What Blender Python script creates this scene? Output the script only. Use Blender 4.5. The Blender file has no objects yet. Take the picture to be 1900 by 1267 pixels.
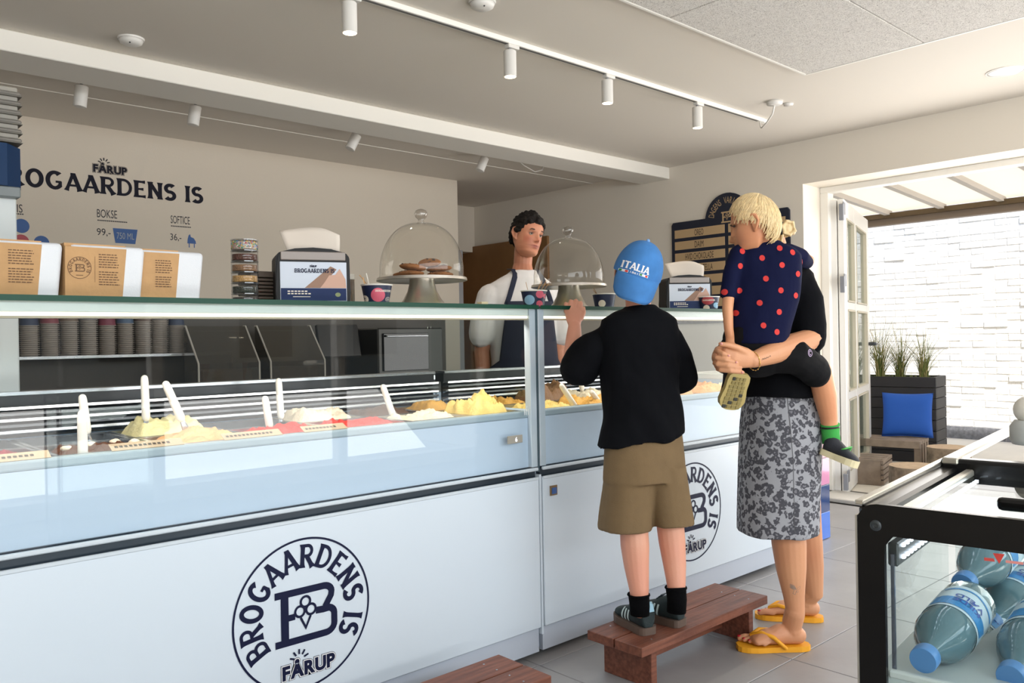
import bpy, bmesh, math, random
from mathutils import Vector, Matrix, noise
from mathutils.bvhtree import BVHTree
V = Vector
rnd = random.Random(7)
sc = bpy.context.scene
COL = sc.collection

# ------------------------------------------------------------------ camera
FPX, YAW, PITCH, ROLL, EYE = 1531.75, 0.74038, -0.00267, -0.017554, 1.2
_f = V((math.sin(YAW) * math.cos(PITCH), math.cos(YAW) * math.cos(PITCH), math.sin(PITCH)))
_r = V((math.cos(YAW), -math.sin(YAW), 0))
_u = _r.cross(_f)
RIGHT = (_r * math.cos(ROLL) + _u * math.sin(ROLL)).normalized()
UPV = (-_r * math.sin(ROLL) + _u * math.cos(ROLL)).normalized()
FWD = _f.normalized()
CAMP = V((0, 0, EYE))
cam_data = bpy.data.cameras.new('camera')
cam_data.sensor_width = 36.0
cam_data.lens = FPX * 36.0 / 1900.0
cam_data.clip_start = 0.02
cam_data.clip_end = 300
cam = bpy.data.objects.new('camera', cam_data)
cam.matrix_world = Matrix(((RIGHT.x, UPV.x, -FWD.x, 0), (RIGHT.y, UPV.y, -FWD.y, 0), (RIGHT.z, UPV.z, -FWD.z, EYE), (0, 0, 0, 1)))
COL.objects.link(cam)
sc.camera = cam


def at(px, py, d):
    """a measured photo point at view depth d -> world point"""
    return CAMP + (RIGHT * ((px - 950) / FPX) - UPV * ((py - 633.5) / FPX) + FWD) * d


# ------------------------------------------------------------------ light
vs = sc.view_settings
vs.view_transform = 'Standard'
vs.look = 'None'
vs.gamma = 1.0
vs.exposure = 0.27
vs.use_curve_mapping = False
w = bpy.data.worlds.new('sky')
sc.world = w
w.use_nodes = True
wn = w.node_tree
wn.nodes.clear()
sky = wn.nodes.new('ShaderNodeTexSky')
sky.sky_type = 'NISHITA'
sky.sun_disc = False
sky.sun_elevation = math.radians(52)
sky.sun_rotation = math.radians(218)
bg = wn.nodes.new('ShaderNodeBackground')
bg.inputs['Strength'].default_value = 0.19
wo = wn.nodes.new('ShaderNodeOutputWorld')
wn.links.new(sky.outputs[0], bg.inputs[0])
wn.links.new(bg.outputs[0], wo.inputs[0])


def lamp(name, kind, loc, energy, color=(1, 1, 1), parent=None, **kw):
    d = bpy.data.lights.new(name, kind)
    d.energy = energy
    d.color = color
    for k, v in kw.items():
        setattr(d, k, v)
    o = bpy.data.objects.new(name, d)
    o.location = loc
    COL.objects.link(o)
    if parent:
        o.parent = parent
        o.matrix_parent_inverse = Matrix.Translation(parent.location).inverted()
    return o


def aim(o, direction):
    o.rotation_euler = V(direction).to_track_quat('-Z', 'Y').to_euler()


sun = lamp('sun', 'SUN', (0, 0, 10), 5.2, (1.0, 0.98, 0.95), angle=math.radians(0.6))
aim(sun, (0.36, 0.45, -0.82))
# added area lamps standing in for daylight through the glazed street front behind the camera:
# sky through the upper part of the openings, sunlit pavement from below
day = lamp('street_daylight_fill', 'AREA', (1.4, -1.92, 1.98), 105, (0.90, 0.96, 1.0), shape='RECTANGLE', size=7.4, size_y=0.8)
aim(day, (0, 1, -0.12))
bounce = lamp('pavement_bounce_fill', 'AREA', (1.4, -3.3, 0.02), 345, (1.0, 0.965, 0.915), shape='RECTANGLE', size=8.5, size_y=2.2)
aim(bounce, (0, 0.55, 0.85))
# daylight through the open side door
door_day = lamp('door_daylight', 'AREA', (6.1, 1.1, 1.2), 60, (1.0, 0.97, 0.93), shape='RECTANGLE', size=3.0, size_y=2.1)
aim(door_day, (-1, 0, 0.15))


# ------------------------------------------------------------------ materials
def lin(h):
    h = h.lstrip('#')
    out = []
    for i in (0, 2, 4):
        c = int(h[i:i + 2], 16) / 255
        out.append(c / 12.92 if c <= 0.04045 else ((c + 0.055) / 1.055) ** 2.4)
    return (*out, 1)


_mats = {}


def M(name, hexc, rough=0.5, metal=0.0, bump=None, var=None, tint=False, spec=None, coat=0.0, trans=0.0):
    """procedural principled material; bump=(scale,strength), var=(scale,amount)"""
    if name in _mats:
        return _mats[name]
    m = bpy.data.materials.new(name)
    m.use_nodes = True
    nt = m.node_tree
    p = nt.nodes['Principled BSDF']
    p.inputs['Base Color'].default_value = lin(hexc)
    p.inputs['Roughness'].default_value = rough
    p.inputs['Metallic'].default_value = metal
    if spec is not None:
        p.inputs['Specular IOR Level'].default_value = spec
    if coat:
        p.inputs['Coat Weight'].default_value = coat
    if trans:
        p.inputs['Transmission Weight'].default_value = trans
    src = None
    if tint:
        a = nt.nodes.new('ShaderNodeAttribute')
        a.attribute_name = 'tint'
        src = a.outputs['Color']
    tc = None
    if bump or var:
        tc = nt.nodes.new('ShaderNodeTexCoord')
    if var:
        n = nt.nodes.new('ShaderNodeTexNoise')
        n.inputs['Scale'].default_value = var[0]
        n.inputs['Detail'].default_value = 5
        nt.links.new(tc.outputs['Object'], n.inputs['Vector'])
        mr = nt.nodes.new('ShaderNodeMapRange')
        mr.inputs['From Min'].default_value = 0.3
        mr.inputs['From Max'].default_value = 0.7
        mr.inputs['To Min'].default_value = 1 - var[1]
        mr.inputs['To Max'].default_value = 1 + var[1]
        nt.links.new(n.outputs['Fac'], mr.inputs['Value'])
        mx = nt.nodes.new('ShaderNodeMix')
        mx.data_type = 'RGBA'
        mx.blend_type = 'MULTIPLY'
        mx.inputs[0].default_value = 1
        if src:
            nt.links.new(src, mx.inputs[6])
        else:
            mx.inputs[6].default_value = lin(hexc)
        nt.links.new(mr.outputs[0], mx.inputs[7])
        src = mx.outputs[2]
    if src:
        nt.links.new(src, p.inputs['Base Color'])
    if bump:
        n2 = nt.nodes.new('ShaderNodeTexNoise')
        n2.inputs['Scale'].default_value = bump[0]
        n2.inputs['Detail'].default_value = 4
        nt.links.new(tc.outputs['Object'], n2.inputs['Vector'])
        b = nt.nodes.new('ShaderNodeBump')
        b.inputs['Strength'].default_value = bump[1]
        b.inputs['Distance'].default_value = 0.01
        nt.links.new(n2.outputs['Fac'], b.inputs['Height'])
        nt.links.new(b.outputs[0], p.inputs['Normal'])
    _mats[name] = m
    return m


def EM(name, hexc, strength):
    if name in _mats:
        return _mats[name]
    m = bpy.data.materials.new(name)
    m.use_nodes = True
    nt = m.node_tree
    nt.nodes.clear()
    e = nt.nodes.new('ShaderNodeEmission')
    e.inputs[0].default_value = lin(hexc)
    e.inputs[1].default_value = strength
    o = nt.nodes.new('ShaderNodeOutputMaterial')
    nt.links.new(e.outputs[0], o.inputs[0])
    _mats[name] = m
    return m


def GL(name, hexc='ffffff', ior=1.45, gain=1.0, haze=None):
    """thin clear glass: transparent with fresnel reflection, optional milky share"""
    if name in _mats:
        return _mats[name]
    m = bpy.data.materials.new(name)
    m.use_nodes = True
    nt = m.node_tree
    nt.nodes.clear()
    t = nt.nodes.new('ShaderNodeBsdfTransparent')
    t.inputs[0].default_value = lin(hexc)
    g = nt.nodes.new('ShaderNodeBsdfGlossy')
    g.inputs['Roughness'].default_value = 0.0
    fr = nt.nodes.new('ShaderNodeFresnel')
    ge = nt.nodes.new('ShaderNodeNewGeometry')          # a back face is left from inside: use the inverse index there
    mr = nt.nodes.new('ShaderNodeMapRange')
    mr.inputs['To Min'].default_value = ior
    mr.inputs['To Max'].default_value = 1.0 / ior
    nt.links.new(ge.outputs['Backfacing'], mr.inputs['Value'])
    nt.links.new(mr.outputs[0], fr.inputs[0])
    mu = nt.nodes.new('ShaderNodeMath')
    mu.operation = 'MULTIPLY'
    mu.use_clamp = True
    mu.inputs[1].default_value = gain
    nt.links.new(fr.outputs[0], mu.inputs[0])
    mix = nt.nodes.new('ShaderNodeMixShader')
    nt.links.new(mu.outputs[0], mix.inputs[0])
    base = t.outputs[0]
    if haze:
        d = nt.nodes.new('ShaderNodeBsdfDiffuse')
        d.inputs[0].default_value = lin(haze[0])
        m2 = nt.nodes.new('ShaderNodeMixShader')
        m2.inputs[0].default_value = haze[1]
        nt.links.new(t.outputs[0], m2.inputs[1])
        nt.links.new(d.outputs[0], m2.inputs[2])
        base = m2.outputs[0]
    nt.links.new(base, mix.inputs[1])
    nt.links.new(g.outputs[0], mix.inputs[2])
    o = nt.nodes.new('ShaderNodeOutputMaterial')
    nt.links.new(mix.outputs[0], o.inputs[0])
    _mats[name] = m
    return m


# ------------------------------------------------------------------ objects
def tag(o, label=None, cat=None, group=None, kind=None):
    if label: o['label'] = label
    if cat: o['category'] = cat
    if group: o['group'] = group
    if kind: o['kind'] = kind
    return o


def root(name, loc, label, cat, group=None, rz=0.0):
    o = bpy.data.objects.new(name, None)
    o.empty_display_size = 0.05
    o.location = loc
    o.rotation_euler = (0, 0, rz)
    COL.objects.link(o)
    return tag(o, label, cat, group)


def link(name, me, mat=None, parent=None, local=False, kind=None, label=None):
    o = bpy.data.objects.new(name, me)
    if mat and not me.materials:
        me.materials.append(mat)
    COL.objects.link(o)
    if parent:
        o.parent = parent
        if not local and parent.type == 'EMPTY' and parent.parent is None:
            o.matrix_parent_inverse = Matrix.Translation(parent.location).inverted()
    if kind: o['kind'] = kind
    if label: o['label'] = label
    return o


def fin(name, bm, mat, parent=None, smooth=False, local=False, kind=None, label=None, angle=None):
    me = bpy.data.meshes.new(name)
    bmesh.ops.recalc_face_normals(bm, faces=bm.faces)
    bm.to_mesh(me)
    bm.free()
    if smooth:
        for p in me.polygons: p.use_smooth = True
        if angle:
            me.set_sharp_from_angle(angle=math.radians(angle))
    return link(name, me, mat, parent, local, kind, label)


def meshobj(name, verts, faces, mat, parent=None, smooth=False, local=False, kind=None, label=None):
    me = bpy.data.meshes.new(name)
    me.from_pydata([tuple(v) for v in verts], [], faces)
    me.update()
    if smooth:
        for p in me.polygons: p.use_smooth = True
    return link(name, me, mat, parent, local, kind, label)


def copy_tree(o, parent=None):
    c = o.copy()
    COL.objects.link(c)
    if parent: c.parent = parent
    for ch in list(o.children):
        copy_tree(ch, c)
    return c


def nb(): return bmesh.new()


def box(bm, x0, x1, y0, y1, z0, z1, bev=0.0, seg=1, mtx=None):
    ret = bmesh.ops.create_cube(bm, size=1.0)
    vs_ = ret['verts']
    for v in vs_:
        v.co = V((x0 + (v.co.x + .5) * (x1 - x0), y0 + (v.co.y + .5) * (y1 - y0), z0 + (v.co.z + .5) * (z1 - z0)))
    if bev:
        ed = list({e for v in vs_ for e in v.link_edges})
        r = bmesh.ops.bevel(bm, geom=ed, offset=bev, segments=seg, affect='EDGES', profile=0.5)
        vs_ = list({v for f in r['faces'] for v in f.verts} | {v for v in vs_ if v.is_valid})
        if mtx:
            # gather the whole island
            seen = set(vs_); st = list(vs_)
            while st:
                v = st.pop()
                for e in v.link_edges:
                    o = e.other_vert(v)
                    if o not in seen: seen.add(o); st.append(o)
            vs_ = list(seen)
    if mtx:
        for v in vs_: v.co = mtx @ v.co
    return bm


def lathe(bm, prof, c=(0, 0, 0), n=32, mtx=None, cap0=True, cap1=True):
    c = V(c)
    rings = []
    for r, z in prof:
        ring = []
        for i in range(n):
            a = 2 * math.pi * i / n
            p = V((r * math.cos(a), r * math.sin(a), z))
            p = (mtx @ p) if mtx else p + c
            ring.append(bm.verts.new(p))
        rings.append(ring)
    for a, b in zip(rings, rings[1:]):
        for i in range(n):
            bm.faces.new((a[i], a[(i + 1) % n], b[(i + 1) % n], b[i]))
    if cap0: bm.faces.new(rings[0][::-1])
    if cap1: bm.faces.new(rings[-1])
    return bm


def frame_of(d, ref=V((0, 0, 1))):
    d = d.normalized()
    if abs(d.dot(ref)) > 0.97: ref = V((1, 0, 0)) if abs(d.x) < .9 else V((0, 1, 0))
    s = d.cross(ref).normalized()
    return s, s.cross(d).normalized()


def limb(pts, radii, n=12, flat=None, ref=None, ends=True):
    """tapered tube along points with rounded ends -> (verts, faces). radius may be (side, front)"""
    pts = [V(p) for p in pts]
    if len(radii) < len(pts): radii = list(radii) + [radii[-1]] * (len(pts) - len(radii))
    R = [r if isinstance(r, tuple) else (r, r) for r in radii]
    dirs = []
    for i in range(len(pts)):
        if i == 0: d = pts[1] - pts[0]
        elif i == len(pts) - 1: d = pts[-1] - pts[-2]
        else: d = (pts[i + 1] - pts[i]).normalized() + (pts[i] - pts[i - 1]).normalized()
        dirs.append(d.normalized())
    secs = []
    refv = V(ref) if ref is not None else V((0.13, 0.21, 0.97))
    prev = None
    for i, p in enumerate(pts):
        d = dirs[i]
        if ref is not None:
            s = (refv - d * refv.dot(d)).normalized()
        elif prev is None:
            s, _ = frame_of(d, refv)
        else:
            s = (prev - d * prev.dot(d)).normalized()
        prev = s
        t = d.cross(s)
        secs.append((p, s, t, R[i], d))
    seq = []
    if ends:
        p, s, t, r, d = secs[0]
        for k in (80, 55, 28):
            a = math.radians(k)
            seq.append((p - d * (min(r) * math.sin(a)), s, t, (r[0] * math.cos(a), r[1] * math.cos(a))))
    seq += [(p, s, t, r) for p, s, t, r, d in secs]
    if ends:
        p, s, t, r, d = secs[-1]
        for k in (28, 55, 80):
            a = math.radians(k)
            seq.append((p + d * (min(r) * math.sin(a)), s, t, (r[0] * math.cos(a), r[1] * math.cos(a))))
    verts, faces = [], []
    for p, s, t, r in seq:
        for i in range(n):
            a = 2 * math.pi * i / n
            verts.append(p + s * (r[0] * math.cos(a)) + t * (r[1] * math.sin(a)))
    m = len(seq)
    for j in range(m - 1):
        for i in range(n):
            i2 = (i + 1) % n
            faces.append((j * n + i, j * n + i2, (j + 1) * n + i2, (j + 1) * n + i))
    faces.append(tuple(range(n))[::-1])
    faces.append(tuple((m - 1) * n + i for i in range(n)))
    return verts, faces


def loft(secs, n=28, power=2.0):
    """secs: (centre, side vector, front vector) -> closed tube of ellipses (superellipse power)"""
    verts, faces = [], []
    for c, s, f in secs:
        for i in range(n):
            a = 2 * math.pi * i / n
            ca, sa = math.cos(a), math.sin(a)
            e = 2.0 / power
            verts.append(V(c) + V(s) * (math.copysign(abs(ca) ** e, ca)) + V(f) * (math.copysign(abs(sa) ** e, sa)))
    m = len(secs)
    for j in range(m - 1):
        for i in range(n):
            i2 = (i + 1) % n
            faces.append((j * n + i, j * n + i2, (j + 1) * n + i2, (j + 1) * n + i))
    faces.append(tuple(range(n))[::-1])
    faces.append(tuple((m - 1) * n + i for i in range(n)))
    return verts, faces


def ball(c, r, n=16, m=10, mtx=None):
    c = V(c)
    R = V(r) if not isinstance(r, (int, float)) else V((r, r, r))
    verts, faces = [], []
    for j in range(m + 1):
        b = math.pi * (j / m) - math.pi / 2
        b = max(-1.55, min(1.55, b))
        for i in range(n):
            a = 2 * math.pi * i / n
            p = V((R.x * math.cos(b) * math.cos(a), R.y * math.cos(b) * math.sin(a), R.z * math.sin(b)))
            if mtx: p = mtx @ p
            verts.append(c + p)
    for j in range(m):
        for i in range(n):
            i2 = (i + 1) % n
            faces.append((j * n + i, j * n + i2, (j + 1) * n + i2, (j + 1) * n + i))
    faces.append(tuple(range(n))[::-1])
    faces.append(tuple(m * n + i for i in range(n)))
    return verts, faces


def joinp(pieces):
    verts, faces = [], []
    for v, f in pieces:
        o = len(verts)
        verts += v
        faces += [tuple(i + o for i in q) for q in f]
    return verts, faces


def remeshed(pieces, voxel, smooth=5, fac=0.5):
    verts, faces = joinp(pieces)
    me = bpy.data.meshes.new('tmp')
    me.from_pydata([tuple(v) for v in verts], [], faces)
    bm = bmesh.new(); bm.from_mesh(me)
    bmesh.ops.recalc_face_normals(bm, faces=bm.faces)
    bm.to_mesh(me); bm.free()
    o = bpy.data.objects.new('tmp', me)
    COL.objects.link(o)
    md = o.modifiers.new('r', 'REMESH'); md.mode = 'VOXEL'; md.voxel_size = voxel; md.adaptivity = 0
    if smooth:
        ms = o.modifiers.new('s', 'SMOOTH'); ms.factor = fac; ms.iterations = smooth
    dg = bpy.context.evaluated_depsgraph_get()
    out = bpy.data.meshes.new_from_object(o.evaluated_get(dg))
    bpy.data.objects.remove(o)
    bpy.data.meshes.remove(me)
    return out


def body(name, pieces, mat, parent=None, voxel=0.006, smooth=5, post=None, paint=None, kind=None, label=None, fac=0.5):
    me = remeshed(pieces, voxel, smooth, fac)
    me.name = name
    if post:
        nrm = [v.normal.copy() for v in me.vertices]
        for v, n in zip(me.vertices, nrm):
            v.co = post(v.co.copy(), n)
    if paint: tintmesh(me, paint)
    for p in me.polygons: p.use_smooth = True
    me.materials.clear()
    return link(name, me, mat, parent, False, kind, label)


def tintmesh(me, fn):
    a = me.attributes.new('tint', 'FLOAT_COLOR', 'POINT')
    buf = []
    for v in me.vertices:
        buf += list(fn(v.co))[:3] + [1.0]
    a.data.foreach_set('color', buf)


def folds(amp, fx, fy, fz, seed=0.0, fine=0.0):
    def f(co, n):
        p = V((co.x * fx + seed, co.y * fy + seed * .7, co.z * fz))
        d = noise.noise(p) + 0.5 * noise.noise(p * 2.1)
        if fine: d += fine * noise.noise(co * 60)
        return co + n * (amp * d)
    return f


# ------------------------------------------------------------------ lettering
_tcache = {}


def txt(s, size=1.0, bold=0.0, sx=1.0, align='CENTER', shear=0.0, space=1.0):
    """flat outline lettering with the built-in font -> (2-D verts, faces), baseline at y=0"""
    key = (s, bold, align, shear, space)
    if key not in _tcache:
        c = bpy.data.curves.new('t', 'FONT')
        c.body = s
        c.align_x = align
        c.offset = bold
        c.shear = shear
        c.space_character = space
        c.resolution_u = 4
        o = bpy.data.objects.new('t', c)
        COL.objects.link(o)
        dg = bpy.context.evaluated_depsgraph_get()
        me = bpy.data.meshes.new_from_object(o.evaluated_get(dg))
        _tcache[key] = ([(v.co.x, v.co.y) for v in me.vertices], [tuple(p.vertices) for p in me.polygons])
        bpy.data.objects.remove(o)
        bpy.data.meshes.remove(me)
        bpy.data.curves.remove(c)
    vv, ff = _tcache[key]
    k = size / 0.69
    return [(x * k * sx, y * k) for x, y in vv], ff


def fit(t, x0, x1, y0, y1):
    vv, ff = t
    a0 = min(v[0] for v in vv); a1 = max(v[0] for v in vv); b0 = min(v[1] for v in vv); b1 = max(v[1] for v in vv)
    return [(x0 + (p[0] - a0) / (a1 - a0) * (x1 - x0), y0 + (p[1] - b0) / (b1 - b0) * (y1 - y0)) + tuple(p[2:]) for p in vv], ff


def shift2(t, dx=0, dy=0, rot=0, k=1):
    c, s = math.cos(rot), math.sin(rot)
    return [(dx + k * (p[0] * c - p[1] * s), dy + k * (p[0] * s + p[1] * c)) + tuple(p[2:]) for p in t[0]], t[1]


def join2(ts):
    vv, ff = [], []
    for k, (v, f) in enumerate(ts):          # each stroke a hair above the one before, so none coincide
        o = len(vv)
        vv += [(p[0], p[1], (p[2] if len(p) > 2 else 0) + k * 2.5e-5) for p in v]
        ff += [tuple(i + o for i in q) for q in f]
    return vv, ff


def ribbon(pl, w, flare=(0, 0), closed=False):
    n = len(pl)
    pl = [V((p[0], p[1])) for p in pl]
    vv, ff = [], []
    L = [0]
    for i in range(1, n): L.append(L[-1] + (pl[i] - pl[i - 1]).length)
    for i in range(n):
        if closed:
            d = (pl[(i + 1) % n] - pl[i]).normalized() + (pl[i] - pl[i - 1]).normalized()
        elif i == 0: d = pl[1] - pl[0]
        elif i == n - 1: d = pl[-1] - pl[-2]
        else: d = (pl[i + 1] - pl[i]).normalized() + (pl[i] - pl[i - 1]).normalized()
        d.normalize()
        nn = V((-d.y, d.x))
        k = 1.0
        if 0 < i < n - 1 or closed:
            a = (pl[i] - pl[i - 1]).normalized() if (i or closed) else d
            k = 1 / max(0.5, abs(a.dot(d)))
        h = w / 2 * k
        t = L[i]
        if flare[0] and t < .16: h *= 1 + flare[0] * (1 - t / .16)
        if flare[1] and L[-1] - t < .16: h *= 1 + flare[1] * (1 - (L[-1] - t) / .16)
        vv.append(tuple(pl[i] + nn * h)); vv.append(tuple(pl[i] - nn * h))
    m = n if closed else n - 1
    for i in range(m):
        j = (i + 1) % n
        ff.append((2 * i, 2 * i + 1, 2 * j + 1, 2 * j))
    return vv, ff


def arc(cx, cy, rx, ry, a0, a1, n=16):
    return [(cx + rx * math.cos(math.radians(a0 + (a1 - a0) * i / n)), cy + ry * math.sin(math.radians(a0 + (a1 - a0) * i / n))) for i in range(n + 1)]


def seg(a, b, n=8): return [(a[0] + (b[0] - a[0]) * i / n, a[1] + (b[1] - a[1]) * i / n) for i in range(n + 1)]


W0 = 0.195


def glyph(ch):
    F = .55
    st = lambda x: ribbon(seg((x, 0), (x, 1)), W0, (F, F))
    if ch == 'B':
        return [st(.13), ribbon([(.1, .93)] + arc(.36, .73, .19, .2, 90, -90) + [(.1, .53)], .14), ribbon([(.1, .53)] + arc(.38, .3, .21, .23, 90, -90) + [(.1, .07)], .14)], .68
    if ch == 'R':
        return [st(.13), ribbon([(.1, .93)] + arc(.36, .71, .2, .22, 90, -90) + [(.1, .49)], .14), ribbon(seg((.32, .5), (.62, 0)), W0, (0, F))], .7
    if ch == 'O':
        return [ribbon(arc(.38, .5, .28, .43, 0, 360, 32)[:-1], W0, closed=True)], .76
    if ch == 'G':
        return [ribbon(arc(.4, .5, .29, .43, 48, 325, 26), W0, (.4, 0)), ribbon([(.44, .42), (.68, .42)], .12), ribbon(seg((.63, .45), (.63, .14)), .15)], .78
    if ch == 'A':
        return [ribbon(seg((.06, 0), (.36, .97)), .15, (F, 0)), ribbon(seg((.66, 0), (.36, .97)), W0, (F, 0)), ribbon([(.16, .3), (.56, .3)], .12), ribbon([(.24, .93), (.44, .93)], .14)], .72
    if ch == 'D':
        return [st(.13), ribbon([(.1, .93)] + arc(.3, .5, .34, .43, 90, -90, 20) + [(.1, .07)], .15)], .74
    if ch == 'E':
        return [st(.13), ribbon(seg((.1, .93), (.55, .93)), .13, (0, .5)), ribbon(seg((.1, .5), (.47, .5)), .12, (0, .5)), ribbon(seg((.1, .07), (.57, .07)), .13, (0, .5))], .62
    if ch == 'N':
        return [st(.12), st(.6), ribbon(seg((.1, .97), (.62, .03)), W0)], .74
    if ch == 'S':
        return [ribbon(arc(.3, .71, .2, .21, 35, 265, 14)[:-1] + arc(.3, .29, .22, .22, 85, -145, 14), W0, (.35, .35))], .6
    if ch == 'I':
        return [st(.13)], .28
    if ch == 'T':
        return [st(.33), ribbon(seg((.02, .93), (.64, .93)), .14, (.5, .5))], .66
    if ch == 'L':
        return [st(.13), ribbon(seg((.1, .07), (.55, .07)), .14, (0, .6))], .58
    return [], .36


def wedge(s, gap=.06):
    """flared-serif lettering in one line, cap height 1 -> ((verts, faces), width)"""
    x, out = 0, []
    for ch in s:
        g, wd = glyph(ch)
        out += [shift2(t, x, 0) for t in g]
        x += wd + gap
    return join2(out), x - gap


def wedge_letters(s, gap=.06):
    """the same, one flat mesh per letter"""
    x, out = 0, []
    for ch in s:
        g, wd = glyph(ch)
        if g: out.append(join2([shift2(t, x, 0) for t in g]))
        x += wd + gap
    return out, x - gap


def wedge_arc(s, R, h, a0, a1, split=False):
    """letters around a circle, reading clockwise from angle a0 to a1 (degrees)"""
    ws = [glyph(ch)[1] + .1 for ch in s]
    tot = sum(ws)
    k = math.radians(a0 - a1) * (R + h * .4) / (tot * h)
    out, pos = [], 0
    for ch, wd in zip(s, ws):
        g, gw = glyph(ch)
        mid = pos + wd / 2
        ang = math.radians(a0 + (a1 - a0) * mid / tot)
        part = []
        for t in g:
            vv = []
            for p in t[0]:
                x, y = p[:2]
                lx = (x - gw / 2) * h * min(1.0, k) * 1.0
                ly = R + y * h
                vv.append((math.cos(ang) * ly + math.sin(ang) * lx, math.sin(ang) * ly - math.cos(ang) * lx) + tuple(p[2:]))
            part.append((vv, t[1]))
        if part: out.append(join2(part))
        pos += wd
    return out if split else join2(out)


def txt_arc(s, R, h, a0, a1, sx=.6, bold=.0):
    out = []
    n = len(s)
    for i, ch in enumerate(s):
        if ch == ' ': continue
        ang = math.radians(a0 + (a1 - a0) * (i + .5) / n)
        t = txt(ch, h, bold, sx)
        vv = []
        for x, y in t[0]:
            ly = R + y
            vv.append((math.cos(ang) * ly + math.sin(ang) * x, math.sin(ang) * ly - math.cos(ang) * x))
        out.append((vv, t[1]))
    return join2(out)


def disc2(cx, cy, rx, ry=None, n=28):
    ry = ry or rx
    return [(cx + rx * math.cos(2 * math.pi * i / n), cy + ry * math.sin(2 * math.pi * i / n)) for i in range(n)], [tuple(range(n))]


def quad2(x0, x1, y0, y1): return [(x0, y0), (x1, y0), (x1, y1), (x0, y1)], [(0, 1, 2, 3)]


def poly2(p): return [tuple(q) for q in p], [tuple(range(len(p)))]


def flat(name, t, o, right, up, mat, parent, off=0.001, local=False, label=None):
    """print / lettering laid on a plane: origin o, unit axes right, up"""
    o, right, up = V(o), V(right), V(up)
    n = right.cross(up).normalized()
    return meshobj(name, [o + right * p[0] + up * p[1] + n * (off + (p[2] if len(p) > 2 else 0)) for p in t[0]], t[1], mat, parent, local=local, label=label)


def bvh_of(obj_or_mesh):
    me = obj_or_mesh.data if hasattr(obj_or_mesh, 'data') else obj_or_mesh
    return BVHTree.FromPolygons([v.co.copy() for v in me.vertices], [tuple(p.vertices) for p in me.polygons])


def subdiv2(t, maxlen):
    bm = bmesh.new()
    vs_ = [bm.verts.new((p[0], p[1], p[2] if len(p) > 2 else 0)) for p in t[0]]
    for f in t[1]:
        try: bm.faces.new([vs_[i] for i in f])
        except ValueError: pass
    bmesh.ops.triangulate(bm, faces=bm.faces)
    for _ in range(6):
        ed = [e for e in bm.edges if e.calc_length() > maxlen]
        if not ed: break
        bmesh.ops.subdivide_edges(bm, edges=ed, cuts=1)
        bmesh.ops.triangulate(bm, faces=bm.faces)
    bm.verts.index_update()
    out = [(v.co.x, v.co.y, v.co.z) for v in bm.verts], [tuple(v.index for v in f.verts) for f in bm.faces]
    bm.free()
    return out


def wrapped(name, t, bvh, o, right, up, mat, parent, off=0.0012, maxlen=.01, label=None):
    """print that follows a curved surface: cast from the plane onto the mesh"""
    o, right, up = V(o), V(right).normalized(), V(up).normalized()
    n = right.cross(up).normalized()
    t = subdiv2(t, maxlen)
    vv, ok = [], []
    for x, y, lift in t[0]:
        p = o + right * x + up * y
        hit = bvh.ray_cast(p + n * 0.25, -n, 0.6)
        if hit[0] is None: vv.append(p); ok.append(False)
        else: vv.append(hit[0] + (hit[1] if hit[1].dot(n) > 0 else n) * (off + lift)); ok.append(True)
    ff = [f for f in t[1] if all(ok[i] for i in f)]
    return meshobj(name, vv, ff, mat, parent, label=label)

# ================================================================== the setting
m_wall = M('plaster_warm_white', 'd3c8b9', .85, bump=(60, .05))
m_wallr = M('plaster_right', 'e4dccf', .85, bump=(60, .05))
m_ceil = M('ceiling_white', 'd9d2c8', .8)
m_beam = M('beam_white', 'ebe7df', .7)
m_white = M('white_paint', 'eeebe4', .45)
m_grout = M('grout', '6b6862', .9)
m_tile = M('concrete_tile', '929090', .38, bump=(25, .05), var=(3.5, .10))
m_navy = M('navy_print', '0d1434', .5, spec=.2)
m_navyd = M('navy_board', '131b30', .45)
m_blue = M('blue_print', '2a5593', .5)
m_red = M('red_print', 'a8404a', .5)
m_brown = M('brown_panel', '8e673f', .6, var=(4, .12))
m_brick = M('white_painted_brick', 'f3f1ec', .75, bump=(45, .5), var=(9, .05))
m_mortar = M('white_painted_mortar', 'f0ece4', .85, bump=(80, .4))
m_black = M('black_matt', '17181a', .45)
m_grey = M('grey_metal', '9a9ba0', .4, .6)


def struct(name, bm, mat, **k):
    o = fin(name, bm, mat, **k)
    o['kind'] = 'structure'
    return o


def plain(name, mat, *dims, bev=0.0):
    bm = nb(); box(bm, *dims, bev=bev)
    return struct(name, bm, mat)


CZ = 2.61
XW = 5.645
YB = 5.70
# ---- floor with separate tiles
fl = plain('floor', m_grout, -2.6, 5.95, -2.1, 7.3, -.12, -.006)
tw, th = .70, .62
bm = nb(); box(bm, 0.0018, tw - .0018, 0.0018, th - .0018, -.012, 0.0, bev=.0015)
tile_me = bpy.data.meshes.new('tile'); bm.to_mesh(tile_me); bm.free()
tile_me.materials.append(m_tile)
for i in range(-7, 5):
    for j in range(-5, 8):
        x0, y0 = 2.805 + i * tw, 1.565 + j * th - th
        if x0 + tw > 5.66 or y0 < -2.1: continue
        o = link('tile', tile_me, parent=None)
        o.location = (x0, y0, 0)
        o.parent = fl
# ---- ceiling
plain('ceiling', m_ceil, -2.6, 5.95, -2.15, 7.3, CZ, CZ + .15)
plain('trim_1', m_beam, -2.5, XW, 4.19, 4.49, 2.515, CZ, bev=.004)
tag(bpy.data.objects['trim_1'], 'white boxed ceiling beam running across the shop')
for k, y in enumerate((5.05,)):
    plain('trim_%d' % (k + 2), m_white, -2.5, XW, y, y + .008, CZ - .004, CZ)
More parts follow.
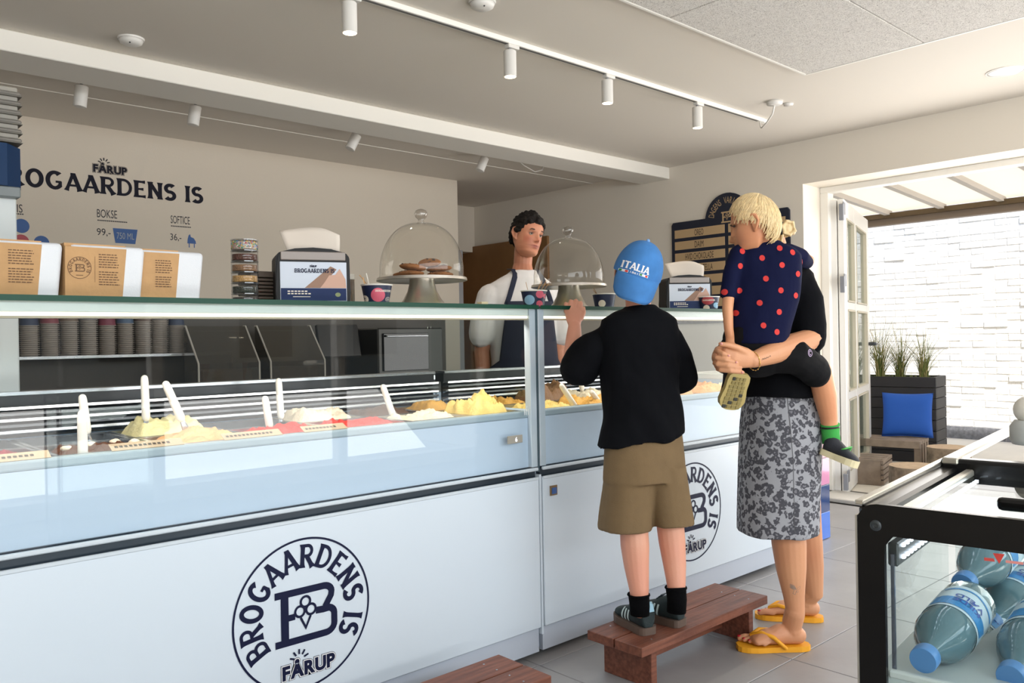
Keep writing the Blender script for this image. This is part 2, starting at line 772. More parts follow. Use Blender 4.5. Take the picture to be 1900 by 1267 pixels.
# ---- walls
plain('wall_back', m_wall, -2.6, 4.585, YB, YB + .15, 0, CZ)
plain('wall_recess', m_wall, 4.435, 4.585, YB + .15, 7.15, 0, CZ)
plain('wall_far', m_brown, 4.435, 5.95, 7.0, 7.15, 0, CZ)
plain('wall_left', m_wall, -2.75, -2.6, -2.15, 5.85, 0, CZ)
bm = nb()
box(bm, XW, 5.95, 3.004, 7.3, 0, CZ)
box(bm, XW, 5.95, -.5, 3.004, 2.295, CZ)
box(bm, XW, 5.95, -2.15, -.5, 0, CZ)
struct('wall_right', bm, m_wallr)
plain('trim_4', m_wall, 5.25, XW, 6.74, 7.0, 2.13, CZ)
plain('trim_5', m_grey, 4.585, 4.65, 5.72, 5.75, 0, 2.0)
# street front behind the camera: sill, header and posts around big openings
bm = nb()
box(bm, -2.6, XW, -2.15, -2.0, 0, .12)
box(bm, -2.6, XW, -2.15, -2.0, 2.42, CZ)
for x in (-2.6, -1.0, .6, 2.2, 3.8, 5.5):
    box(bm, x, x + .09, -2.13, -2.02, .12, 2.42)
struct('wall_front', bm, m_white)
# brown door in the right wall behind the counter
dr = root('door_2', (XW, 6.2, 0), None, None); dr['kind'] = 'structure'
bm = nb(); box(bm, XW - .03, XW, 5.62, 6.99, 0.0, 2.19, bev=.003); fin('door_panel', bm, m_brown, dr)
# baseboard
plain('baseboard_back', m_white, -2.6, 4.58, YB - .012, YB, 0, .08)

# ---- side doorway: sill, frame post, outer floor
plain('trim_6', M('sill_stone', 'c9c6bf', .6, bump=(40, .1)), XW - .012, 5.95, -.5, 2.95, 0.0, .03, bev=.006)
plain('trim_7', M('drain_grey', '5d5a56', .7), 5.95, 6.12, -.5, 3.2, -.02, .004)
bm = nb()
box(bm, 5.90, 5.985, 2.94, 3.004, .03, 2.25, bev=.004)
box(bm, 5.90, 5.985, -.5, 3.004, 2.25, 2.295, bev=.004)
struct('trim_8', bm, m_white)

# open glazed door leaf
A = V((5.965, 2.852, .01)); E = V((7.26, 3.255, .01))
du = (E - A).normalized(); dn = V((-du.y, du.x, 0)); LW = (E - A).length
DH = 2.19
dleaf = root('door_1', A, None, None); dleaf['kind'] = 'structure'
m_door = M('door_white', 'f0eee9', .35)


def dbox(bm, u0, u1, t0, t1, z0, z1, bev=.004):
    mt = Matrix.Translation(A) @ Matrix(((du.x, dn.x, 0, 0), (du.y, dn.y, 0, 0), (0, 0, 1, 0), (0, 0, 0, 1)))
    box(bm, u0, u1, t0, t1, z0, z1, bev=bev, mtx=mt)


cols = [(0, .12), (.50, .60), (LW - .15, LW)]
rows = [(0, .15), (.69, .75), (1.37, 1.43), (2.06, DH)]
bm = nb()
for u0, u1 in cols: dbox(bm, u0, u1, 0, .045, 0, DH)
for z0, z1 in rows:
    dbox(bm, .12, .50, 0.002, .043, z0, z1)
    dbox(bm, .60, LW - .15, 0.002, .043, z0, z1)
fin('frame', bm, m_door, dleaf)
bm = nb()
for u0, u1 in ((0, .10), (LW - .1, LW)): dbox(bm, u0, u1, .052, .095, 0, DH)
dbox(bm, .1, LW - .1, .054, .093, 0, .15); dbox(bm, .1, LW - .1, .054, .093, 2.06, DH)
for z0, z1 in rows[1:3]: dbox(bm, .1, LW - .1, .056, .09, z0, z1)
fin('second_leaf_frame', bm, m_door, dleaf)
m_pane = GL('door_glass', 'eef5f2', 1.5, 1.0)
for (u0, u1) in ((.12, .50), (.60, LW - .15)):
    for z0, z1 in ((.15, .69), (.75, 1.37), (1.43, 2.06)):
        bm = nb(); dbox(bm, u0, u1, .02, .025, z0, z1, bev=0); fin('pane', bm, m_pane, dleaf)
        bm = nb()
        for a in (u0, u1 - .012): dbox(bm, a, a + .012, -.004, .03, z0, z1, bev=0)
        for a in (z0, z1 - .012): dbox(bm, u0, u1, -.004, .03, a, a + .012, bev=0)
        fin('glazing_bead', bm, M('bead_beige', 'cfc7b4', .5), dleaf)
m_hinge = M('hinge_grey', '8f9299', .45, .3)
for zc in (2.10, 1.57, .12):
    bm = nb()
    dbox(bm, -.07, .012, -.010, -.002, zc - .03, zc + .06, bev=.002)
    dbox(bm, -.105, -.07, -.012, .02, zc - .08, zc + .04, bev=.003)
    fin('hinge', bm, m_hinge, dleaf)
bm = nb()
dbox(bm, LW - .09, LW - .05, -.06, .0, 1.08, 1.11); dbox(bm, LW - .2, LW - .05, -.075, -.05, 1.085, 1.105)
dbox(bm, LW - .09, LW - .05, .095, .15, 1.08, 1.11); dbox(bm, LW - .09, LW + .06, .14, .165, 1.085, 1.105)
dbox(bm, LW + .04, LW + .06, .14, .165, .95, 1.10)
fin('door_handle', bm, M('handle_dark', '55585c', .35, .7), dleaf)

# ---- acoustic wood-wool ceiling panels, plank by plank
mw = M('wood_wool', 'cfcac2', .95)
nt = mw.node_tree; pb = nt.nodes['Principled BSDF']
tc = nt.nodes.new('ShaderNodeTexCoord')
vo = nt.nodes.new('ShaderNodeTexNoise'); vo.inputs['Scale'].default_value = 110; vo.inputs['Detail'].default_value = 3; vo.inputs['Distortion'].default_value = 3.0
nt.links.new(tc.outputs['Object'], vo.inputs['Vector'])
cr = nt.nodes.new('ShaderNodeValToRGB')
cr.color_ramp.elements[0].position = .30; cr.color_ramp.elements[0].color = lin('857c74')
cr.color_ramp.elements[1].position = .50; cr.color_ramp.elements[1].color = lin('f2eee8')
nt.links.new(vo.outputs['Fac'], cr.inputs[0]); nt.links.new(cr.outputs[0], pb.inputs['Base Color'])
bu = nt.nodes.new('ShaderNodeBump'); bu.inputs['Strength'].default_value = .8; bu.inputs['Distance'].default_value = .01
nt.links.new(vo.outputs['Fac'], bu.inputs['Height']); nt.links.new(bu.outputs[0], pb.inputs['Normal'])
acp = root('acoustic_ceiling_panel', (2.0, .6, CZ), 'large wood-wool acoustic panel field on the white ceiling near the door', 'ceiling panel')
for i in range(5):
    for j in range(6):
        x1 = 4.14 - i * 1.2; y1 = 2.173 - j * .6
        bm = nb(); box(bm, x1 - 1.197, x1, y1 - .597, y1, CZ - .028, CZ, bev=.004)
        fin('panel', bm, mw, acp)
bm = nb(); box(bm, -1.86, 4.145, 2.174, 2.186, CZ - .03, CZ); box(bm, 4.141, 4.153, -1.43, 2.186, CZ - .03, CZ)
fin('edge_strip', bm, m_white, acp)

# ---- outside
m_pave = M('pale_paving', 'e6e0d4', .8, bump=(12, .3), var=(2, .06))
plain('ground', m_pave, 5.95, 12, -14, 9, -.15, 0.0)
plain('ground_street', M('street_paving', 'b9b6b0', .85, var=(1.5, .08)), -16, 5.95, -16, -2.15, -.15, -.02)
bw = plain('wall_outside', m_mortar, 9.965, 10.3, -1.5, 8.5, 0, 4.2)
plain('trim_9', M('plinth_grey', '7f8084', .85, bump=(60, .6), var=(30, .25)), 9.925, 9.97, -1.5, 8.5, 0, .135)
brick_me = []
for k in range(6):
    bm = nb()
    box(bm, .0005, .03, 0, .231, 0, .0660, bev=.0035)
    for v in bm.verts: v.co += V((rnd.uniform(-.002, .002), rnd.uniform(-.003, .003), rnd.uniform(-.002, .002)))
    me = bpy.data.meshes.new('brick'); bm.to_mesh(me); bm.free(); me.materials.append(m_brick); brick_me.append(me)
rest = nb(); nbr = 0
for r in range(55):
    z = .14 + r * .0735
    for c in range(-6, 36):
        y = -.02 + c * .239 + (.119 if r % 2 else 0)
        dx = rnd.uniform(-.003, .0025)
        if rnd.random() < .07: dx -= .007
        if 2.62 < y < 4.62 and z < 2.5 and nbr < 300:
            o = link('brick', brick_me[rnd.randrange(6)]); o.parent = bw
            o.location = (9.962 + dx, y, z)
            o.rotation_euler = (rnd.uniform(-.012, .012), 0, rnd.uniform(-.02, .02)); nbr += 1
        elif -1.3 < y < 8.2:
            box(rest, 9.956 + dx, 9.99, y, y + .228, z, z + .0625)
o = fin('outer_bricks', rest, m_brick, None); o.parent = bw; o['kind'] = 'stuff'

# canopy: sloping translucent roof on rafters with a brown edge beam
can = root('canopy', (7.6, 3, 2.5), 'translucent sloping canopy roof on pale rafters outside the door', 'canopy')
m_sheet = bpy.data.materials.new('translucent_sheet'); m_sheet.use_nodes = True
nt = m_sheet.node_tree; nt.nodes.clear()
tr = nt.nodes.new('ShaderNodeBsdfTranslucent'); tr.inputs[0].default_value = lin('f7efe2')
df = nt.nodes.new('ShaderNodeBsdfDiffuse'); df.inputs[0].default_value = lin('f2ebdf')
mxs = nt.nodes.new('ShaderNodeMixShader'); mxs.inputs[0].default_value = .3
ou = nt.nodes.new('ShaderNodeOutputMaterial')
nt.links.new(tr.outputs[0], mxs.inputs[1]); nt.links.new(df.outputs[0], mxs.inputs[2]); nt.links.new(mxs.outputs[0], ou.inputs[0])


def zc_(x): return 2.475 + (8.8 - x) * .062


m_raft = M('rafter_pale', 'c9c3bc', .6)
raf = [5.32 - .535 * k for k in range(12)]
for k in range(11):
    y1, y0 = raf[k], raf[k + 1]
    verts = [(5.95, y0, zc_(5.95)), (8.85, y0, zc_(8.85)), (8.85, y1, zc_(8.85)), (5.95, y1, zc_(5.95))]
    verts += [(a, b, c + .012) for a, b, c in verts]
    meshobj('sheet', verts, [(0, 3, 2, 1), (4, 5, 6, 7), (0, 1, 5, 4), (1, 2, 6, 5), (2, 3, 7, 6), (3, 0, 4, 7)], m_sheet, can)
for y in raf:
    verts = []
    for yy in (y - .028, y + .028):
        for x in (5.95, 8.8):
            verts += [(x, yy, zc_(x) - .05), (x, yy, zc_(x) - .002)]
    meshobj('rafter', verts, [(0, 1, 3, 2), (4, 6, 7, 5), (0, 2, 6, 4), (1, 5, 7, 3), (0, 4, 5, 1), (2, 3, 7, 6)], m_raft, can)
bm = nb(); box(bm, 8.8, 8.9, -.7, 5.4, 2.335, 2.43, bev=.004); fin('edge_beam', bm, M('beam_brown', '857668', .6), can)
bm = nb(); box(bm, 8.74, 8.80, -.7, 5.4, 2.40, 2.45); fin('gutter', bm, M('gutter_brown', '5b4a30', .5), can)
bm = nb(); box(bm, 5.95, 6.0, -.7, 5.4, 2.58, 2.66); fin('wall_rail', bm, m_raft, can)
for y in (5.25, -.6):
    bm = nb(); box(bm, 8.82, 8.88, y - .03, y + .03, 0, 2.34); fin('post', bm, M('beam_brown', '857668', .6), can)

# houses across the street (seen in the glass), hedge, parasols
st = root('street_house', (1, -13, 0), 'cream plastered house with dark windows across the street', 'building')
bm = nb(); box(bm, -14, 14, -14, -12.5, 0, 5.5); fin('facade', bm, M('street_cream', 'e9dfc9', .8), st)
for k in range(9):
    x = -12 + k * 2.8
    bm = nb(); box(bm, x, x + 1.2, -12.52, -12.44, .9, 2.5, bev=.01); wnd = fin('window', bm, M('window_dark', '2c3338', .2), st)
    bm = nb(); box(bm, x, x + 1.2, -12.52, -12.44, 3.2, 4.7, bev=.01); fin('window', bm, M('window_dark', '2c3338', .2), st)
for k, (x, y) in enumerate(((-2.2, -5.5), (2.6, -6.2))):
    p = root('parasol', (x, y, 0), 'cream market parasol on a white pole out in the street, ' + ('by the shop corner' if k == 0 else 'facing the counter middle'), 'parasol', 'street parasols')
    bm = nb(); lathe(bm, [(.02, 0), (.02, 2.6)], (x, y, 0), 10); fin('pole', bm, m_white, p)
    bm = nb(); lathe(bm, [(1.5, 2.1), (.03, 2.65), (.0, 2.66)], (x, y, 0), 8, cap0=False, cap1=False); fin('canopy', bm, M('parasol_cloth', 'f3efe6', .8), p)
    bm = nb(); lathe(bm, [(.25, -.02), (.25, .05), (.04, .09)], (x, y, 0), 16); fin('base', bm, m_grey, p)

# ================================================================== display counters
def ony(px, py, y):
    d = at(px, py, 1.0) - CAMP
    return CAMP + d * (y / d.y)


m_panel = M('panel_white', 'cbd6e0', .3)
m_kick = M('kick_grey', 'b4bcc8', .4)
m_inner = M('inner_white', 'c2d2e2', .5)
m_rail = M('rail_dark', '2b3640', .3, .3)
m_alu = M('frame_pale', 'c2ccd4', .35)
m_steel = M('stainless', 'b9bcc0', .22, .9, var=(12, .05))
m_dsteel = M('dark_steel', '4a4c50', .3, .8)
m_front = GL('counter_glass', 'fafcfd', 1.5, .55)
m_top = GL('top_glass', 'eef8f4', 1.5, .8)
m_edge = M('glass_edge_green', '07402f', .35, spec=.25)
m_led = EM('led_warm', 'fff0d2', 2.2)
YF = 2.22


def emblem(parent, cx, cz, R, y, mat, off=.0015):
    """round shop emblem laid on a front plane facing the street"""
    o, ri, up = V((cx, y, cz)), V((1, 0, 0)), V((0, 0, 1))
    ring = ribbon(arc(0, 0, R * .985, R * .985, 0, 360, 96)[:-1], R * .028, closed=True)
    flat('emblem_ring', ring, o, ri, up, mat, parent, off)
    for t in wedge_arc('BROGAARDENS IS', R * .60, R * .31, 217, -37, True): flat('letter', t, o, ri, up, mat, parent, off)
    flat('emblem_monogram', monogram(R), o, ri, up, mat, parent, off)
    farup(parent, o + V((R * .05, 0, -R * .72)), ri, up, R * .75, mat, off)


def monogram(R):
    k = R * .46
    pts = [(-.92, .66)] + [(.5, .66)] + arc(.62, .46, .26, .2, 90, 0, 6) + [(.86, .34), (.66, .04)]
    a = ribbon([(x * k, y * k) for x, y in pts], .2 * k)
    pts = [(.36, .0), (.62, -.02)] + arc(.72, -.2, .24, .2, 70, 0, 5) + [(.96, -.4)] + arc(.68, -.48, .28, .24, 0, -90, 6) + [(.5, -.72), (-.92, -.72)]
    b = ribbon([(x * k, y * k) for x, y in pts], .2 * k)
    c = ribbon([(-.62 * k, .62 * k), (-.62 * k, -.7 * k)], .24 * k)
    d = ribbon([(-.6 * k, -.03 * k), (-.3 * k, -.03 * k)], .18 * k)
    out = [a, b, c, d]
    for x, y in ((.03, .33), (-.15, .08), (.2, .08)):
        out.append(ribbon([(p[0] * k, p[1] * k) for p in arc(x, y, .15, .15, 0, 360, 18)[:-1]], .07 * k, closed=True))
    out.append(ribbon([(-.13 * k, -.1 * k), (.03 * k, -.42 * k), (.19 * k, -.1 * k)], .07 * k))
    return join2(out)


def farup(parent, o, ri, up, wid, mat, off=.0015, light=None):
    light = light or M('print_pale', 'e4e5e6', .5)
    o = V(o)
    chars, pos = [], 0
    for ch in 'FÅRUP':
        t = txt(ch, 1, 0, 1); x0 = min(v[0] for v in t[0]); x1 = max(v[0] for v in t[0])
        chars.append((ch, pos - x0)); pos += x1 - x0 + .20
    k = wid / (pos - .20)

    def lay(b):
        out = []
        for ch, dx in chars:
            t = txt(ch, 1, b, 1)
            out.append(([((x + dx) * k - wid / 2, (y - .5) * k) for x, y in t[0]], t[1]))
        return join2(out)
    flat('emblem_outline', lay(.125), o, ri, up, mat, parent, off)
    flat('emblem_halo', lay(.10), o, ri, up, light, parent, off + .0006)
    flat('emblem_name', lay(.05), o, ri, up, mat, parent, off + .0012)
    rays = []
    cx, cy = -.19 * wid, .17 * wid
    for a in (20, 55, 90, 125, 160):
        c, s = math.cos(math.radians(a)), math.sin(math.radians(a))
        rays.append(ribbon([(cx + c * .10 * wid, cy + s * .10 * wid), (cx + c * .19 * wid, cy + s * .19 * wid)], .032 * wid, ))
    flat('emblem_rays', join2(rays), o, ri, up, mat, parent, off + .0012)


def counter(name, x0, x1, label, zoff=0.0):
    c = root(name, ((x0 + x1) / 2, 2.5, 0), label, 'display counter', 'ice cream display counters')
    bm = nb(); box(bm, x0 + .004, x1 - .004, YF, YF + .02, .118, .680, bev=.003); pn = fin('front_panel', bm, m_panel, c)
    bm = nb(); box(bm, x0 + .004, x1 - .004, YF + .016, YF + .035, .024, .117); fin('kick_panel', bm, m_kick, c)
    bm = nb(); box(bm, x0 + .006, x1 - .006, YF + .02, YF + .05, .676, .72); fin('rail', bm, m_rail, c)
    bm = nb(); box(bm, x0 + .006, x1 - .006, YF - .003, YF + .006, .672, .683, bev=.002); fin('rail_lip', bm, m_alu, c)
    bm = nb(); box(bm, x0 + .006, x1 - .006, YF - .002, YF + .012, .706, .718, bev=.003); fin('glass_holder', bm, m_alu, c)
    bm = nb(); box(bm, x0 + .03, x1 - .03, YF + .028, YF + .04, .715, .905); fin('inner_panel', bm, m_inner, c)
    bm = nb(); box(bm, x0 + .03, x1 - .03, YF + .025, YF + .06, .905, .93, bev=.006, seg=2); fin('tub_lip', bm, M('lip_grey', '9fb0b8', .35), c)
    bm = nb()
    box(bm, x0, x0 + .018, YF + .04, 2.9, .03, .93); box(bm, x1 - .018, x1, YF + .04, 2.9, .03, .93)
    box(bm, x0, x1, 2.86, 2.9, .03, .98); box(bm, x0 + .018, x1 - .018, YF + .06, 2.86, .76, .785)
    fin('cabinet', bm, m_inner, c)
    bm = nb(); box(bm, x0 + .02, x1 - .02, 2.84, 2.9, 1.022, 1.058); fin('rear_band', bm, M('band_black', '14161b', .3), c)
    bm = nb(); box(bm, x0 + .02, x1 - .02, 2.83, 2.9, 1.058, 1.068); fin('rear_rail', bm, m_steel, c)
    for k in range(5):
        bm = nb()
        mt = Matrix.Translation((0, 2.84, .938 + .0175 * k)) @ Matrix.Rotation(math.radians(-14), 4, 'X')
        box(bm, x0 + .02, x1 - .02, -.035, .01, 0, .008, mtx=mt)
        fin('vent_fin', bm, m_steel if k % 2 == 0 else m_dsteel, c)
    bm = nb(); box(bm, x0 + .02, x1 - .02, 2.846, 2.86, .93, 1.022); fin('vent_back', bm, m_black, c)
    # glass
    bm = nb(); box(bm, x0 + .002, x1 - .002, YF, YF + .006, .716, 1.312); fin('front_glass', bm, m_front, c)
    bm = nb(); box(bm, x0, x1, YF - .008, 2.92, 1.3145, 1.3245); fin('top_glass', bm, m_top, c)
    bm = nb(); box(bm, x0, x1, YF - .0105, YF - .008, 1.3115, 1.3258); fin('glass_edge', bm, m_edge, c)
    # pale frame posts at both ends, led profile under the top
    bm = nb()
    for a, b in ((x0 + .001, x0 + .032), (x1 - .032, x1 - .001)):
        box(bm, a, b, YF + .008, YF + .04, .72, 1.312, bev=.002)
    fin('end_post', bm, m_alu, c)
    bm = nb()
    for a, b in ((x0 + .001, x0 + .005), (x1 - .005, x1 - .001)):
        box(bm, a, b, YF + .04, 2.9, .98, 1.312)
    fin('end_glass', bm, GL('end_glass_clear', 'fbfdfc', 1.5, .5), c)
    bm = nb(); box(bm, x0 + .034, x1 - .034, YF + .012, YF + .045, 1.286, 1.3135, bev=.002); fin('led_profile', bm, M('profile_pale', 'd5ddd4', .4), c)
    bm = nb(); box(bm, x0 + .036, x1 - .036, YF + .014, YF + .04, 1.277, 1.286, bev=.002); fin('led_strip', bm, m_led, c)
    bm = nb(); box(bm, x0 + .034, x1 - .034, YF + .013, YF + .045, 1.271, 1.2765); fin('led_trim', bm, M('trim_beige', 'b5a98f', .5), c)
    ll = lamp('led_light', 'AREA', ((x0 + x1) / 2, YF + .06, 1.268), 2.7 * (x1 - x0), (1, .92, .80), c, shape='RECTANGLE', size=x1 - x0 - .1, size_y=.025)
    aim(ll, (0, .45, -.9))
    bm = nb()
    for x in (x0 + .25, (x0 + x1) / 2, x1 - .25):
        for y in (2.35, 2.8): lathe(bm, [(.018, 0), (.018, .03)], (x, y, 0), 10)
    fin('foot', bm, m_black, c)
    return c, pn


cl, pl_ = counter('ice_cream_counter', -1.3, 2.158, 'long white glass-fronted ice cream counter left of the aluminium joint')
cr_, pr_ = counter('ice_cream_counter', 2.170, 3.96, 'shorter white glass-fronted ice cream counter behind the boy and woman')
bm = nb(); box(bm, 2.158, 2.170, YF + .012, YF + .04, .70, 1.312); fin('joint_strip', bm, M('joint_dark', '41565f', .4), cl)
bm = nb(); box(bm, 2.159, 2.169, YF + .004, 2.3, .09, .69); fin('joint_filler', bm, m_panel, cl)
emblem(cl, 1.180, .403, .2225, YF, m_navy)
emblem(cr_, 3.122, .404, .2225, YF, m_navy)
# temperature display and lock
p0 = ony(941, 824, YF - .001); p1 = ony(968, 806, YF - .001)
bm = nb(); box(bm, p0.x, p1.x, YF - .006, YF - .0005, p0.z, p1.z, bev=.001); fin('temperature_display', bm, M('display_beige', '9a968c', .3), cl)
flat('display_digit', txt('6', .016, .02), ((p0.x + p1.x) / 2 + .004, YF - .006, p0.z + .006), (1, 0, 0), (0, 0, 1), EM('digit_white', 'f4f6ff', 1.5), cl, .0006)
p0 = ony(1020, 920, YF); p1 = ony(1033, 899, YF)
bm = nb(); box(bm, p0.x, p1.x, YF - .004, YF + .004, p0.z, p1.z, bev=.001); fin('lock_plate', bm, M('lock_bronze', '8a7458', .35, .7), cr_)
bm = nb(); box(bm, p0.x + .008, p1.x - .006, YF - .0055, YF, p0.z + .006, p1.z - .008); fin('lock', bm, m_blue, cr_)
p = ony(976, 765, YF)
flat('maker_mark', join2([ribbon([(0, 0), (0, .022)], .003), ribbon([(.008, 0), (.008, .03)], .003), ribbon([(.008, .03), (.014, .03)], .003), ribbon([(.005, .018), (.013, .018)], .003), ribbon([(.018, 0), (.018, .022)], .003)]),
     (p.x - .008, YF, p.z - .01), (1, 0, 0), (0, 0, 1), M('mark_pale', 'dfe2df', .5), cl, .0008)

# ---- tubs and ice cream
def ice(name, x0, x1, y0, y1, z, amp, seed, mat, parent, mound=.03, n=44, freq=22, tilt=0):
    vv, ff = [], []
    m = int(n * (y1 - y0) / (x1 - x0)) + 2
    for j in range(m + 1):
        for i in range(n + 1):
            u, v = i / n, j / m
            x, y = x0 + u * (x1 - x0), y0 + v * (y1 - y0)
            e = min(1, 4.5 * min(u, 1 - u)) * min(1, 4.5 * min(v, 1 - v))
            e = e * e * (3 - 2 * e)
            p = V((x * freq, y * freq, seed))
            h = mound * e * (.75 + .6 * noise.noise(p * .35)) + amp * e * 1.5 * (noise.noise(p) + .7 * abs(noise.noise(p * 2.3)) + .4 * noise.noise(p * 5))
            vv.append((x + amp * .4 * noise.noise(p + V((9, 0, 0))), y, z + h))
    for j in range(m):
        for i in range(n):
            a = j * (n + 1) + i
            ff.append((a, a + 1, a + n + 2, a + n + 1))
    return meshobj(name, vv, ff, mat, parent, smooth=True)


def icm(name, hexc, rough=.55): return M('ice_' + name, hexc, rough, bump=(140, .4), var=(28, .10))


flav = dict(berry=icm('berry', '8a1f33'), choc=icm('choc', '5a3118'), vanilla=icm('vanilla', 'f3e6b0'), peach=icm('peach', 'e5ae7c'), straw=icm('straw', 'd2352f'),
            cream=icm('cream', 'ecdcc3'), dark=icm('dark', '54331d'), yellow=icm('yellow', 'efcf7c'), caramel=icm('caramel', 'd39f4c'), nut=icm('nut', '7a5636'),
            pale=icm('pale', 'ecd9ae'), apricot=icm('apricot', 'd99a63'))
say = dict(berry='dark red berry', choc='brown chocolate chip', vanilla='pale yellow vanilla', peach='peach coloured', straw='bright red strawberry', cream='cream with pink swirls',
           dark='dark brown chocolate', yellow='chunky pale yellow', caramel='golden caramel', nut='heaped brown nut', pale='pale toffee', apricot='apricot crumble')
front_row = [('caramel', 0), ('berry', -.006), ('choc', -.008), ('peach', .012), ('straw', .012), ('straw', .01), ('cream', .015), ('yellow', .055)]
back_row = [('cream', 0), (None, 0), (None, 0), ('vanilla', .035), (None, 0), ('cream', .03), ('dark', .02), ('caramel', .03)]
where = ['cut by the picture edge', 'second from the picture edge', 'by the two upright spades', 'by the leaning spade', 'fifth in the long counter', 'sixth in the long counter', 'seventh in the long counter', 'nearest the joint']
xt0 = .275 - .27
for row, y0, y1 in ((front_row, 2.285, 2.545), (back_row, 2.555, 2.815)):
    for k, (fl_, lift) in enumerate(row):
        x0 = xt0 + .27 * k; x1 = x0 + .264
        if x1 > 2.13: x1 = 2.128
        rowname = 'front row' if y0 < 2.4 else 'back row'
        t = root('ice_cream_tub', ((x0 + x1) / 2, (y0 + y1) / 2, .80), 'steel tub of %s ice cream, %s, %s' % (say[fl_], rowname, where[k]) if fl_ else
                 'empty steel tub, back row of the long counter, %s' % where[k], 'ice cream tub', 'tubs in the long counter')
        bm = nb()
        a = .004
        for dims in ((x0, x0 + a, y0, y1, .80, .925), (x1 - a, x1, y0, y1, .80, .925), (x0 + a, x1 - a, y0, y0 + a, .80, .925), (x0 + a, x1 - a, y1 - a, y1, .80, .925), (x0, x1, y0, y1, .795, .80)):
            box(bm, *dims)
        for dims in ((x0 - .001, x0 + .011, y0, y1, .925, .929), (x1 - .011, x1 + .001, y0, y1, .925, .929), (x0, x1, y0, y0 + .011, .9252, .9292), (x0, x1, y1 - .011, y1, .9252, .9292)):
            box(bm, *dims)
        fin('pan', bm, m_steel, t)
        if fl_:
            bw_ = .10 if fl_ == 'choc' else 0
            ice('ice_cream', x0 + .005, x1 - .005, y0 + .005 + bw_, y1 - .005, .906 if lift >= 0 else .912 + lift, .016 if lift > .05 else .010, k * 3.7 + y0, flav[fl_], t, mound=.022 + max(0, lift), freq=34 if lift > .05 else 24)
            if fl_ == 'choc':
                for (dx, dy) in ((.06, .15), (.20, .21), (.13, .19), (.24, .17)):
                    vv, ff = ball((x0 + dx, y0 + dy, .929), (.016, .012, .008), 10, 6)
                    meshobj('cream_blob', [V(p) + V((noise.noise(V(p) * 90) * .003,) * 3) for p in vv], ff, flav['cream'], t, smooth=True)
row2 = [('yellow', .01, 'caramel', .02), ('caramel', .02, 'nut', .07), ('pale', .01, 'cream', .02), ('apricot', .02, 'peach', .02), ('apricot', .03, 'pale', .03), ('pale', .02, 'apricot', .03)]
for k, (fa, la, fb, lb) in enumerate(row2):
    for fl_, lift, y0, y1, rn in ((fa, la, 2.285, 2.545, 'front row'), (fb, lb, 2.555, 2.815, 'back row')):
        x0 = 2.215 + .285 * k; x1 = x0 + .28
        t = root('ice_cream_tub', ((x0 + x1) / 2, (y0 + y1) / 2, .80), 'steel tub of %s ice cream, shorter counter, %s, %s' % (say[fl_], rn, ['first column', 'second column', 'third column', 'fourth column', 'fifth column', 'last column'][k]), 'ice cream tub', 'tubs in the shorter counter')
        bm = nb()
        a = .004
        for dims in ((x0, x0 + a, y0, y1, .80, .925), (x1 - a, x1, y0, y1, .80, .925), (x0 + a, x1 - a, y0, y0 + a, .80, .925), (x0 + a, x1 - a, y1 - a, y1, .80, .925), (x0, x1, y0, y1, .795, .80)):
            box(bm, *dims)
        for dims in ((x0, x1, y0, y0 + .011, .925, .929), (x0, x1, y1 - .011, y1, .925, .929)): box(bm, *dims)
        fin('pan', bm, m_steel, t)
        ice('ice_cream', x0 + .005, x1 - .005, y0 + .005, y1 - .005, .905, .012, k * 2.9 + y0, flav[fl_], t, mound=.02 + lift, freq=34)

# ---- spades stuck in the ice cream
m_hand = M('handle_ivory', 'f1ece2', .35)


def spade(top, bot, y, label, tip=.09, ytop=None):
    a = ony(*top, ytop or y); b = ony(*bot, y)
    d = (b - a).normalized()
    t = root('ice_cream_spade', b + d * tip, label, 'spade', 'spades in the ice cream')
    v, f = limb([a, a + d * .01, b - d * .004, b], [.0105, .0115, .0125, .0115], 14)
    meshobj('handle', v, f, m_hand, t, smooth=True)
    v, f = limb([b, b + d * tip * .4, b + d * tip], [(.006, .004), (.011, .002), (.016, .0012)], 10, ref=(1, 0, 0))
    meshobj('blade', v, f, m_steel, t, smooth=True)


spade((153, 738), (161, 800), 2.56, 'ivory-handled spade standing upright at the back of the chocolate tub', .06)
spade((152, 768), (154, 850), 2.31, 'ivory-handled spade standing nearest the glass before the chocolate tub', .05)
spade((268, 702), (271, 775), 2.64, 'ivory-handled spade upright in the pale yellow ice cream', .07)
spade((308, 713), (336, 776), 2.46, 'ivory-handled spade leaning left out of the peach ice cream', .085)
spade((492, 740), (500, 790), 2.53, 'shorter ivory spade handle left of the tall one by the red ice cream', .05)
spade((517, 707), (521, 772), 2.66, 'tall ivory spade handle upright in the cream and pink ice cream', .06)
spade((711, 718), (730, 773), 2.56, 'ivory-handled spade leaning by the chunky yellow ice cream', .06)
spade((1042, 716), (1068, 755), 2.36, 'ivory-handled spade leaning left in the shorter counter by the joint', .05)
spade((1098, 728), (1116, 752), 2.36, 'ivory spade handle half hidden behind the boy\'s back', .05)
spade((1077, 704), (1080, 722), 2.66, 'ivory spade handle under the boy\'s raised elbow', .08)

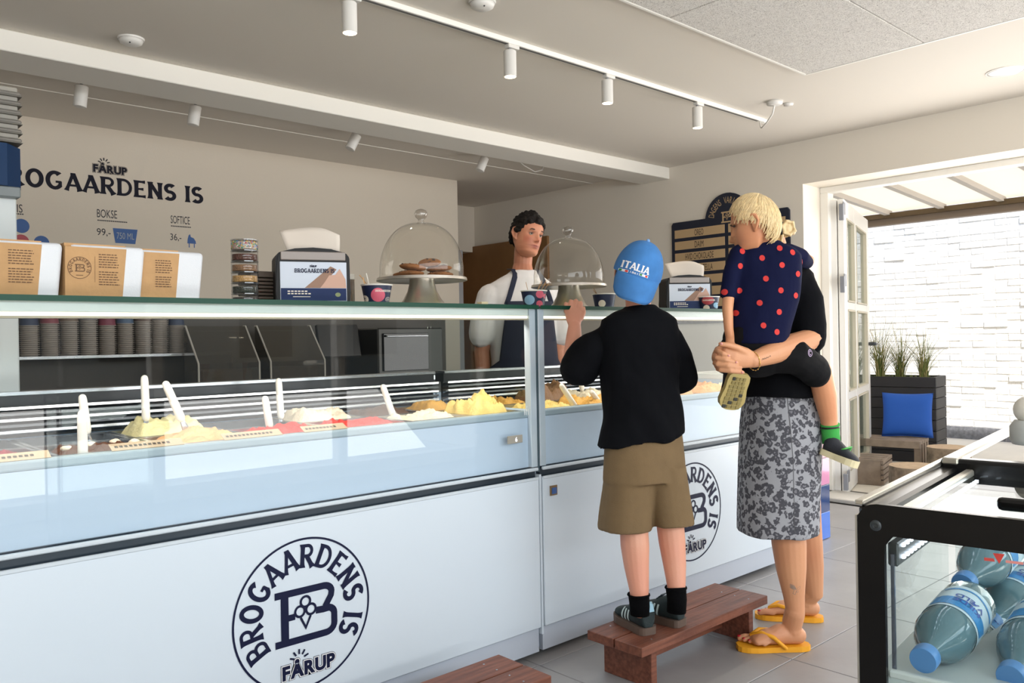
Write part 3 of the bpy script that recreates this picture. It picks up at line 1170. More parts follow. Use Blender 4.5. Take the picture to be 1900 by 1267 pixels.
m_card = M('kraft_card', 'b9a58a', .8)
for k, (px0, px1, py) in enumerate(((-40, 92, 856), (204, 338, 833), (412, 520, 817), (560, 640, 803))):
    a = ony(px0, py, YF + .05); b = ony(px1, py, YF + .05)
    t = root('flavour_card', (a.x, YF + .05, .93), 'narrow kraft flavour card on the grey counter lip, ' + ['by the dark red tub', 'below the leaning spade', 'before the red ice cream', 'before the cream and pink tub'][k], 'card', 'flavour cards')
    bm = nb(); mt = Matrix.Translation((a.x, YF + .032, .931)) @ Matrix.Rotation(math.radians(25), 4, 'X')
    box(bm, 0, b.x - a.x, 0, .035, 0, .0012, mtx=mt); fin('card', bm, m_card, t)
    t2 = join2([quad2(.01 + .012 * i, .018 + .012 * i, .012, .022) for i in range(int((b.x - a.x - .03) / .012))])
    meshobj('print_marks', [mt @ V((p[0], p[1], .0018)) for p in t2[0]], t2[1], M('print_dark', '4a4038', .7), t)

# ---- tile-clad counter end by the door
tc_ = root('tiled_counter', (4.32, 2.6, 0), 'counter end clad in pink, blue and white square tiles beside the door', 'counter')
bm = nb(); box(bm, 3.985, 4.643, 2.345, 2.9, 0, .955); fin('core', bm, m_panel, tc_)
bm = nb(); box(bm, 3.985, 4.66, 2.325, 2.93, .955, .985, bev=.003); fin('worktop', bm, m_white, tc_)
tcol = ['1c69cf', '14396f', 'c77fa8', 'b3546a', '3b6fb4', 'e7b4bf']
tcol2 = ['9cc4de', 'd5e3ea', 'cfe4ec', '2b4c86', 'd58ba6', 'bcd7e6']
for c in range(4):
    for r in range(6):
        x1 = 4.645 - .118 - .155 * (c - 1) if c else 4.645
        wd = .118 if c == 0 else .155
        hx = tcol[r] if c == 0 else (tcol2[r] if c == 1 else rnd.choice(tcol + tcol2))
        bm = nb(); box(bm, x1 - wd + .0012, x1 - .0012, 2.334, 2.346, r * .158 + .003, r * .158 + .157, bev=.0015)
        fin('tile', bm, M('tile_' + hx, hx, .12, coat=.4), tc_)
for c in range(4):
    for r in range(6):
        hx = rnd.choice(tcol + tcol2)
        bm = nb(); box(bm, 4.642, 4.652, 2.348 + c * .138, 2.348 + c * .138 + .136, r * .158 + .003, r * .158 + .157, bev=.0015)
        fin('tile', bm, M('tile_' + hx, hx, .12, coat=.4), tc_)

# ================================================================== on the glass top
ZT = 1.3248


def place_rot(r, deg): r.rotation_euler.z = math.radians(deg)


# kraft-sleeved foam boxes
m_kraft = M('kraft_sleeve', 'bd9465', .7, var=(30, .05), bump=(90, .1))
m_foam = M('foam_white', 'dde0e6', .55, bump=(220, .15))
m_ink = M('ink_brown', '6a4c34', .7)


def takeaway(x0, y0, white, ln, label):
    t = root('takeaway_box', (x0, y0, ZT), label, 'takeaway box', 'kraft sleeved boxes')
    H_, D = .152, .115

    def tapered(a0, a1, grow, top_extra):
        bm = nb()
        box(bm, a0, a1, y0, y0 + D, ZT, ZT + H_, bev=.0)
        for v in bm.verts:
            k = (v.co.z - ZT) / H_
            s = (1 - k) * .012
            if v.co.x > (a0 + a1) / 2 and top_extra: v.co.x -= s
            if v.co.y < y0 + D / 2: v.co.y += s * .7 - grow
            else: v.co.y -= s * .7 - grow
            if k > .5: v.co.z += grow
        return bm
    bm = tapered(x0 + .01, x0 + ln, 0, True)
    bmesh.ops.bevel(bm, geom=list(bm.edges), offset=.014, segments=3, affect='EDGES', profile=.5)
    fin('foam_body', bm, m_foam, t, smooth=True, angle=40)
    bm = tapered(x0, x0 + ln - white, .0022, True)
    bmesh.ops.bevel(bm, geom=[e for e in bm.edges if abs((e.verts[0].co - e.verts[1].co).normalized().x) > .9], offset=.010, segments=3, affect='EDGES')
    s = fin('kraft_sleeve', bm, m_kraft, t)
    up = V((0, -.0085, .152)).normalized()

    def pr(tt, x, z): flat('sleeve_print', tt, (x, y0 + .0085 * (1 - (z - ZT) / H_) - .0025, z), (1, 0, 0), up, m_ink, s, .0008)
    return t, pr, x0, ln - white


def textblock(wd, lines, lead, hgt):
    out = []
    for i in range(lines):
        x = 0; end = wd * rnd.uniform(.82, 1.0)
        if i == lines // 2: continue
        while x < end:
            l = rnd.uniform(.004, .011); out.append(quad2(x, min(x + l, end), -i * lead, -i * lead + hgt)); x += l + .002
    return join2(out)


def small_emblem(R):
    return join2([ribbon(arc(0, 0, R, R, 0, 360, 40)[:-1], R * .05, closed=True), wedge_arc('BROGAARDENS IS', R * .66, R * .28, 215, -35), monogram(R * .95),
                  quad2(-R * .3, R * .3, -R * .72, -R * .66)])


t, pr1, x0, ls = takeaway(.335, 2.42, .052, .270, 'kraft-sleeved white foam ice cream box at the left picture edge of the counter top')
pr1(small_emblem(.026), .418, ZT + .085); pr1(textblock(.06, 13, .0068, .0026), .475, ZT + .125)
t, pr1, x0, ls = takeaway(.607, 2.42, .052, .208, 'middle kraft-sleeved foam box with a round emblem and text')
pr1(small_emblem(.029), .642, ZT + .088); pr1(textblock(.055, 13, .0068, .0026), .69, ZT + .125); pr1(quad2(0, .0008, 0, .07), .68, ZT + .05)
t, pr1, x0, ls = takeaway(.765, 2.455, .075, .232, 'rightmost kraft-sleeved foam box with the widest bare white end')
pr1(textblock(.048, 12, .0068, .0026), .852, ZT + .12)

# tower of clear topping jars
tw_ = root('topping_tower', (1.143, 2.5, ZT), 'clear tower of stacked topping jars left of the black napkin dispenser', 'topping tower')
fill = [('2e2320', 'chocolate'), ('3a3f38', 'liquorice'), ('c59a5e', 'crushed nuts'), ('8f6a4a', 'fudge'), ('5a2f22', 'cocoa'), ('c9b8a8', 'sprinkles')]
for k, (hx, nm) in enumerate(fill):
    z0 = ZT + .034 * k
    bm = nb(); lathe(bm, [(.040, z0 + .001), (.0415, z0 + .004), (.0415, z0 + .029), (.039, z0 + .033)], (1.143, 2.5, 0), 28)
    j = fin('jar', bm, GL('jar_clear', 'f4f4f4', 1.45, 1.2), tw_, smooth=True, angle=40)
    bm = nb(); lathe(bm, [(.038, z0 + .003), (.038, z0 + (.022 if k < 5 else .026))], (1.143, 2.5, 0), 24)
    fin('filling', bm, M('topping_' + nm, hx, .7, bump=(300, .8), var=(160, .35)), j)
    bm = nb(); lathe(bm, [(.0425, z0 + .0315), (.0425, z0 + .0345)], (1.143, 2.5, 0), 28, cap0=False, cap1=False); fin('rim', bm, GL('jar_rim', 'cfd2d4', 1.6, 2.0), j)
sp = root('sprinkles', (1.143, 2.5, ZT + .195), 'coloured sugar sprinkles in the top jar', 'sprinkles'); bpy.data.objects.remove(sp)
bits = [nb() for _ in range(5)]
for i in range(260):
    a = rnd.uniform(0, 6.28); r_ = .0375 if i < 200 else .037 * math.sqrt(rnd.random())
    z = ZT + .034 * 5 + (rnd.uniform(.005, .026) if i < 200 else .027)
    c = V((1.143 + r_ * math.cos(a), 2.5 + r_ * math.sin(a), z))
    mt = Matrix.Translation(c) @ Matrix.Rotation(rnd.uniform(0, 3), 4, 'X') @ Matrix.Rotation(rnd.uniform(0, 3), 4, 'Z')
    box(bits[i % 5], -.003, .003, -.0012, .0012, -.0012, .0012, mtx=mt)
jar_top = [o for o in tw_.children][-1]
for b_, hx in zip(bits, ('2fa36b', 'd9c23a', 'd24c6a', 'e8e4da', '3b83c2')):
    o = fin('sprinkles', b_, M('sprinkle_' + hx, hx, .5), jar_top, kind='stuff')

# ridged grey-brown stack behind the tower
ws = root('lid_stack', (1.235, 2.62, ZT), 'grey-brown ridged stack of lids behind the topping tower', 'lid stack')
for k in range(9):
    bm = nb(); box(bm, 1.20, 1.33, 2.58, 2.68, ZT + .012 * k, ZT + .012 * k + .0085 if k < 8 else ZT + .012 * k + .02, bev=.002)
    fin('lid', bm, M('lid_grey_brown', '5d5148', .6), ws)

# napkin dispensers (built facing -Y, then turned)
def napkin_dispenser(loc, deg, label):
    t = root('napkin_dispenser', loc, label, 'napkin dispenser', 'napkin dispensers on the counter', rz=math.radians(deg))
    W2, Hh, D = .12, .185, .14
    prof = [(-W2, .0), (W2, .0), (W2 + .002, .04), (W2, .155)] + [(W2 - .025 + .025 * math.cos(a), .152 + .025 * math.sin(a)) for a in (.4, .9, 1.4)] + \
           [(W2 * .5, .186), (0, .190), (-W2 * .5, .186)] + [(-W2 + .025 - .025 * math.cos(a), .152 + .025 * math.sin(a)) for a in (1.4, .9, .4)] + [(-W2, .155), (-W2 - .002, .04)]
    n = len(prof)
    vv = [(x, -D / 2, z) for x, z in prof] + [(x, D / 2, z) for x, z in prof]
    ff = [tuple(range(n)), tuple(range(n, 2 * n))[::-1]] + [(i, i + n, (i + 1) % n + n, (i + 1) % n) for i in range(n)]
    bm = nb(); vs_ = [bm.verts.new(v) for v in vv]; [bm.faces.new([vs_[i] for i in f]) for f in ff]
    bmesh.ops.bevel(bm, geom=[e for e in bm.edges if abs(e.verts[0].co.y - e.verts[1].co.y) < 1e-5], offset=.006, segments=2, affect='EDGES')
    fin('shell', bm, M('dispenser_black', '121214', .5, spec=.3), t, local=True)
    bm = nb(); box(bm, -.105, .105, -.0735, -.069, .148, .176, bev=.002); fin('grey_band', bm, M('dispenser_smoke', '8a7f78', .3), t, local=True)
    bm = nb(); box(bm, -.108, .108, -.074, -.070, .012, .142, bev=.001); s = fin('sign_card', bm, M('sign_white', 'bcc4d2', .3), t, local=True)
    ex, ez = V((1, 0, 0)), V((0, 0, 1))

    def pr(nm, tt, x, z, m, off=.001): flat(nm, tt, (x, -.074, z), ex, ez, m, s, off, local=True)
    pr('sign_field', quad2(-.106, .106, .014, .055), 0, 0, M('sign_navy', '1a2c57', .5, spec=.2))
    pr('sign_cone', poly2([(-.03, .056), (.02, .056), (.075, .118), (.055, .128)]), 0, 0, M('sign_cone_brown', '8d6a55', .5))
    pr('sign_hand', poly2([(.02, .056), (.106, .056), (.104, .085), (.085, .12), (.07, .10), (.05, .098), (.035, .075)]), 0, 0, M('sign_skin', 'c29a86', .5), .0014)
    pr('sign_lettering', fit(wedge('BROGAARDENS IS')[0], -.062, .068, .105, .120), 0, 0, m_navy, .002)
    pr('sign_logo', fit(txt('FÅRUP', .01, .06), -.012, .010, .124, .133), 0, 0, m_navy, .002)
    pr('sign_note', join2([quad2(-.085 + .011 * i, -.077 + .011 * i, .043, .047) for i in range(6)] + [quad2(-.085 + .011 * i, -.077 + .011 * i, .035, .039) for i in range(7)]), 0, 0, M('print_cream', 'e6ded2', .5), .002)
    pr('sign_note', quad2(-.068, -.012, .026, .028), 0, 0, M('print_cream', 'e6ded2', .5), .002)
    pr('sign_seal', disc2(.078, .034, .009, .007), 0, 0, M('seal_green', '7f8c5c', .5), .002)
    # napkin standing out of the top
    vv, ff = [], []
    N = 14
    for j in range(7):
        v = j / 6
        for i in range(N + 1):
            u = i / N
            x = -.075 + u * .17 + (v * -.022 * (1 - u)) + .004 * math.sin(u * 7)
            top = .072 + .012 * math.sin(u * 3.0) - .016 * max(0, u - .75) * 4
            z = .183 + v * top
            y = -.006 + .022 * math.sin(v * 1.4) * math.cos(u * 2.6) + .01 * v * v
            vv.append((x, y, z))
    for j in range(6):
        for i in range(N):
            a = j * (N + 1) + i
            ff.append((a, a + 1, a + N + 2, a + N + 1))
    o = meshobj('napkin', vv, ff, M('napkin_white', 'ddd2c6', .85), t, smooth=True, local=True)
    md = o.modifiers.new('thick', 'SOLIDIFY'); md.thickness = .0015
    return t


napkin_dispenser((1.385, 2.52, ZT), -21, 'black napkin dispenser with a napkin standing up, left of the cookie dome')
napkin_dispenser((3.565, 2.56, ZT), -36, 'black napkin dispenser with a napkin, beside the toddler under the flavour board')


# paper cups with prints
def paper_cup(c, label, prints, h=.075, r0=.040, r1=.054, spoons=()):
    c = V(c)
    t = root('paper_cup', c, label, 'paper cup', 'printed paper cups on the counter')
    bm = nb(); lathe(bm, [(r0, 0), (r1, h), (r1 - .002, h), (r0 - .002, .004)], c, 32, cap1=True); cup = fin('cup', bm, M('cup_navy', '1b2444', .45), t, smooth=True, angle=40)
    bm = nb(); bmv = [(r1 - .001, h - .004), (r1 + .002, h - .002), (r1 + .002, h + .001), (r1 - .002, h + .001)]; lathe(bm, bmv, c, 32, cap0=False, cap1=False); fin('rim', bm, M('cup_rim', 'e9e6e0', .5), t, smooth=True)
    bv = bvh_of(cup)
    toc = (CAMP - c); toc.z = 0; toc.normalize(); ri = V((0, 0, 1)).cross(toc)
    for tt, x, z, m in prints:
        wrapped('cup_print', shift2(tt, x, z), bv, c + toc * .1, ri, (0, 0, 1), m, cup, .0008, .008)
    for a, b, rr, m in spoons:
        v, f = limb([c + V(a), (c + V(a) + c + V(b)) / 2, c + V(b)], [(rr * .7, .001), (rr * .7, .001), (rr, .0012)], 8, ref=(.7, .7, 0))
        meshobj('spoon', v, f, m, t, smooth=True)
    return t


m_pink = M('print_pink', 'cf5b72', .5); m_cream = M('print_cream', 'e6ded2', .5); m_lblue = M('print_pale_blue', '8fb9d8', .5); m_wood = M('spoon_wood', 'c39a6c', .7)
m_wspoon = M('spoon_white', 'e8e2d8', .5)
paper_cup((1.615, 2.47, ZT), 'navy paper cup with a pink dot beside the black napkin dispenser', [
    (disc2(0, 0, .024), .004, .038, m_pink), (disc2(0, 0, .016), -.044, .022, m_cream), (fit(wedge('BROGAARDENS')[0], -.004, .05, -.004, .004), -.002, .052, m_cream), (small_emblem(.009), .038, .022, m_cream)],
    spoons=[((-.02, 0, .03), (-.035, .01, .115), .009, m_wspoon), ((-.03, .01, .03), (-.055, .0, .098), .011, m_wood), ((0, .01, .04), (-.05, .03, .11), .01, m_wood)])
paper_cup((2.385, 2.47, ZT), 'navy paper cup of wooden spoons in front of the empty glass dome', [
    (disc2(0, 0, .021, .02), -.018, .036, m_lblue), (disc2(0, 0, .016), .024, .058, m_pink), (disc2(0, 0, .013), .022, .02, m_pink), (disc2(0, 0, .012), .05, .05, m_pink)],
    spoons=[((-.01 + .006 * i, .006 * (i % 3), .03), (.045 + .012 * i, .01 * (i % 2), .118 - .006 * (i % 3)), .010, m_wood) for i in range(5)] + [((-.02, 0, .03), (-.035, .01, .11), .008, m_wood)])
paper_cup((3.60, 2.44, ZT), 'paper cup with red and pastel dots in front of the far napkin dispenser', [
    (disc2(0, 0, .03, .022), -.004, .055, m_red), (fit(wedge('BROGAARDENS')[0], -.03, .03, -.004, .004), 0, .056, m_cream), (disc2(0, 0, .016), -.012, .016, m_cream), (disc2(0, 0, .014), .036, .03, m_lblue)])
paper_cup((2.86, 2.50, ZT), 'navy paper cup of wooden spoons mostly hidden behind the boy\'s cap', [(disc2(0, 0, .016), -.01, .03, m_cream)],
    spoons=[((-.01, 0, .03), (-.085, .0, .115), .011, m_wood), ((0, 0, .03), (-.06, .01, .09), .010, m_wood)])

jr = root('small_jar', (1.60, 2.66, ZT), 'small clear jar with a pale lid behind the pink dotted cup', 'jar')
bm = nb(); lathe(bm, [(.034, 0), (.036, .005), (.036, .105)], (1.60, 2.66, ZT), 20); fin('glass', bm, M('jar_brownish', '6d5f52', .25), jr, smooth=True, angle=40)
bm = nb(); lathe(bm, [(.038, .105), (.038, .125)], (1.60, 2.66, ZT), 20); fin('lid', bm, M('lid_pale', 'b9b4aa', .5), jr, smooth=True, angle=40)
cb = root('sticky_note_block', (2.095, 2.46, ZT), 'small cream paper block on the glass top left of the young man', 'paper block')
for k in range(4):
    bm = nb(); box(bm, 2.078, 2.112, 2.445, 2.475, ZT + .006 * k, ZT + .006 * k + .0055, bev=.001); fin('sheet_pad', bm, M('note_cream', 'dccfae', .8), cb)
cb = root('black_tray', (2.16, 2.5, ZT), 'flat black tray edge on the glass top in front of the young man', 'tray')
bm = nb(); box(bm, 2.11, 2.22, 2.46, 2.56, ZT, ZT + .006, bev=.002); fin('tray_base', bm, m_black, cb)
bm = nb(); box(bm, 2.11, 2.22, 2.46, 2.465, ZT + .006, ZT + .016); fin('rim', bm, m_black, cb)

# cake stands with glass domes
m_dome = GL('dome_glass', 'fbfaf7', 1.40, 1.1)
m_sst = M('brushed_steel', 'd2ccc4', .3, .9, var=(8, .06))


def stand(c, R, label, lab2):
    c = V(c)
    t = root('cake_stand', c, label, 'cake stand', 'steel cake stands')
    bm = nb()
    lathe(bm, [(.095, 0), (.092, .006), (.072, .028), (.055, .06), (.047, .09), (.046, .108)], c, 40); fin('foot', bm, m_sst, t, smooth=True, angle=50)
    bm = nb()
    lathe(bm, [(.046, .104), (R - .02, .100), (R - .002, .097), (R + .004, .099), (R + .002, .109), (R - .012, .1105), (R - .03, .108)], c, 56); fin('plate', bm, m_sst, t, smooth=True, angle=50)
    d = root('glass_dome', c + V((0, 0, .112)), lab2, 'glass dome', 'glass domes')
    bm = nb()
    Rd = R - .008; Hd = .20
    prof = [(Rd + .003, .1125), (Rd, .118), (Rd - .001, .135)]
    for a in range(5, 90, 6):
        aa = math.radians(a)
        prof.append((Rd * math.cos(aa) ** .8, .135 + (Hd - .02) * math.sin(aa) ** 1.06))
    prof.append((.012, .135 + Hd - .02))
    lathe(bm, prof, c, 56, cap0=False, cap1=False); fin('shell', bm, m_dome, d, smooth=True)
    bm = nb()
    k0 = .135 + Hd - .022
    lathe(bm, [(.018, k0), (.012, k0 + .008), (.011, k0 + .014), (.021, k0 + .024), (.025, k0 + .036), (.021, k0 + .047), (.010, k0 + .053)], c, 24)
    fin('knob', bm, GL('knob_glass', 'e9e6e2', 1.9, 1.3), d, smooth=True)
    return c.z + .111


zp = stand((1.835, 2.5, ZT), .165, 'brushed steel cake stand under the dome of cookies', 'clear glass dome over the cookies')
zp2 = stand((2.628, 2.5, ZT), .162, 'brushed steel cake stand of the empty dome beside the young man', 'clear empty glass dome beside the young man')
m_cookie = M('cookie', '8c5a30', .85, bump=(70, .6), var=(24, .25)); m_chip = M('chip_dark', '3a2115', .5)


def cookie(c, r, label, seed, tilt=(0, 0)):
    c = V(c)
    t = root('cookie', c, label, 'cookie', 'cookies under the dome')
    mt = Matrix.Rotation(tilt[0], 4, 'X') @ Matrix.Rotation(tilt[1], 4, 'Y')
    vv, ff = ball((0, 0, .010), (r, r, .0125), 22, 8)
    vv = [c + mt @ (V(p) * (1 + .07 * noise.noise(V(p) * 40 + V((seed, 0, 0))))) for p in vv]
    meshobj('crumb', vv, ff, m_cookie, t, smooth=True)
    for k in range(11):
        a = rnd.uniform(0, 6.28); q = r * rnd.uniform(.2, .85)
        v, f = ball(c + mt @ V((q * math.cos(a), q * math.sin(a), .0195 - .008 * (q / r) ** 2)), .0055, 6, 4)
        meshobj('chip', v, f, m_chip, t, smooth=True)


ck = [((1.765, 2.47, zp), .048, 'cookie lying lowest at the left under the dome', (0, 0)), ((1.775, 2.475, zp + .024), .05, 'large cookie on top of the left pile', (.04, .12)),
      ((1.80, 2.55, zp), .052, 'cookie at the back between the two piles', (0, .05)), ((1.885, 2.455, zp), .05, 'cookie lying lowest in front of the right pile', (0, 0)),
      ((1.895, 2.47, zp + .024), .05, 'cookie in the middle of the right pile', (.0, -.1)), ((1.872, 2.50, zp + .048), .044, 'cookie tilted up at the top of the right pile', (.25, -.25)),
      ((1.945, 2.535, zp), .045, 'cookie at the right edge of the steel plate', (0, 0))]
for k, (c, r, l, ti) in enumerate(ck): cookie(c, r, l, k * 3.1, ti)

# ================================================================== ceiling fittings
m_lampw = M('lamp_white', 'dddad5', .4)
m_lens = EM('lamp_lens', 'ffe2bd', 9.0)
trk = root('light_track', (3.0, 2.86, CZ), 'long white ceiling light track with four spotlights', 'light track')
bm = nb(); box(bm, .2, 4.86, 2.843, 2.877, CZ - .024, CZ, bev=.002); fin('rail', bm, m_white, trk)
bm = nb(); box(bm, .2, 4.80, 2.852, 2.868, CZ - .0255, CZ - .022); fin('slot', bm, M('slot_grey', '6c6a68', .5), trk)
bm = nb(); box(bm, 4.86, 4.90, 2.846, 2.874, CZ - .026, CZ, bev=.002); fin('end_cap', bm, m_white, trk)


def spotlight(loc, d, label, group, ln=.122, r=.030, lit=True, adapter=True):
    loc = V(loc); d = V(d).normalized()
    t = root('spotlight', loc, label, 'spotlight', group)
    top = loc + V((0, 0, -.03))
    if adapter:
        bm = nb(); box(bm, loc.x - .02, loc.x + .05, loc.y - .016, loc.y + .016, loc.z - .018, loc.z, bev=.003); fin('adapter', bm, m_lampw, t)
    v, f = limb([loc + V((0, 0, -.012)), top + d * .012], [.008, .008], 8); meshobj('stem', v, f, m_grey, t, smooth=True)
    q = d.to_track_quat('Z', 'Y').to_matrix().to_4x4()
    mt = Matrix.Translation(top) @ q
    bm = nb(); lathe(bm, [(.004, .0), (r - .003, .0), (r, .003), (r, ln - .002), (r - .002, ln), (r - .005, ln - .004), (r - .006, ln - .012)], n=28, mtx=mt); fin('housing', bm, m_lampw, t, smooth=True, angle=40)
    bm = nb(); lathe(bm, [(.0, ln + .003), (r * .5, ln + .0024), (r - .0035, ln + .0002)], n=24, mtx=mt, cap0=False, cap1=False); fin('lens', bm, m_lens if lit else m_lampw, t)
    if lit:
        l = lamp('beam', 'SPOT', top + d * (ln + .004), 14, (1, .86, .68), t, spot_size=math.radians(75), spot_blend=.6, shadow_soft_size=.025)
        aim(l, d)
    return t


for k, x in enumerate((1.765, 2.632, 3.325, 4.135)):
    spotlight((x, 2.86, CZ - .024), (0, 0, -1), ['white spotlight nearest the camera on the ceiling track, cut by the picture edge', 'second white spotlight along the ceiling track, over the vendor',
              'third white spotlight along the ceiling track', 'last white spotlight on the track, nearest its cord'][k], 'spotlights on the front track')
for k, (x, d) in enumerate(((1.285, (-.10, .05, -1)), (1.888, (-.14, .05, -1)), (2.965, (-.50, .1, -1)), (4.085, (-.42, .1, -1)))):
    spotlight((x, 4.74, CZ - .002), d, ['white spotlight behind the beam above the big wall lettering', 'white spotlight behind the beam right of the lettering', 'tilted white spotlight behind the beam above the napkins',
              'tilted white spotlight behind the beam next to the loose wire'][k], 'spotlights behind the beam', ln=.112, r=.033, lit=False, adapter=False)
for loc, lb in (((2.254, 2.614, CZ), 'round white smoke detector beside the light track at the top edge'), ((1.285, 3.96, CZ), 'round white smoke detector on the ceiling just before the beam')):
    t = root('smoke_detector', loc, lb, 'smoke detector', 'smoke detectors')
    bm = nb(); lathe(bm, [(.056, -.008), (.058, 0)], loc, 32); fin('mount', bm, m_lampw, t)
    bm = nb(); lathe(bm, [(.0, -.032), (.030, -.031), (.047, -.022), (.052, -.009), (.05, -.007)], loc, 32, cap0=False); fin('housing', bm, m_lampw, t, smooth=True)
    v, f = ball((loc[0] - .015, loc[1] - .03, CZ - .0285), .004, 8, 6); meshobj('indicator', v, f, m_black, t)
t = root('ceiling_rose', (4.56, 2.60, CZ), 'white ceiling rose with a short cord to the track end', 'ceiling rose')
bm = nb(); lathe(bm, [(.0, -.026), (.03, -.025), (.046, -.018), (.05, 0)], (4.56, 2.60, CZ), 28, cap0=False); fin('cover', bm, m_lampw, t, smooth=True)
bm = nb(); lathe(bm, [(.0, -.012), (.028, -.011), (.03, 0)], (4.67, 2.57, CZ), 20, cap0=False); fin('screw_cover', bm, m_lampw, t, smooth=True)
v, f = limb([(4.56, 2.60, CZ - .02), (4.57, 2.62, CZ - .07), (4.61, 2.68, CZ - .10), (4.67, 2.75, CZ - .11), (4.74, 2.80, CZ - .09), (4.80, 2.84, CZ - .06), (4.83, 2.86, CZ - .03)], [.005] * 7, 8); meshobj('cord', v, f, m_lampw, t, smooth=True)
t = root('loose_wire', (4.4, 4.7, CZ), 'thin white loose wire hanging just behind the beam', 'wire')
q0 = ony(958, 300, 4.7); q1 = ony(990, 308, 4.7)
v, f = limb([(q0.x, 4.7, CZ - .005), (q0.x + .08, 4.7, CZ - .05), (q0.x + .2, 4.7, CZ - .085), (q0.x + .28, 4.7, CZ - .06), (q0.x + .3, 4.7, CZ - .002)], [.004] * 5, 6); meshobj('strand', v, f, m_lampw, t, smooth=True)
t = root('ceiling_glint', (5.03, 1.49, CZ), 'small white disc standing for a sun glint on the ceiling above the door opening', 'ceiling glint')  # sun glint on the ceiling, shaped as a flat unlit white disc
bm = nb(); lathe(bm, [(.0, -.012), (.07, -.010), (.085, -.004), (.088, 0)], (5.03, 1.49, CZ), 28, cap0=False); fin('glint_disc', bm, M('glint_white', 'ffffff', .2), t, smooth=True)
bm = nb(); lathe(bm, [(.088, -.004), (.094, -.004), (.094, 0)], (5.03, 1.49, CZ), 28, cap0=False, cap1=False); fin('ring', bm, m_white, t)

# ================================================================== back wall lettering and menu
ws_ = root('wall_sign', (1.6, YB, 2.2), 'large dark navy shop lettering painted on the back wall', 'wall sign')
X, Z = V((1, 0, 0)), V((0, 0, 1))
ls_, wd = wedge_letters('BROGAARDENS IS', .055)
k = 1.29 / wd
for t in ls_: flat('letter', ([(p[0] * k, p[1] * .112, p[2]) for p in t[0]], t[1]), (1.020, YB, 2.184), X, Z, M('wall_ink', '0d0b1e', .5, spec=.2), ws_)
farup(ws_, (1.705, YB, 2.345), X, Z, .20, M('wall_ink', '0d0b1e', .5, spec=.2), .001, M('wall_halo', 'a69c90', .8))
mn = root('price_menu', (1.8, YB, 1.9), 'painted price menu with blue symbols on the back wall', 'price menu')
m_txt = M('menu_ink', '2a2830', .6)


def cond(s, x0, x1, z0, z1, m=m_txt, par=mn, y=YB, off=.001, bold=.0): flat('menu_text', fit(txt(s, .05, bold), x0, x1, z0, z1), (0, y, 0), X, Z, m, par, off)


cond('IS', 1.17, 1.20, 2.02, 2.07); cond('BOKSE', 1.620, 1.742, 2.03, 2.083); cond('SOFTICE', 2.085, 2.215, 2.03, 2.083)
cond('99,-', 1.617, 1.70, 1.908, 1.96); cond('36,-', 2.08, 2.155, 1.908, 1.96)
for x, n in ((1.15, 5), (1.622, 16), (2.086, 12)):
    flat('small_print', join2([quad2(x + i * .0115, x + i * .0115 + .009, 2.008, 2.015) for i in range(n)]), (0, YB, 0), X, Z, m_txt, mn)
flat('tub_symbol', poly2([(1.714, 1.968), (1.868, 1.968), (1.852, 1.872), (1.728, 1.872)]), (0, YB, 0), X, Z, m_blue, mn)
cond('750 ML', 1.737, 1.846, 1.90, 1.942, M('menu_pale', '9fa6ae', .6), mn, YB, .002)
flat('cone_symbol', poly2([(2.195, 1.90), (2.198, 1.93), (2.205, 1.955), (2.215, 1.965), (2.22, 1.945), (2.24, 1.938), (2.252, 1.92), (2.256, 1.90)]), (0, YB, 0), X, Z, m_blue, mn)
flat('cone_symbol', join2([quad2(2.205, 2.211, 1.872, 1.90), quad2(2.24, 2.246, 1.872, 1.90)]), (0, YB, 0), X, Z, m_blue, mn)
for cx, cz, m in ((1.193, 1.94, m_blue), (1.19, 1.845, m_red), (1.30, 1.845, m_blue), (1.25, 1.75, m_red)):
    flat('scoop_symbol', disc2(cx, cz, .043), (0, YB, 0), X, Z, m, mn)

# flavour board on the right wall
fb = root('flavour_board', (XW, 3.63, 1.8), 'navy board of tan flavour strips with an arched top on the right wall', 'flavour board')
XB = XW - .018
RY = V((0, -1, 0))
yc = 3.635
out = [(.53, 1.30), (.53, 2.12), (.515, 2.14), (.2, 2.14)] + [(.2 * math.cos(math.radians(a)), 2.12 + .2 * math.sin(math.radians(a))) for a in range(10, 171, 10)] + [(-.2, 2.14), (-.515, 2.14), (-.53, 2.12), (-.53, 1.30)]
n = len(out)
vv = [(XB, yc - a, z) for a, z in out] + [(XW - .001, yc - a, z) for a, z in out]
ff = [tuple(range(n)), tuple(range(n, 2 * n))[::-1]] + [(i, (i + 1) % n, (i + 1) % n + n, i + n) for i in range(n)]
meshobj('board', vv, ff, m_navyd, fb)
m_tan = M('strip_tan', 'c2a47c', .6, var=(3, .04))
words = ['OREO', 'DAIM', 'HVID CHOKOLADE', 'STRACCIATELLA']
wid = {'OREO': .085, 'DAIM': .085, 'HVID CHOKOLADE': .27, 'STRACCIATELLA': .25}
m_slat = M('strip_ink', '3a2c22', .7)
for r in range(8):
    z1 = 2.075 - r * .0955
    for c, (ya, yb) in enumerate(((4.133, 3.655), (3.622, 3.135))):
        bm = nb(); box(bm, XB - .004, XB, yb, ya, z1 - .068, z1, bev=.0008)
        s = fin('strip', bm, m_tan, fb)
        if c == 0 and r < 4:
            wn_ = wid[words[r]]; mid = (ya + yb) / 2 + (.0 if r != 1 else 0)
            flat('strip_text', fit(txt(words[r], .05, .0), -wn_ / 2, wn_ / 2, z1 - .06, z1 - .010), (XB - .004, mid, 0), RY, Z, m_slat, s, .0008)
flat('board_title', txt_arc('DAGENS VARIANTER', .118, .052, 172, 8, .52), (XB, yc, 2.12), RY, Z, m_tan, fb, .0008)
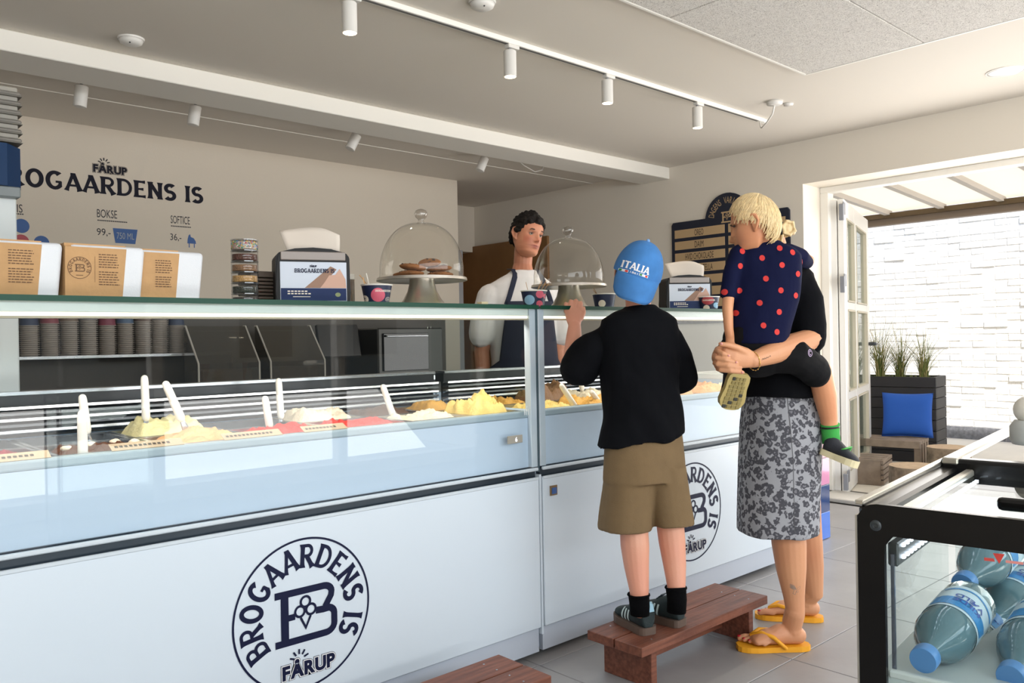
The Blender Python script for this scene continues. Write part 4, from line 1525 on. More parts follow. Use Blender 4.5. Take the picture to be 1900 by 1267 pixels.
flat('board_monogram', monogram(.12), (XB, yc, 2.132), RY, Z, m_tan, fb, .0008)

# ================================================================== equipment behind the counter
m_bb = M('back_bench_dark', '2c2b2c', .4)
bk = root('back_counter', (1.5, 5.4, 0), 'dark back counter with steel top along the rear wall', 'counter')
bm = nb(); box(bm, -2.4, 4.4, 5.10, 5.68, .08, .90); fin('cabinet_body', bm, m_bb, bk)
for i in range(9):
    bm = nb(); box(bm, -2.35 + i * .75, -1.62 + i * .75, 5.085, 5.10, .11, .88, bev=.003); fin('door', bm, M('bench_door', '3a3838', .4), bk)
bm = nb(); box(bm, -2.42, 4.42, 5.06, 5.69, .90, .94, bev=.004); fin('worktop', bm, m_steel, bk)
bm = nb(); box(bm, 1.0, 2.35, 5.35, 5.68, 1.13, 1.15, bev=.002); box(bm, 1.0, 1.02, 5.35, 5.68, .94, 1.13); box(bm, 2.33, 2.35, 5.35, 5.68, .94, 1.13); fin('shelf', bm, m_steel, bk)
bm = nb(); box(bm, -2.4, 4.4, 5.665, 5.695, .94, 1.50, bev=.002); fin('splashback', bm, M('splash_dark', '55504a', .5), bk)
cols_ = ['39455f', '8d4650', '7d6b5c', '394a6a', '8a4a58', '5b6e86', '6c5b52', '33405c']
for k in range(9):
    x = 1.17 + .106 * k
    t = root('cup_stack', (x, 5.45, 1.15), 'column of nested paper cups on the rear shelf, ' + ['first', 'second', 'third', 'fourth', 'fifth', 'sixth', 'seventh', 'eighth', 'ninth'][k] + ' from the white post', 'cup stack', 'nested cup columns on the rear shelf')
    bm = nb(); nC = 15 + (k * 5) % 4
    prof = []
    for j in range(nC):
        z = .012 * j
        prof += [(.041, z), (.044, z + .007), (.052, z + .0075), (.052, z + .0118)]
    prof += [(.036, .012 * nC), (.034, .012 * nC + .055)]
    lathe(bm, prof, (x, 5.45, 1.15), 18); fin('nested_cups', bm, M('cups_pale', 'a49a90', .5), t, smooth=True, angle=30)
    bm = nb(); z = 1.15 + .012 * nC; lathe(bm, [(.0512, z - .002), (.040, z + .07), (.036, z + .072)], (x, 5.45, 0), 18, cap0=False); fin('top_cup', bm, M('cup_c%d' % k, cols_[k % 8], .5), t, smooth=True, angle=40)
# slanted clear-lidded bins, dark oven, till
for k, x in enumerate((2.22, 2.70)):
    t = root('lidded_bin', (x, 4.95, .94), 'slant-fronted clear plastic bin on the rear worktop, ' + ('left' if k == 0 else 'right') + ' one of the pair', 'bin', 'slant-fronted bins')
    y0, y1 = 5.10, 5.33
    pr = [(y0, .945), (y0, 1.08), (y1 - .03, 1.32), (y1, 1.32), (y1, .945)]
    vv = [(x - .2, a, b) for a, b in pr] + [(x + .2, a, b) for a, b in pr]
    n = 5
    meshobj('bin_shell', vv, [tuple(range(n)), tuple(range(n, 2 * n))[::-1]] + [(i, (i + 1) % n, (i + 1) % n + n, i + n) for i in range(n)], GL('bin_clear', 'b8b4ac', 1.5, 1.6, ('6f6a62', .35)), t)
    for s in (-.2, .2):
        v, f = limb([(x + s, a, b) for a, b in pr[:4]], [.006] * 4, 6, ends=False); meshobj('bin_edge', v, f, M('bin_edge', 'c9c4ba', .4), t)
    bm = nb(); box(bm, x - .17, x + .17, y0 + .03, y1 - .02, .95, 1.04, bev=.01); fin('contents', bm, M('bin_contents', '6e5c48', .8, var=(30, .3)), t)
t = root('till_screen', (3.1, 5.29, .94), 'black till screen seen dimly through the counter glass', 'screen')
bm = nb(); mt = Matrix.Translation((3.10, 5.25, 1.2)) @ Matrix.Rotation(math.radians(-12), 4, 'X'); box(bm, -.17, .17, -.015, .015, -.11, .13, bev=.006, mtx=mt); fin('panel', bm, M('till_black', '101113', .3), t)
bm = nb(); lathe(bm, [(.09, .941), (.085, .955), (.02, .96), (.018, 1.15)], (3.10, 5.29, 0), 18); fin('stand', bm, m_black, t, smooth=True, angle=40)
t = root('dark_oven', (3.65, 5.35, .94), 'squat dark countertop oven on the rear worktop', 'oven')
bm = nb(); box(bm, 3.35, 3.95, 5.12, 5.6, .945, 1.30, bev=.01); fin('case', bm, M('oven_case', '3a3936', .35, .5), t)
bm = nb(); box(bm, 3.39, 3.80, 5.105, 5.12, .98, 1.26, bev=.004); fin('door', bm, M('oven_glass', '15161a', .12), t)
v, f = limb([(3.41, 5.09, 1.24), (3.78, 5.09, 1.24)], [.008, .008], 8); meshobj('handle', v, f, m_steel, t)

# tall dispenser at the left edge: clear ribbed lid tubes over a navy box on a pale post
cd = root('cone_dispenser', (.55, 3.2, 0), 'tall dispenser with clear ribbed tubes over a navy box at the left edge', 'dispenser')
bm = nb(); box(bm, .30, .650, 3.17, 3.42, .0, 1.715, bev=.004); fin('post', bm, M('post_pale', 'c9cfd0', .4), cd)
vv = [(.40, 3.12), (.615, 3.12), (.668, 3.19), (.668, 3.42), (.40, 3.42)]
bm = nb(); a = [bm.verts.new((x, y, 1.735)) for x, y in vv]; b = [bm.verts.new((x, y, 1.875)) for x, y in vv]
bm.faces.new(a[::-1]); bm.faces.new(b); [bm.faces.new((a[i], a[(i + 1) % 5], b[(i + 1) % 5], b[i])) for i in range(5)]
fin('navy_box', bm, M('dispenser_navy', '0b2e54', .45, spec=.2), cd)
bm = nb(); box(bm, .40, .655, 3.13, 3.42, 1.70, 1.735, bev=.003); fin('underside', bm, M('underside_grey', '6f7678', .4), cd)
m_rib = GL('rib_clear', 'cfccc6', 1.5, 1.5, ('a9a59e', .45))
m_ribo = M('rib_line', '6b675f', .5)
for k in range(6):
    z = 1.885 + k * .031
    bm = nb()
    for (x0, x1, y0, y1) in ((.45, .652 + .012, 3.14, 3.40),):
        box(bm, x0, x1, y0, y1, z, z + .014, bev=.004)
    fin('rib', bm, m_rib, cd)
    bm = nb(); box(bm, .46, .655, 3.15, 3.39, z + .014, z + .031, bev=.003); fin('cup_wall', bm, GL('rib_inner', 'e9e6e0', 1.4, 1.2, ('cfcbc2', .5)), cd)
    bm = nb(); box(bm, .448, .666, 3.138, 3.402, z - .0012, z + .0006); fin('rib_line', bm, m_ribo, cd)

# ================================================================== step benches
m_bench = M('bench_wood', '7d4632', .5, bump=(40, .15))
nt = m_bench.node_tree
tc = nt.nodes.new('ShaderNodeTexCoord'); mp = nt.nodes.new('ShaderNodeMapping'); mp.inputs['Scale'].default_value = (3, 45, 45)
nz = nt.nodes.new('ShaderNodeTexNoise'); nz.inputs['Scale'].default_value = 1.6; nz.inputs['Detail'].default_value = 6
cr2 = nt.nodes.new('ShaderNodeValToRGB'); cr2.color_ramp.elements[0].color = lin('5a3022'); cr2.color_ramp.elements[1].color = lin('85503c'); cr2.color_ramp.elements[0].position = .3; cr2.color_ramp.elements[1].position = .72
nt.links.new(tc.outputs['Object'], mp.inputs[0]); nt.links.new(mp.outputs[0], nz.inputs['Vector']); nt.links.new(nz.outputs['Fac'], cr2.inputs[0]); nt.links.new(cr2.outputs[0], nt.nodes['Principled BSDF'].inputs['Base Color'])
BZ = .165


def bench(x0, x1, y0, y1, label):
    b = root('step_bench', ((x0 + x1) / 2, (y0 + y1) / 2, 0), label, 'bench', 'step benches')
    ym = (y0 + y1) / 2
    for a, c in ((y0, ym - .003), (ym + .003, y1)):
        bm = nb(); box(bm, x0, x1, a, c, BZ - .033, BZ, bev=.002); fin('plank', bm, m_bench, b)
    for a in (x0 + .075, x1 - .105):
        bm = nb(); box(bm, a, a + .03, y0 + .02, y1 - .01, 0, BZ - .033, bev=.002); fin('leg', bm, m_bench, b)
    bm = nb(); box(bm, x0 + .10, x1 - .10, ym + .02, ym + .045, .03, BZ - .034, bev=.002); fin('stretcher', bm, m_bench, b)
    for x in (x0 + .09, x1 - .09):
        bm = nb()
        for y in (y0 + .03, ym - .03, ym + .03, y1 - .03): lathe(bm, [(.0035, BZ - .001), (.0035, BZ + .0006)], (x, y, 0), 8)
        fin('screw_heads', bm, m_steel, b)
    return b


bench(2.155, 2.945, 1.745, 1.990, 'red-brown wooden step bench the boy stands on')
bench(.995, 1.785, 1.80, 2.045, 'red-brown wooden step bench at the bottom edge under the round emblem')

# ================================================================== outside seating
m_old = M('weathered_wood', '8f7f70', .8, bump=(30, .4), var=(14, .18))
m_plant = M('planter_black', '29282b', .6, bump=(20, .2))
ang = math.radians(42.4 - 90 + 24)


def rot_frame(o, deg):
    a = math.radians(deg)
    return Matrix.Translation(V(o)) @ Matrix.Rotation(a, 4, 'Z')


# planter: long axis seen almost square on
PF = rot_frame((7.86, 2.93, 0), 98)       # local x runs to the picture's left, local y away from the viewer
pl = root('planter', (7.86, 2.93, 0), 'black plank planter box of tall grasses by the white brick wall', 'planter')
for r in range(8):
    for nm, dims in (('plank', (0, 1.25, 0, .03)), ('plank', (0, .03, .03, .37)), ('plank', (0, 1.25, .37, .40))):
        z0 = .005 + r * .0985
        bm = nb(); box(bm, dims[0], dims[1], -dims[3], -dims[2], z0, z0 + .094, bev=.003, mtx=PF); fin(nm, bm, m_plant, pl)
bm = nb(); box(bm, .03, 1.22, -.368, -.032, .5, .755, mtx=PF); fin('soil', bm, M('soil', '4a3c2c', .95), pl)
m_grass = M('grass_blade', '6f7c42', .6, var=(6, .25)); m_grass2 = M('grass_dry', 'a79c68', .7)
for k, (lx, hh) in enumerate(((.14, .50), (.34, .58), (.52, .62), (.70, .66), (.88, .6), (1.06, .6))):
    t = root('ornamental_grass', PF @ V((lx, -.17, .757)), 'tall arching grass clump in the black planter, ' + ['first', 'second', 'third', 'fourth', 'fifth', 'sixth'][k] + ' from its right end', 'grass', 'grass clumps in the planter')
    vv, ff = [], []
    v2, f2 = [], []
    for i in range(110):
        a = rnd.uniform(0, 6.283); lean = rnd.uniform(.05, .95); h = hh * rnd.uniform(.4, 1.1)
        base = PF @ V((lx + rnd.uniform(-.03, .03), -.17 + rnd.uniform(-.03, .03), .757))
        dirx = V((math.cos(a), math.sin(a), 0)); sd = V((-dirx.y, dirx.x, 0))
        tgt, tf = (vv, ff) if i % 3 else (v2, f2)
        prev = None
        for j in range(7):
            s = j / 6
            p = base + dirx * (h * lean * (s ** 1.8) * 1.1) + V((0, 0, h * (s - .35 * lean * s ** 3)))
            w_ = .0044 * (1 - s * .85)
            n0 = len(tgt); tgt.extend([p - sd * w_, p + sd * w_])
            if prev is not None: tf.append((prev, prev + 1, n0 + 1, n0))
            prev = n0
    meshobj('green_blades', vv, ff, m_grass, t, kind='stuff'); meshobj('dry_blades', v2, f2, m_grass2, t, kind='stuff')
    vv, ff = [], []
    for i in range(60):
        a = rnd.uniform(0, 6.283); base = PF @ V((lx + rnd.uniform(-.09, .09), -.17 + rnd.uniform(-.12, .12), .757)); p = base + V((.03 * math.cos(a), .03 * math.sin(a), rnd.uniform(.02, .07)))
        n0 = len(vv); vv.extend([base + V((.004, 0, 0)), base - V((.004, 0, 0)), p]); ff.append((n0, n0 + 1, n0 + 2))
    meshobj('ground_cover', vv, ff, M('ground_cover', '8fa04e', .7), t, kind='stuff')

# slatted bench with a blue cushion
BF = rot_frame((7.16, 2.80, 0), 100)
bs = root('slatted_bench', (7.2, 2.76, 0), 'weathered wooden slat bench carrying the blue cushion in front of the planter', 'bench')
for k in range(4):
    y0 = -.34 + k * .088 + .0
    bm = nb(); box(bm, 0, 1.1, y0, y0 + .08, .255, .285, bev=.003, mtx=BF); fin('slat', bm, m_old, bs)
bm = nb(); box(bm, 0, 1.1, .0, .025, .225, .285, bev=.003, mtx=BF); fin('front_rail', bm, m_old, bs)
for k in range(4):
    for x in (.0, 1.05):
        y0 = -.33 + k * .095
        bm = nb(); box(bm, x, x + .05, y0, y0 + .045, 0.0, .255, bev=.003, mtx=BF); fin('leg', bm, m_old, bs)
cu = root('cushion', (7.4, 2.98, .285), 'bright blue square cushion leaning against the black planter', 'cushion')
CF = Matrix.Translation(BF @ V((-.04, -.30, .288))) @ Matrix.Rotation(math.radians(108), 4, 'Z') @ Matrix.Rotation(math.radians(13), 4, 'X')
vv, ff = [], []
N = 20
for side in (1, -1):
    for j in range(N + 1):
        for i in range(N + 1):
            u, v = i / N * 2 - 1, j / N * 2 - 1
            e = max(0, (1 - u ** 4)) * max(0, (1 - v ** 4))
            px = u * (1 - .06 * (1 - v * v)) * .205; pz = v * (1 - .06 * (1 - u * u)) * .195
            th_ = side * (.062 * e ** .5 + .004 * noise.noise(V((u * 2.2, v * 2.2, side))) * e)
            if side < 0: pass
            vv.append(CF @ V((px + .2, th_, pz + .195)))
n1 = (N + 1) ** 2
for s in (0, 1):
    for j in range(N):
        for i in range(N):
            a = s * n1 + j * (N + 1) + i
            q = (a, a + 1, a + N + 2, a + N + 1)
            ff.append(q if s == 0 else q[::-1])
bm = nb(); vs_ = [bm.verts.new(p) for p in vv]
for f in ff: bm.faces.new([vs_[i] for i in f])
bmesh.ops.remove_doubles(bm, verts=bm.verts, dist=.002)
fin('cover', bm, M('cushion_blue', '1d57b4', .8, bump=(300, .2)), cu, smooth=True)
v, f = limb([CF @ V((.0, 0, .0)), CF @ V((.2, 0, .012)), CF @ V((.4, 0, 0))], [.004] * 3, 6); meshobj('piping', v, f, M('cushion_piping', '174a9c', .8), cu)

# stumps
m_bark = M('bark', '8a7a68', .95, bump=(22, 1.0), var=(18, .4)); m_cut = M('cut_wood', 'cfb597', .8, var=(20, .08))


def stump(c, r, h, label):
    t = root('log_stool', c, label, 'log stool', 'log stools')
    vv, ff = [], []
    n, m = 48, 8
    for j in range(m + 1):
        for i in range(n):
            a = 2 * math.pi * i / n
            q = r * (1 + .05 * noise.noise(V((math.cos(a) * 1.5, math.sin(a) * 1.5, c[0])))) + .006 * noise.noise(V((math.cos(a) * 9, math.sin(a) * 9, j * .5)))
            vv.append((c[0] + q * math.cos(a), c[1] + q * math.sin(a), h * j / m))
    for j in range(m):
        for i in range(n): ff.append((j * n + i, j * n + (i + 1) % n, (j + 1) * n + (i + 1) % n, (j + 1) * n + i))
    meshobj('bark', vv, ff, m_bark, t, smooth=True)
    top = [(x, y, h + .001) for x, y, z in vv[-n:]]
    meshobj('cut_face', top, [tuple(range(n))], m_cut, t)
    for q in (.3, .6, .85):
        meshobj('growth_ring', [(c[0] + (p[0] - c[0]) * k, c[1] + (p[1] - c[1]) * k, h + .0018) for k in (q, q + .012) for p in top], [(i, (i + 1) % n, n + (i + 1) % n, n + i) for i in range(n)], M('ring_tan', 'b3977a', .8), t)


s1 = at(1700, 864, 6.05); s2_ = at(1760, 829, 6.75)
stump((s1.x, s1.y, 0), .185, s1.z, 'nearer pale-topped log stool with rough bark outside the door')
stump((s2_.x, s2_.y, 0), .165, s2_.z, 'farther log stool with grey bark, right of the slatted bench')
# low pallet of upright slats
PLF = rot_frame((6.46, 2.83, 0), 104)
pt = root('wood_pallet', (6.6, 2.86, 0), 'low weathered pallet of boards behind the open door leaf', 'pallet')
for k in range(7):
    bm = nb(); box(bm, 0, .62, -.42 + k * .058, -.42 + k * .058 + .047, .0, .20 + .004 * (k % 2), bev=.003, mtx=PLF); fin('board', bm, m_old, pt)
for k in range(5):
    bm = nb(); box(bm, -.02, .0, -.42, -.02, .01 + .04 * k, .04 + .04 * k, bev=.002, mtx=PLF); fin('end_board', bm, m_old, pt)

# ================================================================== glass cooler at the lower right
CO = rot_frame((.963, .449, 0), 7.2)            # local x along its length, local -y along its near face
ck_ = root('drinks_cooler', (.963, .449, .6), 'black-framed glass drinks cooler with water bottles at the lower right', 'cooler')
m_cb = M('cooler_black', '060607', .25, spec=.35); m_cg = M('cooler_grey', '3b4043', .35, .4)
m_cglass = GL('cooler_glass', 'f4f8f8', 1.5, .5)
m_leds = EM('cooler_led', 'eaf2ff', 6.0)
WID, LEN = .52, .395


def cbox(nm, mat, *d, bev=.0, par=ck_, seg=1, smooth=False):
    bm = nb(); box(bm, *d, bev=bev, mtx=CO, seg=seg); return fin(nm, bm, mat, par)


# near face: one black bezel plate with a rounded corner and a window
def bezel():
    R_ = .022
    outer = [(0, .30), (0, 1.0 - R_)] + [(R_ - R_ * math.cos(a), 1.0 - R_ + R_ * math.sin(a)) for a in (.4, .8, 1.2)] + [(R_, 1.0), (WID - R_, 1.0), (WID, 1.0 - R_), (WID, .30)]
    inner = [(.030, .34), (.030, .95), (.030, .952), (.032, .955), (.036, .9605), (.040, .9645), (WID - .04, .9645), (WID - .03, .95), (WID - .03, .34)]
    n = len(outer)
    vv = []
    for x in (-.004, .004):
        for s, z in outer: vv.append(CO @ V((x, -s, z)))
        for s, z in inner: vv.append(CO @ V((x, -s, z)))
    ff = []
    for i in range(n - 1):
        ff.append((i, i + 1, n + i + 1, n + i)); ff.append((2 * n + i, 3 * n + i, 3 * n + i + 1, 2 * n + i + 1))
        ff.append((i, 2 * n + i, 2 * n + i + 1, i + 1)); ff.append((n + i, n + i + 1, 3 * n + i + 1, 3 * n + i))
    ff.append((0, n, 3 * n, 2 * n)); ff.append((n - 1, 3 * n - 1, 4 * n - 1, 2 * n - 1)) if False else None
    meshobj('bezel', vv, ff, m_cb, ck_)


bezel()
cbox('front_glass', m_cglass, .000, .002, -WID + .02, -.02, .32, .975)
cbox('chrome_edge', M('cooler_trim', 'b7b4ac', .3, .8), -.005, .005, .000, .0022, .30, .985)
bm = nb(); mt = CO @ Matrix.Translation((-.004, -.021, .975)) @ Matrix.Rotation(math.radians(-90), 4, 'Y'); lathe(bm, [(.0065, 0), (.0065, .001), (.005, .002), (.003, .0022), (.0025, .001)], n=20, mtx=mt); fin('screw', bm, m_cg, ck_, smooth=True, angle=30)
# top frame and lid rails
cbox('top_rail', m_cb, 0.0, LEN, -.030, .0, .955, .996, bev=.004)
cbox('rail_trim', M('cooler_trim2', 'c7c2b6', .25, .8), 0.0, 1.0, -.006, .004, .9965, 1.002, bev=.001)
cbox('lid_rail', M('lid_rail', 'b9b4a8', .3, .7), .0, .36, -.052, -.040, .985, .995, bev=.002)
cbox('lid_rail', M('lid_rail', 'b9b4a8', .3, .7), .36, 1.02, -.030, -.008, 1.0, 1.010, bev=.002)
cbox('cross_bar', m_cb, LEN - .03, LEN, -WID, -.004, .955, 1.008, bev=.006, seg=2)
cbox('lid_handle', m_cb, .05, .066, -WID + .02, -.135, .997, 1.012, bev=.005, seg=2)
cbox('far_rail', m_cb, 0, LEN, -WID, -WID + .03, .955, .996, bev=.004)
cbox('lid_glass', m_cglass, .01, .345, -WID + .03, -.045, .986, .990)
cbox('side_glass', m_cglass, .01, LEN - .01, -.010, -.006, .32, .955)
cbox('side_glass', m_cglass, .01, LEN - .01, -WID + .006, -WID + .010, .32, .955)
cbox('end_glass', m_cglass, LEN - .012, LEN - .008, -WID + .02, -.02, .32, .955)
cbox('corner_post', M('post_chrome', '8b90a0', .25, .8), .012, .016, -.036, -.032, .34, .94)
led_h = cbox('led_holder', m_cg, .015, .33, -.040, -.028, .925, .953, bev=.002)
for zz in (.948, .934):
    bm = nb()
    for k in range(18):
        x = .03 + k * .016
        box(bm, x, x + .007, -.0425, -.040, zz - .002, zz + .002, mtx=CO)
    fin('led_dots', bm, m_leds, led_h, kind='stuff')
bm = nb()
for k in range(22):
    x = .02 + k * .0148
    box(bm, x, x + .006, -.062, -.058, .980, .984, mtx=CO)
fin('led_dots', bm, m_leds, ck_, kind='stuff')
cbox('base_tray', M('tray_pale', 'c9cfce', .35), .004, LEN - .01, -WID + .01, -.01, .785, .797, bev=.002)
cbox('front_strip', M('strip_pale', 'd9dcd9', .35), .003, .012, -WID + .03, -.03, .797, .806, bev=.002)
cbox('lower_case', M('case_dark', '1c1d20', .4), .005, LEN - .005, -WID + .004, -.004, .02, .30, bev=.004)
for x in (.03, LEN - .06):
    for y in (-.06, -WID + .03): cbox('caster', m_black, x, x + .03, y, y + .03, 0, .022, bev=.004)

m_pet = GL('pet_blue', 'a9c4cc', 1.45, 1.2, ('86aab4', .5)); m_capb = M('cap_blue', '5a8fc9', .35)
m_lab = M('label_white', 'c9dbe4', .4); m_labb = M('label_blue', '2c86c4', .4); m_labi = M('label_ink', '2f4fa0', .4)


def bottle(cap_p, end_p, label, roll=0):
    a, b = V(cap_p), V(end_p)
    d = (b - a).normalized(); L_ = .21
    t = root('water_bottle', a, label, 'bottle', 'water bottles in the cooler')
    q = d.to_track_quat('Z', 'Y').to_matrix().to_4x4()
    mt = Matrix.Translation(a) @ q
    R_ = .033
    bm = nb(); lathe(bm, [(.010, .014), (.012, .03), (.018, .042), (.028, .060), (R_, .078), (R_, .10), (.0315, .115), (R_, .13), (R_, .19), (.030, .200), (.020, .204)], n=32, mtx=mt); bo = fin('body', bm, m_pet, t, smooth=True, angle=60)
    bm = nb(); lathe(bm, [(.0145, 0), (.0152, .002), (.0152, .016), (.0145, .018)], n=30, mtx=mt); fin('cap', bm, m_capb, t, smooth=True, angle=40)
    bm = nb(); lathe(bm, [(R_ + .0006, .096), (R_ + .0006, .168)], n=36, mtx=mt, cap0=False, cap1=False); lb = fin('label', bm, m_lab, t, smooth=True)
    # print on the side that faces the aisle
    toc = (CAMP - (a + d * .13)); toc -= d * toc.dot(d); toc.normalize()
    up = d; ri = up.cross(toc)
    bv = bvh_of(lb); o = a + d * .13 + toc * .1
    wrapped('label_wave', poly2([(-.032, -.028), (.03, -.029), (.031, -.006), (.018, -.018), (.0, -.022), (-.018, -.014), (-.031, -.002)]), bv, o, ri, up, m_labb, lb, .0006, .006)
    wrapped('label_wave', poly2([(-.03, .022), (0, .027), (.03, .02), (.03, .025), (0, .030), (-.03, .027)]), bv, o, ri, up, m_labb, lb, .0006, .006)
    tx = join2([shift2(txt('KILDE', .010, .02, .9), 0, .004), shift2(txt('VÆLD', .010, .02, .9), 0, -.009)])
    wrapped('label_lettering', shift2(tx, 0, 0, math.pi), bv, o, ri, up, m_labi, lb, .0009, .005)
    bm = nb(); lathe(bm, [(.026, .064), (.031, .08), (.031, .188), (.02, .198)], n=24, mtx=mt); fin('water', bm, GL('water_blue', 'b4cdd4', 1.33, .6, ('83a8b3', .25)), t, smooth=True, angle=60)
    return t


bottle(at(1712, 1226, .955), at(1815, 1100, 1.13), 'water bottle lying in front at the left with its blue cap towards the glass')
bottle(at(1786, 1085, 1.13), at(1880, 985, 1.28), 'water bottle behind the front one, topmost in the cooler')
bottle(at(1874, 1258, .945), at(1955, 1120, 1.11), 'water bottle at the right lower picture edge, cap towards the glass')
bottle(at(1772, 1240, 1.06), at(1850, 1140, 1.22), 'water bottle lying lower between the two front ones')
bottle(at(1832, 1160, 1.14), at(1925, 1060, 1.29), 'water bottle with an upside-down label in the middle of the heap')
def onface(px, py):
    d = at(px, py, 1.0) - CAMP; n = CO.to_3x3() @ V((1, 0, 0)); p0 = CO @ V((-.0006, 0, 0)); return CAMP + d * ((p0 - CAMP).dot(n) / d.dot(n))


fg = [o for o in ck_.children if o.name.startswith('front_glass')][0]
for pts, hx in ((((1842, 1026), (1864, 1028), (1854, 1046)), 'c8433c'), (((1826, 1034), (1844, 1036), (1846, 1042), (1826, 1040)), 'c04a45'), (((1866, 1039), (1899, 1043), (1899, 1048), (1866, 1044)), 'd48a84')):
    meshobj('glass_mark', [onface(*q) for q in pts], [tuple(range(len(pts)))], M('red_mark_' + hx, hx, .4), fg)  # red triangle and bars laid flat on the front glass
jg = root('white_jug', at(1912, 832, 1.5), 'white rounded jug cut by the right picture edge above the cooler', 'jug')
pj = CO @ V((LEN - .005, -.05, 0)); c0 = CO @ V((.705, -.075, 0))
bm = nb(); lathe(bm, [(.0, .997), (.030, .997), (.034, 1.005), (.034, 1.028), (.026, 1.04), (.0, 1.041)], (c0.x, c0.y, 0), 28, cap0=False, cap1=False); fin('base', bm, M('jug_grey', 'b9bbb8', .4), jg, smooth=True)
v, f = ball((c0.x, c0.y, 1.058), (.028, .028, .026), 24, 12); meshobj('top', v, f, M('jug_white', 'e7e2d6', .4), jg, smooth=True)

# ================================================================== people
def hd(deg): return V((math.sin(math.radians(deg)), math.cos(math.radians(deg)), 0))


def skin(name, hexc): return M(name, hexc, .5, tint=True, bump=(180, .06))


def interp(tab, z):
    for (a, va), (b, vb) in zip(tab, tab[1:]):
        if a <= z <= b:
            t = (z - a) / (b - a); t = t * t * (3 - 2 * t) * .5 + t * .5
            return va + (vb - va) * t
    return tab[-1][1] if z > tab[-1][0] else tab[0][1]


FRONT = [(-.5, .27), (-.46, .365), (-.40, .380), (-.34, .358), (-.27, .368), (-.17, .375), (-.05, .365), (.06, .385), (.18, .385), (.3, .345), (.4, .26), (.47, .13), (.5, .0)]
BACK = [(-.5, -.05), (-.42, .06), (-.3, .20), (-.15, .33), (0, .42), (.15, .455), (.28, .42), (.4, .31), (.47, .16), (.5, .0)]
SIDE = [(-.5, .10), (-.46, .175), (-.38, .235), (-.28, .268), (-.15, .29), (0, .305), (.15, .325), (.28, .30), (.4, .22), (.47, .115), (.5, .0)]


def head_piece(c, r, f, u, H, n=64, m=56, face=True):
    """head surface: c centre, axes right / forward / up, chin-to-crown height H"""
    verts, faces = [], []
    for j in range(m + 1):
        z = -.5 + j / m
        z = max(-.499, min(.499, z))
        fr, bk, sd = interp(FRONT, z), interp(BACK, z), interp(SIDE, z)
        for i in range(n):
            a = 2 * math.pi * i / n
            x = sd * math.sin(a)
            ca = math.cos(a)
            y = fr * (abs(ca) ** .85) if ca > 0 else -bk * (abs(ca) ** .9)
            zz = z
            if face and ca > 0:
                g = lambda px, pz, sx, sz: math.exp(-((x - px) / sx) ** 2 - ((z - pz) / sz) ** 2)
                y += .035 * g(0, .0, .03, .07) + .075 * g(0, -.085, .036, .055) + .085 * g(0, -.14, .042, .032)
                y += .03 * (g(.05, -.15, .025, .022) + g(-.05, -.15, .025, .022))
                y -= .050 * (g(.135, .012, .062, .045) + g(-.135, .012, .062, .045))
                y += .016 * (g(.13, .085, .09, .03) + g(-.13, .085, .09, .03))
                y += .018 * (g(.19, -.09, .07, .07) + g(-.19, -.09, .07, .07))
                y += .024 * g(0, -.245, .075, .018) + .026 * g(0, -.295, .065, .02) - .018 * g(0, -.268, .085, .009) - .012 * g(0, -.345, .06, .02)
                y += .022 * g(0, -.43, .07, .05)
            verts.append(V(c) + V(r) * (x * H) + V(f) * (y * H) + V(u) * (zz * H))
    for j in range(m):
        for i in range(n):
            i2 = (i + 1) % n
            faces.append((j * n + i, j * n + i2, (j + 1) * n + i2, (j + 1) * n + i))
    faces.append(tuple(range(n))[::-1]); faces.append(tuple(m * n + i for i in range(n)))
    return verts, faces


def ear_piece(c, out, back, up, h):
    """an ear: flattened disc with a raised rim"""
    ps = [c + up * (-.42 * h) + back * (-.08 * h), c + up * (-.25 * h) + back * (.10 * h) + out * (.10 * h), c + up * (.10 * h) + back * (.28 * h) + out * (.18 * h),
          c + up * (.42 * h) + back * (.20 * h) + out * (.16 * h), c + up * (.50 * h) + back * (.0 * h) + out * (.10 * h), c + up * (.32 * h) + back * (-.14 * h) + out * (.04 * h)]
    rim = limb(ps, [.055 * h, .075 * h, .08 * h, .08 * h, .075 * h, .06 * h], 8)
    plate = limb([c + up * (-.35 * h), c + up * (.0 * h) + back * (.04 * h) + out * (.05 * h), c + up * (.36 * h) + back * (.06 * h) + out * (.06 * h)], [(.10 * h, .07 * h), (.2 * h, .06 * h), (.18 * h, .06 * h)], 10, ref=back)
    return [rim, plate]


